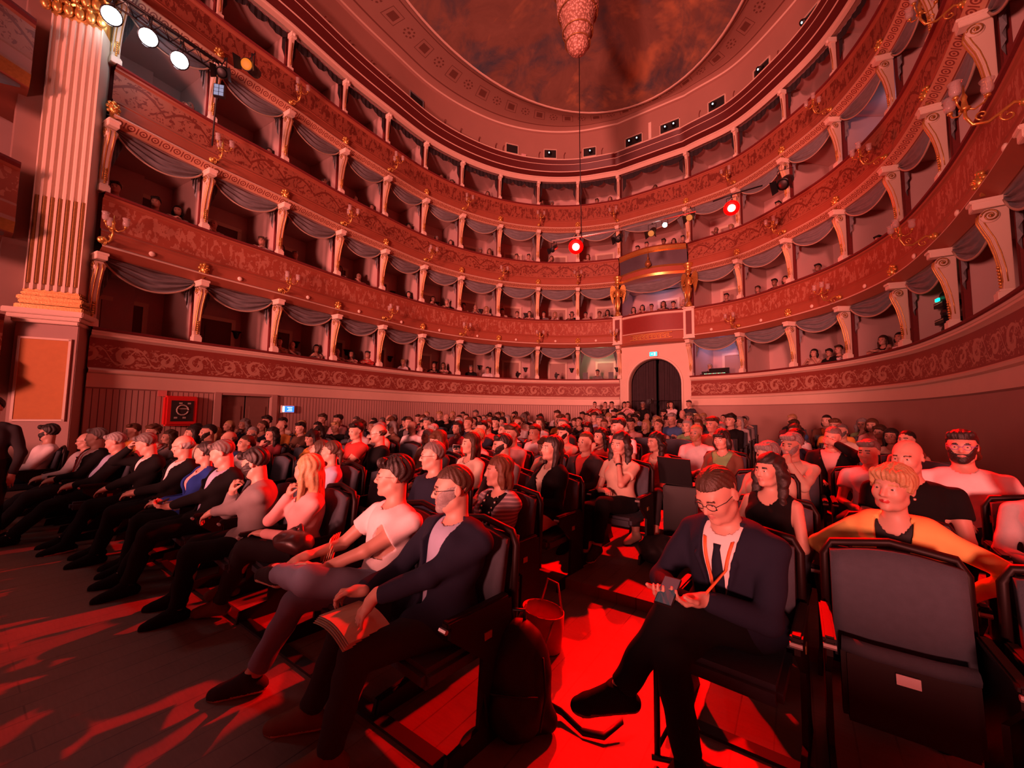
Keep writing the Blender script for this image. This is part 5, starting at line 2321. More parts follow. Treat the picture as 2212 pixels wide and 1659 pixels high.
    # shoes
    if g('shoes', True):
        for s in (-1, 1):
            S6 = SDF()
            td = unit(toe[s] - an[s])
            fl = unit(np.array([td[0], td[1], td[2] * .9]))
            upv = unit(np.cross(np.cross(fl, V3(0, 0, 1)), fl))
            hl = an[s] - fl * .045 - upv * .045
            tp = an[s] + fl * .185 - upv * .052
            S6.cone(hl, tp - fl * .03, .040, .040, .02)
            S6.cone(tp - fl * .03, tp + upv * .004, .044, .034, .02)
            S6.cone(tp - fl * .05 + upv * .012, an[s] + fl * .02, .036, .042, .03)
            S6.cone(an[s] - upv * .01, an[s] + fl * .09 - upv * .035, .044, .036, .03)
            S6.cone(an[s] + upv * .05, an[s] - upv * .02 - fl * .01, .044, .046, .02)

            def sole(P, d, a=an[s], u_=upv):
                return np.maximum(d, -((P - a) @ u_ + .078))

            def throat(P, d, a=an[s], u_=upv):
                return np.maximum(d, (P - a) @ u_ - .040)
            S6.post += [sole, throat]
            p_, q_ = S6.mesh(min(max(h, .0075), .010))
            me = mesh_from(p_, q_, 'shoe')
            c_ = (p_[q_].mean(1) - an[s]) @ upv
            me.polygons.foreach_set('material_index', (c_ < -.058).astype(np.int32))
            out['shoe%d' % s] = me
    return out


SKINS = [plain('skin_fair', (.53, .305, .23), .5, var=.05, scale=20), plain('skin_tan', (.42, .235, .17), .5, var=.05, scale=20), plain('skin_deep', (.30, .16, .11), .5, var=.05, scale=20)]
LIP = plain('lips', (.47, .21, .18), .4)
REDLIP = plain('red_lips', (.45, .04, .04), .35)
EYEDK = plain('eye_dark', (.06, .035, .03), .5)  # dark eye colour: iris and pupil, whole eye on small figures
EYEW = plain('eye_white', (.62, .58, .56), .25)
HAIRC = {'dark': (.018, .012, .010), 'brown': (.055, .028, .016), 'chestnut': (.11, .045, .022), 'grey': (.26, .24, .23), 'white': (.50, .47, .44), 'blonde': (.42, .27, .13), 'red': (.20, .06, .025), 'greying': (.13, .11, .10)}
HM = {k: plain(k + '_hair', v, .55, var=.35, scale=45, bump=.5, bscale=160) for k, v in HAIRC.items()}
CLC = {'white': (.78, .74, .74), 'black': (.006, .0055, .006), 'navy': (.013, .016, .032), 'grey': (.22, .20, .20), 'light grey': (.46, .42, .42), 'blue': (.06, .14, .34), 'pale blue': (.38, .44, .60),
       'red': (.55, .05, .04), 'green': (.20, .38, .16), 'yellow': (.80, .52, .16), 'orange': (.75, .30, .06), 'beige': (.55, .42, .32), 'pink': (.72, .40, .38), 'brown': (.16, .08, .05), 'jeans': (.10, .12, .17), 'light jeans': (.20, .24, .33),
       'royal blue': (.015, .045, .27), 'burgundy': (.22, .03, .04), 'charcoal': (.028, .026, .029), 'cream': (.68, .58, .46)}
CM = {k: plain(k.replace(' ', '_') + '_cloth', v, .9, var=.08, scale=18, bump=.25, bscale=300, spec=.2) for k, v in CLC.items()}


def tinted(name, rough, var, scale, bump, bscale):
    """a material whose colour is the object's own colour, so that copies can share one mesh"""
    n = NT(name, rough, 0, .25)
    c = n.n('ShaderNodeObjectInfo').outputs['Color']
    o = n.obj()
    v = n.noise(o, scale, 3)
    n.color(n.mix(n.f('MULTIPLY', v, var), c, (.0, .0, .0)))
    n.bump(n.noise(o, bscale, 2), bump, .004)
    return n.m


TINT_SKIN = tinted('audience_skin', .5, .12, 20, .05, 80)
TINT_HAIR = tinted('audience_hair', .55, .5, 45, .5, 160)
TINT_CLOTH = tinted('audience_cloth', .8, .25, 14, .25, 200)
SKINC = [(.54, .32, .24), (.43, .24, .175), (.24, .125, .085)]


def assemble(sp, ms, name='person', tint=False):
    """make the objects of one person from meshes; materials by the spec"""
    g = sp.get
    skin = SKINS[g('skin', 0)]
    hair = HM[g('hairc', 'dark')]
    if tint:
        skin = TINT_SKIN
    body = link(name, ms['body'], [skin, REDLIP if g('redlip') else LIP, EYEDK, hair if g('hairc') not in ('white',) else HM['grey'], EYEW])
    for slot, nm, mats in (('top', {'tee': 't_shirt', 'polo': 'polo_shirt', 'sweater': 'sweater', 'blouse': 'blouse', 'sleeveless': 'sleeveless_top'}.get(g('top', 'shirt'), 'shirt'), [g('topm') or CM[g('topc', 'white')]]),
                           ('jacket', 'jacket', [g('jackm') or CM[g('jacket') or 'black']]),
                           ('bottom', 'trousers', [CM[g('botc', 'black')]]),
                           ('hair', 'hair', [hair]), ('beard', 'beard', [HM[g('beardc', g('hairc', 'dark'))]])):
        if slot in ms:
            link(nm, ms[slot], mats if not tint else [TINT_HAIR if slot in ('hair', 'beard') else TINT_CLOTH], body)
    for s in (-1, 1):
        if 'shoe%d' % s in ms:
            link('shoe', ms['shoe%d' % s], [CM[g('shoec', 'black')], CM[g('solec', 'black')]], body)
    return body


# ------------------------------------------------------------------ accessories
STEEL = plain('watch_steel', (.6, .55, .5), .3, .8)


def to_w(body, p):
    return body.matrix_basis @ Vector(p)


def hpt(D, x, y, z):
    return D['Hc'] + D['Rh'] @ V3(x, y, z)


def glasses(body, D, mat=None, w=.0225, hgt=.0165):
    b = MB()
    for s in (-1, 1):
        pts = []
        for k in range(17):
            a = 2 * PI * k / 16
            cx, cz = math.cos(a), math.sin(a)
            e_ = 1.0
            pts.append(tuple(hpt(D, s * .031 + w * cx * (abs(cx) ** -.15 if abs(cx) > .1 else 1), -.1010 + .006 * abs(cx) * (s * cx > 0), -.001 + hgt * cz)))
        b.tube(pts, .0017, 5, cap=False)
        b.tube([tuple(hpt(D, s * .054, -.097, .004)), tuple(hpt(D, s * .079, -.05, .006)), tuple(hpt(D, s * .080, .012, .006))], .0017, 5)
    b.tube([tuple(hpt(D, -.009, -.104, .002)), tuple(hpt(D, 0, -.107, .004)), tuple(hpt(D, .009, -.104, .002))], .0017, 5)
    b.build('glasses', mat or M['black'], body, True)


def watch(body, D, s, mat=None):
    w, e = D['wr'][s], D['el'][s]
    d = Vector(unit(w - e))
    c = Vector(w) - d * .03
    q = d.to_track_quat('Z', 'Y').to_matrix()
    b = MB()
    b.lathe([(.029, -.009), (.032, 0), (.029, .009)], c, 14, 0, q)
    b.lathe([(.016, .027), (.016, .036)], c, 12, 1, q @ Matrix.Rotation(PI / 2, 3, 'X'))
    b.build('wristwatch', [mat or M['black'], STEEL], body, True)


def strip(body, name, pts, wd, mat, th=.004):
    """flat ribbon through points given in the torso frame"""
    b = MB()
    n_ = len(pts)
    vs = []
    for i, (p, dx) in enumerate(pts):
        p = Vector(p)
        dx = Vector(dx).normalized() * (wd if isinstance(wd, (int, float)) else wd[i]) / 2
        vs += [tuple(p - dx), tuple(p + dx)]
    fs = [(2 * i, 2 * i + 1, 2 * i + 3, 2 * i + 2) for i in range(n_ - 1)]
    b.add(vs, fs)
    o = b.build(name, mat, body, True)
    m_ = o.modifiers.new('thick', 'SOLIDIFY')
    m_.thickness = th
    return o


def front(D, x, z, lift=.008, jacket=False):
    """point on the front of the shirt at torso-local x, z"""
    ys = np.linspace(-.32, -.02, 76)
    P = np.array([D['up'](x, y, z) for y in ys])
    d = (D['jacket'] if jacket else D['shirt']).ev(P)
    k = int(np.argmax(d < lift)) if (d < lift).any() else 40
    return D['up'](x, ys[k], z)


def tie(body, D, mat, lo=.06):
    ax = D['Rs'] @ V3(1, 0, 0)
    zs = [.405, .385, .33, .25, .17, .10, lo]
    strip(body, 'tie', [(front(D, 0, z), ax) for z in zs], [.034, .028, .045, .055, .062, .066, .03], mat)


def lanyard(body, D, mat, lo=.12):
    for s in (-1, 1):
        pts = []
        for t in (0, .12, .25, .4, .55, .7, .85, 1):
            x = s * (.058 * (1 - t) + .004)
            z = .425 + (lo - .425) * t
            pts.append((front(D, x, z, .013), D['Rs'] @ V3(1, 0, .4 * s)))
        strip(body, 'lanyard', pts, .016, mat)


def put(body, x, y, rz, z=None, size=1.0):
    body.location = (x, y, floor_z(y) if z is None else z)
    body.rotation_euler = (0, 0, rz)
    body.scale = (size,) * 3
    bpy.context.view_layer.update()
    return body


def thing_mesh(b, name, mats, label, cat, loc=(0, 0, 0), rot=(0, 0, 0), smooth=False, bevel=0, group=None):
    o = b.build(name, mats, None, smooth, bevel)
    o.location = loc
    o.rotation_euler = rot
    return tag(o, label, cat, group)


# ------------------------------------------------------------------ the people seen large
striped = NT('striped_knit', .8)
_s = striped.n('ShaderNodeSeparateXYZ')
striped.t.links.new(striped.obj(), _s.inputs[0])
_w = striped.f('SINE', striped.f('MULTIPLY', _s.outputs[0], 190.0))
_w2 = striped.f('SINE', striped.f('MULTIPLY', _s.outputs[0], 83.0))
_c = striped.mix(striped.f('GREATER_THAN', _w, .0), (.03, .02, .02), striped.mix(striped.f('GREATER_THAN', _w2, .1), (.62, .55, .60), (.30, .09, .10)))
striped.color(striped.mix(striped.f('GREATER_THAN', _s.outputs[2], .80), _c, (.014, .013, .014)))
STRIPED = striped.m
plaid = NT('striped_cardigan', .85)
_s = plaid.n('ShaderNodeSeparateXYZ')
plaid.t.links.new(plaid.obj(), _s.inputs[0])
plaid.color(plaid.mix(plaid.f('GREATER_THAN', plaid.f('SINE', plaid.f('MULTIPLY', _s.outputs[2], 230.0)), .2), (.16, .12, .14), (.34, .27, .28)))
PLAID = plaid.m
fireman = NT('uniform_cloth', .8)
_s = fireman.n('ShaderNodeSeparateXYZ')
fireman.t.links.new(fireman.obj(), _s.inputs[0])
_z = fireman.f('FRACT', fireman.f('MULTIPLY', _s.outputs[2], 4.4))
fireman.color(fireman.mix(fireman.f('LESS_THAN', _z, .2), (.015, .018, .03), (.75, .80, .45)))
FIREMAN = fireman.m

FINE, MID, LOW = .0055, .0072, .0089
CHIN = lambda s: dict(arms={s: (s * .035, -.105, .965)}, pole={s: (s * .5, -.5, -1)}, hands={s: dict(d=(-s * .35, .1, 1), n=(0, 1, .1), th=(-s, 0, 0), curl=1.15)})


def merge(*ds):
    out = {}
    for d in ds:
        for k, v in d.items():
            if isinstance(v, dict) and k in out:
                out[k] = {**out[k], **v}
            else:
                out[k] = v
    return out


LAP = {-1: (-.07, -.27, .655), 1: (.07, -.25, .665)}
HEROES = [
    # key, x, y, rz, size, mesh step, spec, label
    ('jacket_man', 3.27, -15.36, -.38, 1.0, FINE, dict(hair='cropped', hairc='brown', beard=.4, beardc='grey', jacket='navy', topc='pale blue', head=(-.32, -.05, 0), fat=1.08, hfat=1.04, vdepth=.04, vwidth=.085, lean=.20,
        arms={-1: (-.17, -.37, .66), 1: (.03, -.36, .70)}, hands={-1: dict(d=(-.5, -.8, -.1), n=(.3, 0, -1), th=(.5, -.5, .5), curl=.9), 1: dict(d=(.1, -.75, -.75), n=(0, .5, -.8), th=(-1, 0, 0), curl=.45, spread=.11)},
        legs={-1: (-.30, -.56, .08), 1: (.02, -.52, .08)}, toes={-1: (-.55, -1, -.12), 1: (-.35, -1, -.12)}, botc='charcoal', shoec='brown', solec='beige'),
     'bearded man in glasses and navy jacket in the front aisle seat'),
    ('tee_youth', 2.72, -15.32, -.32, 1.0, FINE, dict(hair='full', hairc='dark', top='tee', topc='white', head=(-.48, .04, 0), lean=.18, botc='light jeans', shoec='charcoal', solec='beige', crop=.88,
        arms={-1: (-.20, -.40, .70), 1: (.0, -.36, .68)}, hands={-1: dict(d=(-.2, -.9, -.35), n=(.3, .3, -1), th=(1, 0, .2), curl=.35, spread=.14), 1: dict(d=(-.9, -.4, 0), n=(0, .2, -1), th=(0, -.6, .8), curl=.7)},
        legs={-1: (-.26, -.62, .08), 1: (-.34, -.52, .60)}, kpole={1: (1.2, -.6, .5)}, toes={1: (-1, -.35, -.05), -1: (-.45, -1, -.12)}),
     'young man with glasses in a white t-shirt, ankle crossed on his knee'),
    ('blonde', 1.70, -15.28, -.45, .95, MID, merge(CHIN(-1), dict(fem=True, hair='long', hairc='blonde', top='blouse', topc='pink', head=(-.62, -.05, 0), lean=.10, botc='charcoal', shoec='brown', solec='brown',
        arms={1: (-.06, -.27, .68)}, legs={-1: (-.32, -.55, .10), 1: (-.35, -.50, .22)}, toes={-1: (-.5, -1, -.1), 1: (-.7, -1, -.3)})),
     'woman with long blonde hair in a pink blouse, chin on her hand'),
    ('cardigan_man', 1.17, -15.36, -.40, .97, MID, merge(CHIN(-1), dict(hair='full', hairc='dark', beard=.7, jacket='grey', topc='white', top='tee', head=(-.55, -.25, 0), lean=-.02, botc='black', vwidth=.07,
        arms={1: (-.30, -.42, .70), -1: (-.02, -.20, .93)}, hands={1: dict(d=(-.4, -.8, -.5), n=(0, .3, -1), curl=.6)}, legs={-1: (-.25, -.55, .08), 1: (.05, -.5, .08)})),
     'dark haired bearded man in a grey cardigan, hand over his mouth'),
    ('phone_man', .26, -15.38, -.30, 1.0, MID, dict(hair='short', hairc='greying', jacket='black', topc='pale blue', head=(-.35, -.30, 0), fat=1.1, hfat=1.03, vdepth=-.05, vwidth=.10, open=.06, botc='black',
        arms={-1: (-.13, -.30, .68), 1: (.0, -.32, .68)}, hands={-1: dict(d=(.3, -.9, 0), n=(0, .2, 1), th=(-1, 0, 0), curl=.8), 1: dict(d=(-.5, -.8, 0), n=(0, .2, 1), th=(1, 0, 0), curl=.7)},
        legs={-1: (-.20, -.62, .08), 1: (.10, -.55, .08)}),
     'grey haired man in a black suit looking down at his hands'),
    ('blue_woman', -.26, -15.36, -.35, .96, MID, dict(fem=True, hair='tied', hairc='dark', jacket='royal blue', top='tee', topc='pink', head=(-.55, -.02, 0), lean=.16, botc='black', open=.05,
        arms={-1: (-.12, -.30, .66), 1: (.03, -.30, .67)}, legs={-1: (-.2, -.55, .08), 1: (.0, -.52, .08)}),
     'smiling dark haired woman in a royal blue jacket in the front row'),
    ('bald_man', -.87, -15.40, -.35, 1.0, MID, dict(hair='fringe_bald', hairc='grey', jacket='black', topc='white', head=(-.35, -.12, 0), fat=1.08, hfat=1.05, vdepth=-.05, vwidth=.11, open=.07, botc='black',
        arms={-1: (-.10, -.30, .66), 1: (.04, -.30, .67)}, legs={-1: (-.18, -.6, .08), 1: (.08, -.55, .08)}),
     'bald man in glasses, white shirt and black jacket in the front row'),
    ('forehead_man', -1.53, -15.48, -.30, 1.0, MID, dict(hair='short', hairc='greying', jacket='black', topc='white', head=(-.30, -.35, .08), lean=.08, vdepth=-.02, vwidth=.10, open=.05, botc='black', shoec='black', solec='white',
        arms={-1: (-.13, -.17, 1.10), 1: (-.02, -.34, .64)}, pole={-1: (-.6, -.5, -.9)}, hands={-1: dict(d=(.55, .45, .8), n=(.4, .8, -.2), th=(.6, -.6, -.3), curl=.6)},
        legs={-1: (-.24, -.68, .08), 1: (.02, -.6, .08)}),
     'man in a dark suit resting his forehead on his raised hand'),
    ('belly_man', -2.36, -15.72, -.20, 1.0, LOW, dict(hair='short', hairc='grey', jacket='black', topc='pale blue', head=(-.35, -.28, 0), lean=.34, fat=1.22, hfat=1.08, vdepth=-.08, vwidth=.13, open=.11, botc='black', legs={-1: (-.2, -.72, .08), 1: (.0, -.7, .08)}),
     'heavy grey haired man slumped with jacket open over a pale shirt'),
    ('lanyard_man', -3.0, -15.80, -.15, 1.02, LOW, dict(hair='short', hairc='greying', jacket='black', topc='white', head=(-.30, -.02, 0), lean=.28, vdepth=-.05, vwidth=.115, open=.07, botc='charcoal', shoec='beige', solec='white', legs={-1: (-.25, -.70, .08), 1: (.0, -.66, .08)}),
     'man in a dark jacket and white shirt with a red lanyard'),
    ('reclining_man', -3.62, -15.86, -.1, .97, LOW, dict(hair='fringe_bald', hairc='grey', topc='light grey', head=(-.35, -.05, 0), lean=.42, botc='charcoal', shoec='light grey', solec='white', legs={-1: (-.2, -.75, .10), 1: (-.05, -.72, .08)}),
     'man in glasses and pale shirt leaning far back in his seat'),
    ('left_end_man', -4.56, -16.10, -.1, 1.03, LOW, dict(hair='full', hairc='dark', beard=.3, topc='white', head=(-.6, .0, 0), lean=.30, botc='navy', shoec='light grey', solec='white', legs={-1: (-.35, -.72, .08), 1: (-.1, -.72, .10)}),
     'dark bearded man in a white shirt, leftmost of the front row'),
    # second row and behind, left block
    ('necklace_woman', 2.87, -14.44, -.30, .96, MID, dict(fem=True, hair='bob', hairc='chestnut', jackm=PLAID, jacket='grey', top='tee', topc='black', head=(-.38, .02, 0), lean=.20, botc='black', vwidth=.10, vdepth=.02, arms={-1: (.06, -.24, .70), 1: (-.05, -.26, .74)}),
     'woman with a chestnut bob, striped cardigan and chunky necklace'),
    ('sweater_man', 2.15, -14.44, -.25, 1.02, MID, dict(hair='cropped', hairc='greying', top='sweater', topc='navy', head=(-.45, -.03, 0), lean=.18, botc='charcoal', fat=1.04),
     'grey haired man in glasses and a dark sweater in the second row'),
    ('pale_blouse', .55, -14.42, -.35, .96, LOW, dict(fem=True, hair='tied', hairc='brown', top='shirt', topc='pale blue', head=(-.6, .02, 0), lean=.08, botc='jeans'),
     'young woman with tied back hair in a pale blue shirt'),
    ('upward_woman', .18, -14.40, -.3, .95, LOW, merge(CHIN(-1), dict(fem=True, hair='long', hairc='brown', top='sweater', topc='burgundy', head=(-.55, .22, 0), lean=.14, botc='jeans')),
     'brown haired woman gazing up with her hand at her mouth'),
    ('trousers_woman', 2.78, -13.50, -.28, .98, MID, dict(fem=True, hair='long', hairc='dark', jacket='black', top='tee', topc='cream', head=(-.22, .10, 0), lean=.20, botc='beige', vwidth=.075, vdepth=.05, crop=.80, shoec='brown',
        arms={-1: (-.10, -.28, .67), 1: (.05, -.24, .66)}, legs={-1: (-.16, -.50, .0), 1: (.04, -.46, .0)}),
     'dark long haired woman in black blazer and beige trousers'),
    ('grey_shirt_man', 2.22, -13.50, -.25, .98, LOW, dict(hair='short', hairc='dark', beard=.5, top='shirt', topc='grey', head=(-.42, -.08, 0), botc='jeans', lean=.15),
     'dark haired man with short beard in a grey checked shirt'),
    ('bald_black', .10, -13.50, -.25, 1.02, LOW, dict(hair='fringe_bald', hairc='brown', top='sweater', topc='black', head=(-.35, -.15, 0), botc='black', lean=.15),
     'bald man in glasses and black sweater in the third row'),
    ('curly_woman', 3.22, -12.68, -.15, 1.0, MID, merge(CHIN(1), dict(fem=True, hair='long_curly', hairc='dark', top='tee', topc='beige', head=(-.10, -.08, .10), lean=.04, botc='black', shoec='charcoal', solec='cream', crop=.86,
        arms={-1: (-.05, -.22, .68)}, legs={-1: (-.10, -.50, .08), 1: (-.02, -.44, .16)})),
     'woman with long dark curls and beige top, fist at her mouth'),
    ('red_cardigan', 3.32, -11.72, -.2, .98, LOW, dict(fem=True, hair='long_curly', hairc='dark', jacket='red', top='tee', topc='beige', head=(-.45, -.05, 0), lean=.12, botc='charcoal', shoec='beige', crop=.80, vwidth=.07,
        legs={-1: (.0, -.50, .09), 1: (.28, -.60, .18)}, toes={1: (.5, -1, -.5)}),
     'dark haired woman in an open red cardigan behind the curly haired one'),
    ('green_woman', 4.02, -11.35, -.1, .97, LOW, dict(fem=True, hair='bangs', hairc='dark', top='tee', topc='green', jacket='brown', open=.10, vwidth=.12, head=(-.20, -.12, 0), lean=.08, botc='brown'),
     'dark haired woman in a bright green top at the aisle'),
    ('polo_man', 2.50, -10.75, -.2, 1.06, LOW, dict(hair='short', hairc='dark', top='polo', topc='white', head=(-.5, -.10, 0), lean=.08, botc='jeans'),
     'young man in a white polo shirt sitting tall in the sixth row'),
    ('phone_woman', 1.05, -12.52, -.2, .97, LOW, dict(fem=True, hair='pixie', hairc='blonde', top='blouse', topc='pink', head=(-.2, -.05, 0), lean=.12, botc='charcoal',
        arms={-1: (-.08, -.30, .92), 1: (.06, -.30, .92)}, pole={-1: (-.8, 0, -1), 1: (.8, 0, -1)}, hands={-1: dict(d=(.1, -.2, 1), n=(1, 0, .2), th=(0, .8, .3), curl=.8), 1: dict(d=(-.1, -.2, 1), n=(-1, 0, .2), th=(0, .8, .3), curl=.8)}),
     'short haired woman in glasses holding up a phone with both hands'),
    # right block
    ('suit_man', 4.50, -14.58, -.30, 1.04, FINE, dict(hair='cropped', hairc='brown', jacket='navy', topc='white', head=(-.18, -.52, 0), lean=-.10, fat=1.10, hfat=1.08, vdepth=.06, vwidth=.085, botc='black', gaze=(0, -.35),
        arms={-1: (-.12, -.36, .72), 1: (.02, -.34, .72)}, hands={-1: dict(d=(.25, -.9, -.1), n=(.3, .1, 1), th=(-1, 0, 0), curl=.8), 1: dict(d=(-.6, -.75, -.1), n=(0, .2, 1), th=(.8, -.5, 0), curl=.7)},
        legs={-1: (-.02, -.40, .08), 1: (-.24, -.56, .30)}, kpole={1: (-.1, -.5, 1.0)}, toes={1: (-.75, -.8, -.15), -1: (-.1, -1, -.12)}, shoec='black', solec='brown'),
     'man in a navy suit, tie and glasses bent over his phone'),
    ('yellow_woman', 5.24, -13.72, -.30, 1.03, FINE, dict(fem=True, hair='pixie', hairc='blonde', jacket='yellow', topm=STRIPED, top='tee', head=(-.20, .02, .06), lean=-.28, redlip=True, legs={-1: (-.12, -.16, .08), 1: (.12, -.14, .08)}, build=1.12, vdepth=-.05, vwidth=.075, open=.06, botc='black', shrug={1: -.0},
        arms={-1: (-.20, -.15, .64), 1: (.22, -.12, .64)}, gaze=(0, 0)),
     'short haired blonde woman in a yellow buttoned jacket and striped top'),
    ('aisle_woman', 4.60, -13.52, -.35, .94, MID, dict(fem=True, hair='long_curly', hairc='dark', top='sleeveless', topc='black', head=(-.25, .0, 0), lean=.12, botc='black'),
     'woman with long dark wavy hair in a black sleeveless dress'),
    ('big_bald_man', 5.42, -12.92, -.2, 1.03, LOW, dict(hair='fringe_bald', hairc='brown', top='tee', topc='black', head=(-.3, -.1, 0), lean=.10, fat=1.2, build=1.1, botc='black'),
     'balding broad man in a black t-shirt behind the yellow jacket'),
    ('white_shirt_man', 5.84, -12.25, -.15, 1.08, MID, dict(hair='short', hairc='dark', beard=.9, top='rolled', topc='white', head=(-.12, .02, 0), lean=.16, botc='charcoal', build=1.08,
        arms={-1: (-.10, -.26, .66), 1: (.16, -.20, .66)}),
     'bearded man in violet tinted glasses and a white shirt at the right'),
    ('edge_person', 6.05, -12.98, -.3, .97, LOW, dict(hair='short', hairc='dark', top='shirt', topc='light grey', head=(-.3, 0, 0), lean=.10, botc='black'),
     'person in a pale grey shirt cut by the right picture edge'),
    ('face_rub_man', 5.10, -10.72, -.2, 1.02, LOW, dict(hair='cropped', hairc='greying', jacket='black', topc='pink', head=(-.15, -.15, .2), lean=.18, vwidth=.10, open=.06, botc='black',
        arms={1: (.06, -.13, 1.08), -1: (-.1, -.25, .66)}, pole={1: (1, -.4, -.6)}, hands={1: dict(d=(-.9, .2, .3), n=(-.1, 1, 0), th=(0, 0, -1), curl=.5)}),
     'man in a dark jacket covering his eyes with his hand'),
]
H = {}
DB = {}
TURNED = {'jacket_man': .30, 'tee_youth': .22, 'blonde': .2, 'phone_man': .42, 'blue_woman': .38, 'bald_man': .42, 'forehead_man': .38, 'belly_man': .38, 'lanyard_man': .38, 'reclining_man': .3, 'left_end_man': .25, 'necklace_woman': .25, 'sweater_man': .2}
for key, x, y, rz, size, h, sp, lab in HEROES:
    sp['twist'] = TURNED.get(key, 0.0)
    ms = build_person(sp, h)
    D = ms.pop('dbg')
    o = assemble(sp, ms)
    put(o, x, y, rz, None, size)
    tag(o, lab, 'person')
    H[key], DB[key] = o, D
for k in ('jacket_man', 'sweater_man', 'bald_man', 'suit_man', 'reclining_man', 'bald_black', 'phone_woman'):
    glasses(H[k], DB[k])
glasses(H['tee_youth'], DB['tee_youth'], STEEL, .024, .019)
glasses(H['white_shirt_man'], DB['white_shirt_man'], plain('violet_frames', (.25, .12, .5), .3), .023, .017)
watch(H['tee_youth'], DB['tee_youth'], 1, M['seat_wood'])
watch(H['jacket_man'], DB['jacket_man'], 1)
watch(H['face_rub_man'], DB['face_rub_man'], 1)
watch(H['curly_woman'], DB['curly_woman'], 1)
tie(H['suit_man'], DB['suit_man'], CM['navy'])
lanyard(H['suit_man'], DB['suit_man'], plain('orange_ribbon', (.85, .16, .04), .6))
lanyard(H['lanyard_man'], DB['lanyard_man'], CM['red'], .05)
# beaded necklace
D = DB['necklace_woman']
b = MB()
for k in range(17):
    t = k / 16
    x = .055 * math.cos(PI * t)
    z = .43 - .22 * math.sin(PI * t)
    b.ball(tuple(front(D, x, z, .012)), .011 if k % 2 else .008, 8)
b.build('bead_necklace', STEEL, H['necklace_woman'], True)
# buttons and earring of the yellow jacket
D = DB['yellow_woman']
b = MB()
for k in range(5):
    b.ball(tuple(front(D, -.118 + .006 * k, .36 - k * .05, .0, True)), .014, 8, sc=(1, .7, 1))
b.build('buttons', M['seat_wood'], H['yellow_woman'], True)
b = MB()
b.ball(tuple(hpt(D, .083, .012, -.040)), .007, 8)
b.ball(tuple(hpt(D, -.083, .012, -.040)), .007, 8)
b.build('earrings', STEEL, H['yellow_woman'], True)
D = DB['aisle_woman']


def held(key, s, b, name, mats, label, cat, off=(0, 0, 0), rot=(0, 0, 0), smooth=False, bevel=0.0):
    """a thing in somebody's hand, placed where that hand really is"""
    o = b.build(name, mats, None, smooth, bevel)
    D_ = DB[key]
    w = D_['wr'][s] + np.asarray(off)
    o.location = to_w(H[key], tuple(w))
    o.rotation_euler = (rot[0], rot[1], rot[2] + H[key].rotation_euler.z)
    return tag(o, label, cat)


def phone_mb():
    b = MB()
    b.box((0, 0, 0), (.074, .15, .009))
    b.box((0, 0, .005), (.068, .14, .001), 1)
    return b


held('suit_man', -1, phone_mb(), 'smartphone', [M['black'], emit('dim_screen', (.10, .09, .10), .4)], 'dark smartphone held low by the man in the navy suit', 'phone', (.055, -.10, .035), (.5, 0, .2))
held('phone_man', -1, phone_mb(), 'smartphone', [M['black'], M['black']], 'dark phone in the lap of the grey haired suited man', 'phone', (.06, -.10, .03), (.4, 0, 0))
held('phone_woman', -1, phone_mb(), 'smartphone', [plain('pale_phone', (.8, .75, .7), .3), M['black']], 'pale phone held up by the short haired woman', 'phone', (.07, -.03, .10), (PI / 2 - .15, PI / 2, 0))
b = MB()
for k in range(5):
    n_ = 9
    vs, fs = [], []
    for i in range(n_):
        t = i / (n_ - 1)
        x = -.14 + .28 * t
        z = .03 * math.sin(PI * t * .9) - .02 + k * .006
        for y in (-.10, .10):
            vs.append((x, y + k * .006, z))
    for i in range(n_ - 1):
        fs.append((2 * i, 2 * i + 2, 2 * i + 3, 2 * i + 1))
    b.add(vs, fs, k % 2)
held('jacket_man', -1, b, 'magazine', [plain('kraft_paper', (.62, .40, .26), .7), plain('page_paper', (.72, .62, .50), .7)], 'folded brown paper magazine on the lap of the man in glasses', 'magazine', (.15, -.08, -.075), (0, .12, .3))
# programme booklets standing on the empty front seat
b = MB()
for k in range(4):
    b.box((k * .012, -.02 * k, .0), (.006, .30, .24), k % 2, Matrix.Rotation(.12 * k - .2, 3, 'X'))
b.box((-.006, -.01, .02), (.004, .14, .10), 2, Matrix.Rotation(-.2, 3, 'X'))
o = b.build('paper_bag', [plain('salmon_paper', (.75, .42, .28), .7), plain('tan_paper', (.60, .38, .24), .7), plain('printed_picture', (.30, .20, .16), .7)])
o.location = (2.28, -15.42, .62)
o.rotation_euler = (0, .25, .9)
tag(o, 'tan printed paper carrier leaning between the youth and the blonde woman', 'paper bag')

# ------------------------------------------------------------------ seats
LEFT_T0, RIGHT_T0, PITCH_ROW = -15.42, -14.52, .95


def curve(x):
    return -.022 * max(0.0, .4 - x) ** 2


seat_fold, seat_open = make_seat(True), make_seat(False)
simple = make_simple_seat()
used_seat = {}


def hall_half(y):
    """free half width of the stalls at y"""
    if y < -14:
        return 5.9
    best = 9
    for k in range(0, 44):
        u = k * .25
        p, _ = hs(u)
        if abs(p.y - y) < .9:
            best = min(best, p.x)
    return best - .72


def seat_at(x, y, rz, kind, label, group):
    proto = {'f': seat_fold, 'o': seat_open, 's': simple}[kind]
    if kind not in used_seat:
        used_seat[kind] = 1
        c = proto
    else:
        c = copy_tree(proto)
    c.location = (x, y, floor_z(y - .1))
    c.rotation_euler = (0, 0, rz)
    c['label'] = label
    c['category'] = 'seat'
    c['group'] = group
    return c


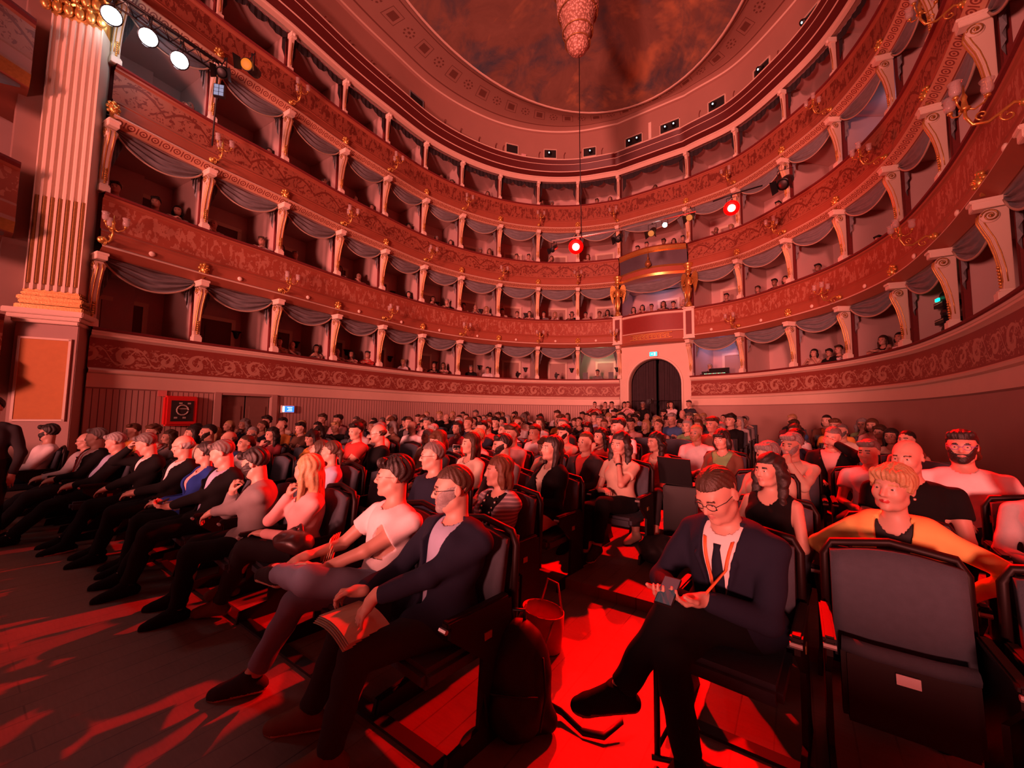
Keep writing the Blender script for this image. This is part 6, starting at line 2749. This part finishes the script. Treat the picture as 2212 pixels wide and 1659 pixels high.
spots = []
hero_xy = [(v[1], v[2]) for v in HEROES]
EMPTY_L = {(1, 2.25), (1, .72), (2, 1.62), (2, 1.08), (2, 3.42), (1, 99), (2, -.35), (2, -.95)}
rows_l = []
for r in range(1, 14):
    y0 = LEFT_T0 + PITCH_ROW * (r - 1) + .10
    xs = []
    x = {1: 3.27, 2: 2.87, 3: 2.78, 4: 3.22}.get(r, 3.55)
    if r >= 7:
        x = 3.62
    k = 0
    xi = x
    while True:
        yy = y0 + curve(xi) * (1 if r < 8 else .5)
        if xi < -hall_half(yy) or xi < -6.2:
            break
        if r <= 3 and xi < -5.3:
            break
        xs.append((xi, yy))
        xi -= .555
    rows_l.append(xs)
rows_r = []
for r in range(1, 12):
    y0 = RIGHT_T0 + PITCH_ROW * (r - 1)
    xs = []
    xi = 4.52 if r < 4 else 4.72
    while xi < min(hall_half(y0), 6.6):
        xs.append((xi, y0))
        xi += .60
    rows_r.append(xs)


def near_hero(x, y):
    for i, (hx, hy) in enumerate(hero_xy):
        if abs(hx - x) < .34 and abs(hy - y) < .5:
            return i
    return None


random.seed(11)
crowd = []
done_h = set()
for side, rows in (('left', rows_l), ('right', rows_r)):
    for r, xs in enumerate(rows, 1):
        # seats of the people placed by hand come first, exactly under them
        hs_in = [i for i, (hx, hy) in enumerate(hero_xy) if xs and i not in done_h and abs(hy - (xs[0][1] + (curve(hx) if side == 'left' else 0))) < .48 and ((hx < 4.2) == (side == 'left'))]
        row_name = 'row %s of the %s stalls' % (ORD[r] if r else '', side)
        taken = []
        for i in hs_in:
            done_h.add(i)
            hx, hy = hero_xy[i]
            seat_at(hx, hy, HEROES[i][3] * .25, 'o', 'theatre seat under %s' % ' '.join(HEROES[i][7].replace(',', '').split()[:12]), 'theatre seats of the stalls')
            taken.append(hx)
        n_ = 0
        for x, y in xs:
            if any(abs(x - t) < .50 for t in taken):
                continue
            n_ += 1
            empt = False
            if side == 'left' and r <= 2:
                empt = any(q == r and abs(ex - x) < .30 for q, ex in EMPTY_L)
                if x < -1.0 and r == 1:
                    continue
            if side == 'right' and r == 1:
                empt = True
            if not empt and random.random() < (.15 if r > 3 else .12):
                empt = True
            kind = ('f' if empt else 'o') if r <= 4 else 's'
            lab = '%s theatre seat, %s, %s from aisle' % ('empty' if empt else 'occupied', row_name, ORD[min(n_ + len(taken), 18)])
            seat_at(x, y, 0 if side == 'right' else -.06 * max(0, .4 - x) * (r < 8), kind, lab, 'theatre seats of the stalls')
            if not empt:
                crowd.append((x, y, side, r, n_ + len(taken)))


# ------------------------------------------------------------------ the crowd: copies of a set of differently built people
YAWS = [-.35, -.15, 0, -.45]
PROTO = [
    dict(hair='short', hairc='dark', top='tee', topc='black', head=(-.30, -.05, 0)),
    dict(hair='cropped', hairc='brown', jacket='black', topc='white', head=(-.15, .0, 0), fat=1.05),
    dict(fem=True, hair='long', hairc='brown', top='blouse', topc='white', head=(-.35, .02, 0)),
    dict(fem=True, hair='bob', hairc='chestnut', top='sweater', topc='red', head=(-.10, -.05, 0)),
    merge(CHIN(1), dict(hair='full', hairc='dark', top='shirt', topc='blue', head=(-.20, -.05, .05), beard=.8)),
    dict(hair='fringe_bald', hairc='grey', top='shirt', topc='pale blue', head=(-.40, .03, 0), fat=1.12),
    merge(CHIN(-1), dict(fem=True, hair='long_curly', hairc='dark', top='tee', topc='black', head=(-.25, -.02, -.05))),
    dict(fem=True, hair='pixie', hairc='grey', jacket='beige', top='tee', topc='white', head=(-.20, .0, 0)),
    dict(hair='short', hairc='grey', top='polo', topc='navy', head=(.05, -.10, 0), fat=1.08, arms={-1: (.10, -.22, .76), 1: (-.08, -.24, .78)}),
    dict(fem=True, hair='tied', hairc='dark', top='sleeveless', topc='pink', head=(-.45, .05, 0)),
    dict(hair='curly', hairc='brown', top='sweater', topc='grey', head=(-.10, .05, 0)),
    dict(fem=True, hair='bangs', hairc='dark', top='shirt', topc='white', head=(-.05, -.12, 0)),
    dict(hair='cropped', hairc='greying', top='shirt', topc='white', head=(-.30, .0, 0), beard=.5),
]
RAIL = {-1: (.02, -.42, .86), 1: (-.02, -.44, .86)}
TUCK = {-1: (-.12, -.10, .08), 1: (.12, -.08, .08)}
BOXP = [
    dict(hair='short', hairc='dark', top='shirt', topc='white', lean=-.12, head=(0, .05, 0), arms=RAIL, pole={-1: (-1, .3, -.2), 1: (1, .3, -.2)}),
    dict(fem=True, hair='long', hairc='brown', top='tee', topc='pink', lean=-.10, head=(0, .0, 0), arms=RAIL, pole={-1: (-1, .3, -.2), 1: (1, .3, -.2)}),
    dict(hair='fringe_bald', hairc='grey', top='polo', topc='pale blue', lean=-.05, head=(0, -.05, 0), arms={-1: (-.02, -.20, .95), 1: (.05, -.42, .90)}, pole={-1: (-.6, -.5, -1)}),
    dict(fem=True, hair='bob', hairc='dark', top='sleeveless', topc='black', lean=-.08, head=(0, .05, 0), arms={1: (.03, -.18, .95), -1: (-.05, -.42, .90)}, pole={1: (.6, -.5, -1)}),
    dict(hair='full', hairc='dark', top='tee', topc='black', lean=.02, head=(0, 0, 0)),
    dict(fem=True, hair='pixie', hairc='grey', top='blouse', topc='white', lean=.05, head=(0, .0, 0)),
]
TOPN = {'tee': 't-shirt', 'polo': 'polo', 'sweater': 'sweater', 'blouse': 'blouse', 'sleeveless': 'vest', 'shirt': 'shirt'}
HAIRN = {'short': 'short', 'cropped': 'cropped', 'full': 'thick', 'curly': 'curly', 'long': 'long', 'long_curly': 'long wavy', 'bob': 'bobbed', 'bangs': 'fringed', 'bun': 'pinned', 'tied': 'tied', 'pixie': 'short', 'fringe_bald': 'balding'}


def proto_person(sp, h):
    ms = build_person(sp, h)
    ms.pop('dbg')
    o = assemble(sp, ms, tint=True)
    o['_used'] = 0
    return o


def recolor(o, kids, sp, c):
    o.color = SKINC[c['skin']] + (1,)
    for k in kids:
        n_ = k.name.split('.')[0]
        if n_ in ('hair', 'beard'):
            col = HAIRC[c['hair']]
        elif n_ == 'jacket':
            col = CLC[c['jacket']]
        elif n_ == 'trousers':
            col = CLC[c['bot']]
        elif n_ == 'shoe':
            col = CLC['black']
        else:
            col = CLC[c['top']]
        k.color = tuple(col) + (1,)


def instance(proto, sp, c, loc, rz, size):
    """copy the person and each child"""
    if proto['_used']:
        o = proto.copy()
        del o['_used']
        COL.objects.link(o)
        kids = []
        for ch in KIDS[proto.data['src']]:
            q_ = ch.copy()
            COL.objects.link(q_)
            q_.parent = o
            kids.append(q_)
    else:
        proto['_used'] = 1
        proto.data['src'] = proto.name
        o, kids = proto, KIDS[proto.name]
    recolor(o, kids, sp, c)
    o.location = loc
    o.rotation_euler = (0, 0, rz)
    o.scale = (size,) * 3
    return o


TOPS = ['white', 'white', 'black', 'black', 'navy', 'grey', 'light grey', 'blue', 'pale blue', 'red', 'beige', 'pink', 'brown', 'charcoal', 'cream', 'burgundy', 'green', 'orange']
HAIRS = ['dark', 'dark', 'dark', 'brown', 'brown', 'chestnut', 'grey', 'greying', 'blonde']


def look(sp, top=None, hair=None):
    hr = hair or random.choice(HAIRS)
    if sp.get('hair') == 'fringe_bald' and not hair:
        hr = random.choice(['grey', 'greying', 'brown', 'white'])
    if sp.get('hair') == 'pixie' and not hair:
        hr = random.choice(['grey', 'blonde', 'white', 'brown'])
    return dict(skin=random.choice([0, 0, 0, 1, 1]) if random.random() < .93 else 2, hair=hr, top=top or random.choice(TOPS), jacket=random.choice(['black', 'navy', 'charcoal', 'grey', 'beige', 'red', 'brown']), bot=random.choice(['black', 'jeans', 'charcoal', 'beige', 'navy']))


HN = {'dark': 'dark', 'brown': 'brown', 'chestnut': 'chestnut', 'grey': 'grey', 'white': 'white', 'blonde': 'blonde', 'red': 'red', 'greying': 'greying'}


def describe(sp, c):
    t = TOPN[sp.get('top', 'shirt')]
    if sp.get('jacket'):
        t, col = 'jacket', c['jacket']
    else:
        col = c['top']
    col = col.replace('light grey', 'grey').replace('pale blue', 'blue')
    if sp['hair'] == 'fringe_bald':
        return 'balding person in %s %s' % (col, t)
    return '%s haired person in %s %s' % (HN[c['hair']], col, t)


protos = [(proto_person(sp, .0115), sp) for sp in PROTO]
bprotos = [(proto_person(dict(sp, legs=TUCK), .0125), sp) for sp in BOXP]


def aim(x, y, tx=-.8, ty=-19.5):
    return math.atan2(tx - x, -(ty - y))


last = None
random.seed(5)
for x, y, side, r, n_ in crowd:
    while True:
        i = random.randrange(len(protos))
        if i != last:
            break
    last = i
    pr, sp = protos[i]
    c = look(sp)
    rz = max(-.55, min(.45, (aim(x, y) - sp['head'][0]) * .75)) + random.uniform(-.12, .12)
    sz = random.uniform(.95, 1.05) * (.97 if sp.get('fem') else 1.01)
    o = instance(pr, sp, c, (x + random.uniform(-.03, .03), y + random.uniform(-.03, .03), floor_z(y - .1)), rz, sz)
    tag(o, '%s, %s stalls row %s, %s from aisle' % (describe(sp, c), side, ORD[r].replace('first', 'one').replace('second', 'two'), ORD[min(n_, 18)]), 'person', 'audience seated in the %s stalls' % side)

BOXES = {1: [(-7.73, 0, 'beige', 'brown'), (-7.52, 2, 'grey', 'dark'), (-7.1, 3, 'white', 'dark'), (-6.7, 2, 'light grey', 'brown'), (-6.4, 1, 'pink', 'dark'), (-6.04, 0, 'red', 'dark'), (-5.19, 5, 'white', 'blonde'), (-4.76, 2, 'beige', 'brown'),
             (-4.43, 0, 'black', 'dark'), (-4.20, 1, 'pink', 'brown'), (-3.52, 4, 'black', 'greying'), (-3.12, 4, 'white', 'dark'), (-.55, 4, 'grey', 'dark'), (1.28, 4, 'charcoal', 'white'),
             (3.12, 3, 'beige', 'dark'), (3.36, 5, 'black', 'dark'), (3.52, 4, 'black', 'brown'), (3.75, 0, 'white', 'dark'), (4.22, 1, 'black', 'brown'), (4.46, 3, 'black', 'dark'), (4.66, 0, 'white', 'brown'),
             (5.62, 1, 'red', 'red'), (5.95, 4, 'pink', 'dark'), (6.16, 3, 'pink', 'chestnut'), (6.46, 2, 'white', 'brown')],
         2: [(-9.79, 4, 'black', 'brown'), (-9.4, 4, 'brown', 'dark'), (-9.16, 1, 'grey', 'dark'), (-8.76, 2, 'white', 'grey'), (-8.10, 0, 'white', 'brown'), (-7.79, 3, 'red', 'brown'), (-7.55, 0, 'white', 'grey'), (-6.73, 1, 'white', 'chestnut'),
             (-6.31, 2, 'pink', 'grey'), (-5.93, 0, 'beige', 'brown'), (-5.10, 1, 'black', 'dark'), (-4.82, 0, 'white', 'brown'), (-4.50, 3, 'white', 'brown'), (-4.15, 0, 'black', 'grey'), (-3.73, 5, 'beige', 'brown'), (-3.44, 2, 'grey', 'grey'),
             (-3.17, 1, 'white', 'blonde'), (-2.79, 4, 'beige', 'dark'), (-2.43, 5, 'black', 'chestnut'), (-2.13, 1, 'pink', 'brown'), (-1.79, 4, 'grey', 'dark'), (-1.52, 3, 'white', 'blonde'), (-1.12, 0, 'black', 'dark'), (-.82, 4, 'beige', 'dark'),
             (-.50, 5, 'beige', 'chestnut'), (-.30, 1, 'white', 'dark'), (.17, 1, 'pink', 'brown'), (.31, 3, 'red', 'dark'), (.45, 0, 'white', 'dark'), (.62, 1, 'black', 'brown'), (.75, 4, 'black', 'dark'), (.89, 2, 'white', 'brown'),
             (1.63, 4, 'charcoal', 'dark'), (2.15, 5, 'beige', 'brown'), (2.45, 4, 'charcoal', 'dark'), (2.66, 1, 'white', 'brown'), (3.24, 4, 'grey', 'dark'), (3.94, 0, 'red', 'dark'), (4.22, 4, 'beige', 'dark')],
         3: [(-9.12, 2, 'white', 'brown'), (-8.06, 1, 'white', 'dark'), (-7.10, 3, 'white', 'grey'), (-6.46, 2, 'grey', 'grey'), (-6.07, 1, 'white', 'chestnut'), (-5.16, 4, 'black', 'dark'), (-4.46, 5, 'white', 'grey'), (-4.09, 1, 'white', 'dark'),
             (-3.78, 2, 'white', 'brown'), (-3.34, 0, 'black', 'grey'), (-3.12, 1, 'pink', 'chestnut'), (-2.46, 4, 'charcoal', 'brown'), (-2.16, 0, 'pink', 'dark'), (-1.61, 3, 'beige', 'chestnut'), (-.76, 1, 'beige', 'chestnut'), (.25, 4, 'charcoal', 'dark'),
             (.40, 0, 'charcoal', 'dark'), (.64, 4, 'white', 'dark'), (.78, 1, 'beige', 'dark'), (.90, 0, 'black', 'dark'), (1.48, 2, 'black', 'dark'), (1.74, 5, 'white', 'blonde'), (2.57, 4, 'beige', 'dark'), (3.66, 1, 'pink', 'brown'), (3.93, 0, 'red', 'dark')],
         4: [(-4.37, 3, 'white', 'chestnut'), (-4.10, 5, 'pink', 'brown'), (-3.19, 1, 'pink', 'brown'), (-1.85, 3, 'pink', 'chestnut'), (-1.61, 5, 'white', 'grey'), (-.55, 4, 'pink', 'brown'), (-.22, 1, 'pink', 'chestnut'), (.51, 3, 'white', 'brown')]}
for k, lst in BOXES.items():
    cnt = {}
    for u, i, tc, hc in lst:
        pr, sp = bprotos[i]
        c = look(sp, tc, hc)
        ex = (.30 * math.sin(PI * u) if k == 2 else .45 * math.sin(PI * u)) if (0 < u < 1 and k in (2, 3)) else 0
        off = -.56 + ex * .6
        q, nr = hs(u, off)
        bi = math.floor(u)
        cnt[bi] = cnt.get(bi, 0) + 1
        fr = math.atan2(nr.x, -nr.y)
        rz = fr + max(-.8, min(.8, ((aim(q.x, q.y, 0, -19) - fr + PI) % (2 * PI) - PI) * .75))
        o = instance(pr, sp, c, (q.x, q.y, T[k] - .95 + .19), rz, random.uniform(.97, 1.04))
        tag(o, '%s, %s box %s, %s head' % (describe(sp, c), {1: 'lowest tier', 2: 'second tier', 3: 'third tier', 4: 'gallery'}[k], box_words(bi).replace(' the ', ' '), ORD[cnt[bi]]), 'person', 'spectators in the boxes')

# standing people at the back and at the far left
STAND = [dict(stand=True, hair='short', hairc='dark', top='shirt', topc='white', jacket='black', lean=.02, arms={-1: (-.24, -.05, .78), 1: (.24, -.05, .78)}),
         dict(stand=True, fem=True, hair='long', hairc='dark', top='tee', topc='pink', lean=.02, arms={-1: (.08, -.24, 1.12), 1: (-.08, -.26, 1.14)}),
         dict(stand=True, hair='cropped', hairc='brown', top='sweater', topc='grey', lean=.0, arms={-1: (-.06, -.30, 1.36), 1: (.08, -.30, 1.36)}, pole={-1: (-1, 0, -.8), 1: (1, 0, -.8)})]
sprotos = [(proto_person(sp, .012), sp) for sp in STAND]
for i, x, y, tc, jc, hc, lab in (
        (2, -1.95, -1.55, 'red', 'black', 'dark', 'person with camera standing at the back, leftmost of the group by the arch'),
        (2, -1.62, -1.25, 'brown', 'black', 'dark', 'person in brown standing at the back, second of the group left of the arch'),
        (0, -1.20, -1.60, 'white', 'black', 'dark', 'man in dark suit and white shirt standing left of the arch'),
        (1, -.85, -1.15, 'black', 'black', 'dark', 'dark dressed woman standing behind the suited man near the arch'),
        (2, -.55, -1.60, 'pink', 'black', 'dark', 'person in a pink shirt standing just left of the dark doorway'),
        (0, -.15, -1.0, 'black', 'black', 'grey', 'man in black standing in front of the curtained doorway'),
        (1, 1.05, -1.55, 'white', 'black', 'dark', 'woman with long black hair standing right of the doorway'),
        (1, .86, -1.1, 'charcoal', 'black', 'dark', 'woman in charcoal standing half hidden right of the doorway')):
    pr, sp = sprotos[i]
    c = look(sp, tc, hc)
    c['jacket'] = jc
    c['bot'] = 'black'
    o = instance(pr, sp, c, (x, y, floor_z(y)), aim(x, y) + .1 * i, .98)
    tag(o, lab, 'person')
sp = dict(stand=True, hair='short', hairc='brown', top='sweater', topm=FIREMAN, lean=.0, arms={-1: (-.24, -.05, .78), 1: (.24, -.05, .78)})
ms = build_person(sp, .011)
ms.pop('dbg')
o = assemble(sp, ms)
put(o, 1.62, -1.30, -.4)
tag(o, 'firefighter in a dark uniform with reflective stripes right of the arch', 'person')
sp = dict(stand=True, hair='full', hairc='dark', top='sweater', topc='charcoal', lean=.0, arms={-1: (-.22, -.06, .77), 1: (.22, -.06, .77)})
ms = build_person(sp, .008)
ms.pop('dbg')
o = assemble(sp, ms)
put(o, -2.80, -16.60, 1.2)
tag(o, 'dark haired person in dark clothes standing at the left picture edge', 'person')
# video camera on tripod in front of the doorway
o = empty('video_camera', (.28, -1.5, floor_z(-1.5)), 0, 'video camera on a tall tripod in front of the curtained doorway', 'camera')
b = MB()
b.box((0, 0, 1.62), (.14, .34, .16))
b.box((.12, -.04, 1.70), (.05, .12, .07))
b.lathe([(.05, 0), (.06, .14)], (0, -.16, 1.62), 10, 0, Matrix.Rotation(PI / 2, 3, 'X'))
b.build('body', M['black'], o)
b = MB()
b.tube([(0, 0, .9), (0, 0, 1.54)], .025, 6)
for a in range(3):
    b.tube([(0, 0, 1.2), (.42 * math.cos(a * 2.1), .42 * math.sin(a * 2.1), .02)], .016, 6)
b.build('tripod', M['black'], o)

# ------------------------------------------------------------------ bags and small things on the floor
bp = empty('backpack', (3.60, -15.16, 0), .5, 'black backpack standing on the aisle floor beside the front seat', 'backpack')
S_ = SDF()
S_.ell((0, 0, .22), (.17, .13, .24), .03)
S_.ell((0, .02, .34), (.14, .10, .17), .06)
S_.ell((0, -.10, .15), (.13, .07, .14), .02)
S_.cone((-.14, 0, .06), (.14, 0, .06), .06, .06, .06)
S_.post.append(lambda P, d: np.maximum(d + .003 * np.sin(P[:, 0] * 60) * np.sin(P[:, 2] * 50), -P[:, 2]))
p_, q_ = S_.mesh(.009)
link('body', mesh_from(p_, q_, 'backpack_body'), plain('backpack_nylon', (.009, .006, .006), .6, spec=.3), bp)
b = MB()
b.tube([(-.13, -.10, .40), (-.145, -.135, .25), (-.12, -.17, .12)], .006, 5)
b.tube([(.13, -.10, .40), (.145, -.135, .25), (.12, -.17, .12)], .006, 5)
b.tube([(-.11, -.158, .255), (0, -.178, .265), (.11, -.158, .255)], .006, 5)
b.build('zip', M['seat_wood'], bp, True)
b = MB()
b.tube([(-.03, .03, .50), (-.03, .03, .55), (.03, .03, .55), (.03, .03, .50)], .010, 6)
b.build('grab_loop', M['black'], bp, True)
strip(bp, 'shoulder_strap', [((.10, .12, .07), (0, 0, 1)), ((.22, .10, .03), (0, .2, 1)), ((.32, .0, .015), (0, 1, .6)), ((.42, -.02, .02), (0, 1, .4)), ((.52, .05, .05), (0, 1, .3))], .035, M['black'], .006)
hb = empty('handbag', (3.34, -14.48, 0), -.3, 'bright red bucket handbag on the floor behind the front seat', 'handbag')
b = MB()
b.lathe([(.12, 0), (.14, .01), (.155, .12), (.165, .24), (.160, .243), (.150, .12), (.13, .03)], seg=24, sy=.72)
b.build('body', plain('red_leather', (.62, .06, .035), .4), hb, True)
b = MB()
b.tube([(-.14, -.03, .23), (-.16, -.10, .12), (-.10, -.20, .02), (.06, -.24, .012), (.16, -.16, .05), (.15, -.04, .23)], .007, 6)
b.tube([(-.10, .08, .24), (-.05, .09, .40), (.05, .09, .40), (.10, .08, .24)], .007, 6)
b.build('strap', plain('red_strap', (.45, .05, .04), .4), hb, True)
S_ = SDF()
S_.ell((0, 0, .14), (.26, .18, .15), .03)
S_.ell((-.14, .05, .12), (.16, .14, .13), .05)
S_.ell((.12, -.03, .20), (.12, .10, .10), .05)
S_.post.append(lambda P, d: np.maximum(d + .006 * np.sin(P[:, 0] * 40 + 2 * np.sin(P[:, 2] * 30)), -P[:, 2]))
p_, q_ = S_.mesh(.012)
o = link('duffel_bag', mesh_from(p_, q_, 'duffel'), plain('black_nylon', (.015, .012, .013), .6))
o.location = (3.72, -12.75, floor_z(-12.75))
tag(o, 'slack black bag dropped beside the curly haired woman', 'bag')
S_ = SDF()
S_.ell((0, 0, .06), (.15, .10, .065), .03)
S_.ell((.09, .02, .05), (.08, .08, .06), .05)
S_.cone((-.10, .03, .10), (.0, .06, .15), .012, .012, .01)
S_.cone((.0, .06, .15), (.10, .03, .10), .012, .012, .01)
S_.post.append(lambda P, d: d + .005 * np.sin(P[:, 0] * 45 + 3 * np.sin(P[:, 1] * 30)) * np.sin(P[:, 2] * 50))
p_, q_ = S_.mesh(.010)
o = link('leather_handbag', mesh_from(p_, q_, 'lap_bag'), plain('dark_leather', (.035, .012, .012), .35))
o.location = (1.98, -15.50, .62)
tag(o, 'dark glossy leather handbag on the lap of the blonde woman', 'handbag')
# black laptop standing on a seat arm at the aisle
lp = empty('laptop', (3.70, -12.05, floor_z(-12.05) + .70), -.35, 'open black laptop seen from behind at the aisle', 'laptop')
MB().box((0, 0, 0), (.40, .26, .018)).build('base', M['black'], lp)
MB().box((0, -.14, .15), (.40, .014, .29), 0, Matrix.Rotation(.15, 3, 'X')).build('lid', M['black'], lp)
st = MB().box((3.70, -12.05, floor_z(-12.05) + .345), (.36, .24, .67)).build('laptop_stand', M['black'], None, bevel=.01)
tag(st, 'small dark box shaped stand carrying the laptop at the aisle', 'stand')
# chair leg frame of the aisle end seat (right block)
ft = MB().tube([(4.22, -14.95, .02), (4.22, -14.95, .56)], .014, 6).tube([(4.22, -14.95, .06), (4.30, -14.62, .20)], .010, 5).tube([(4.20, -14.97, .03), (4.62, -14.80, .03)], .012, 5).build('footrest_frame', M['black'], None, True)
tag(ft, 'thin black metal support under the aisle seat of the suited man', 'support')
for k in ('_used',):
    for o in COL.objects:
        if k in o:
            del o[k]
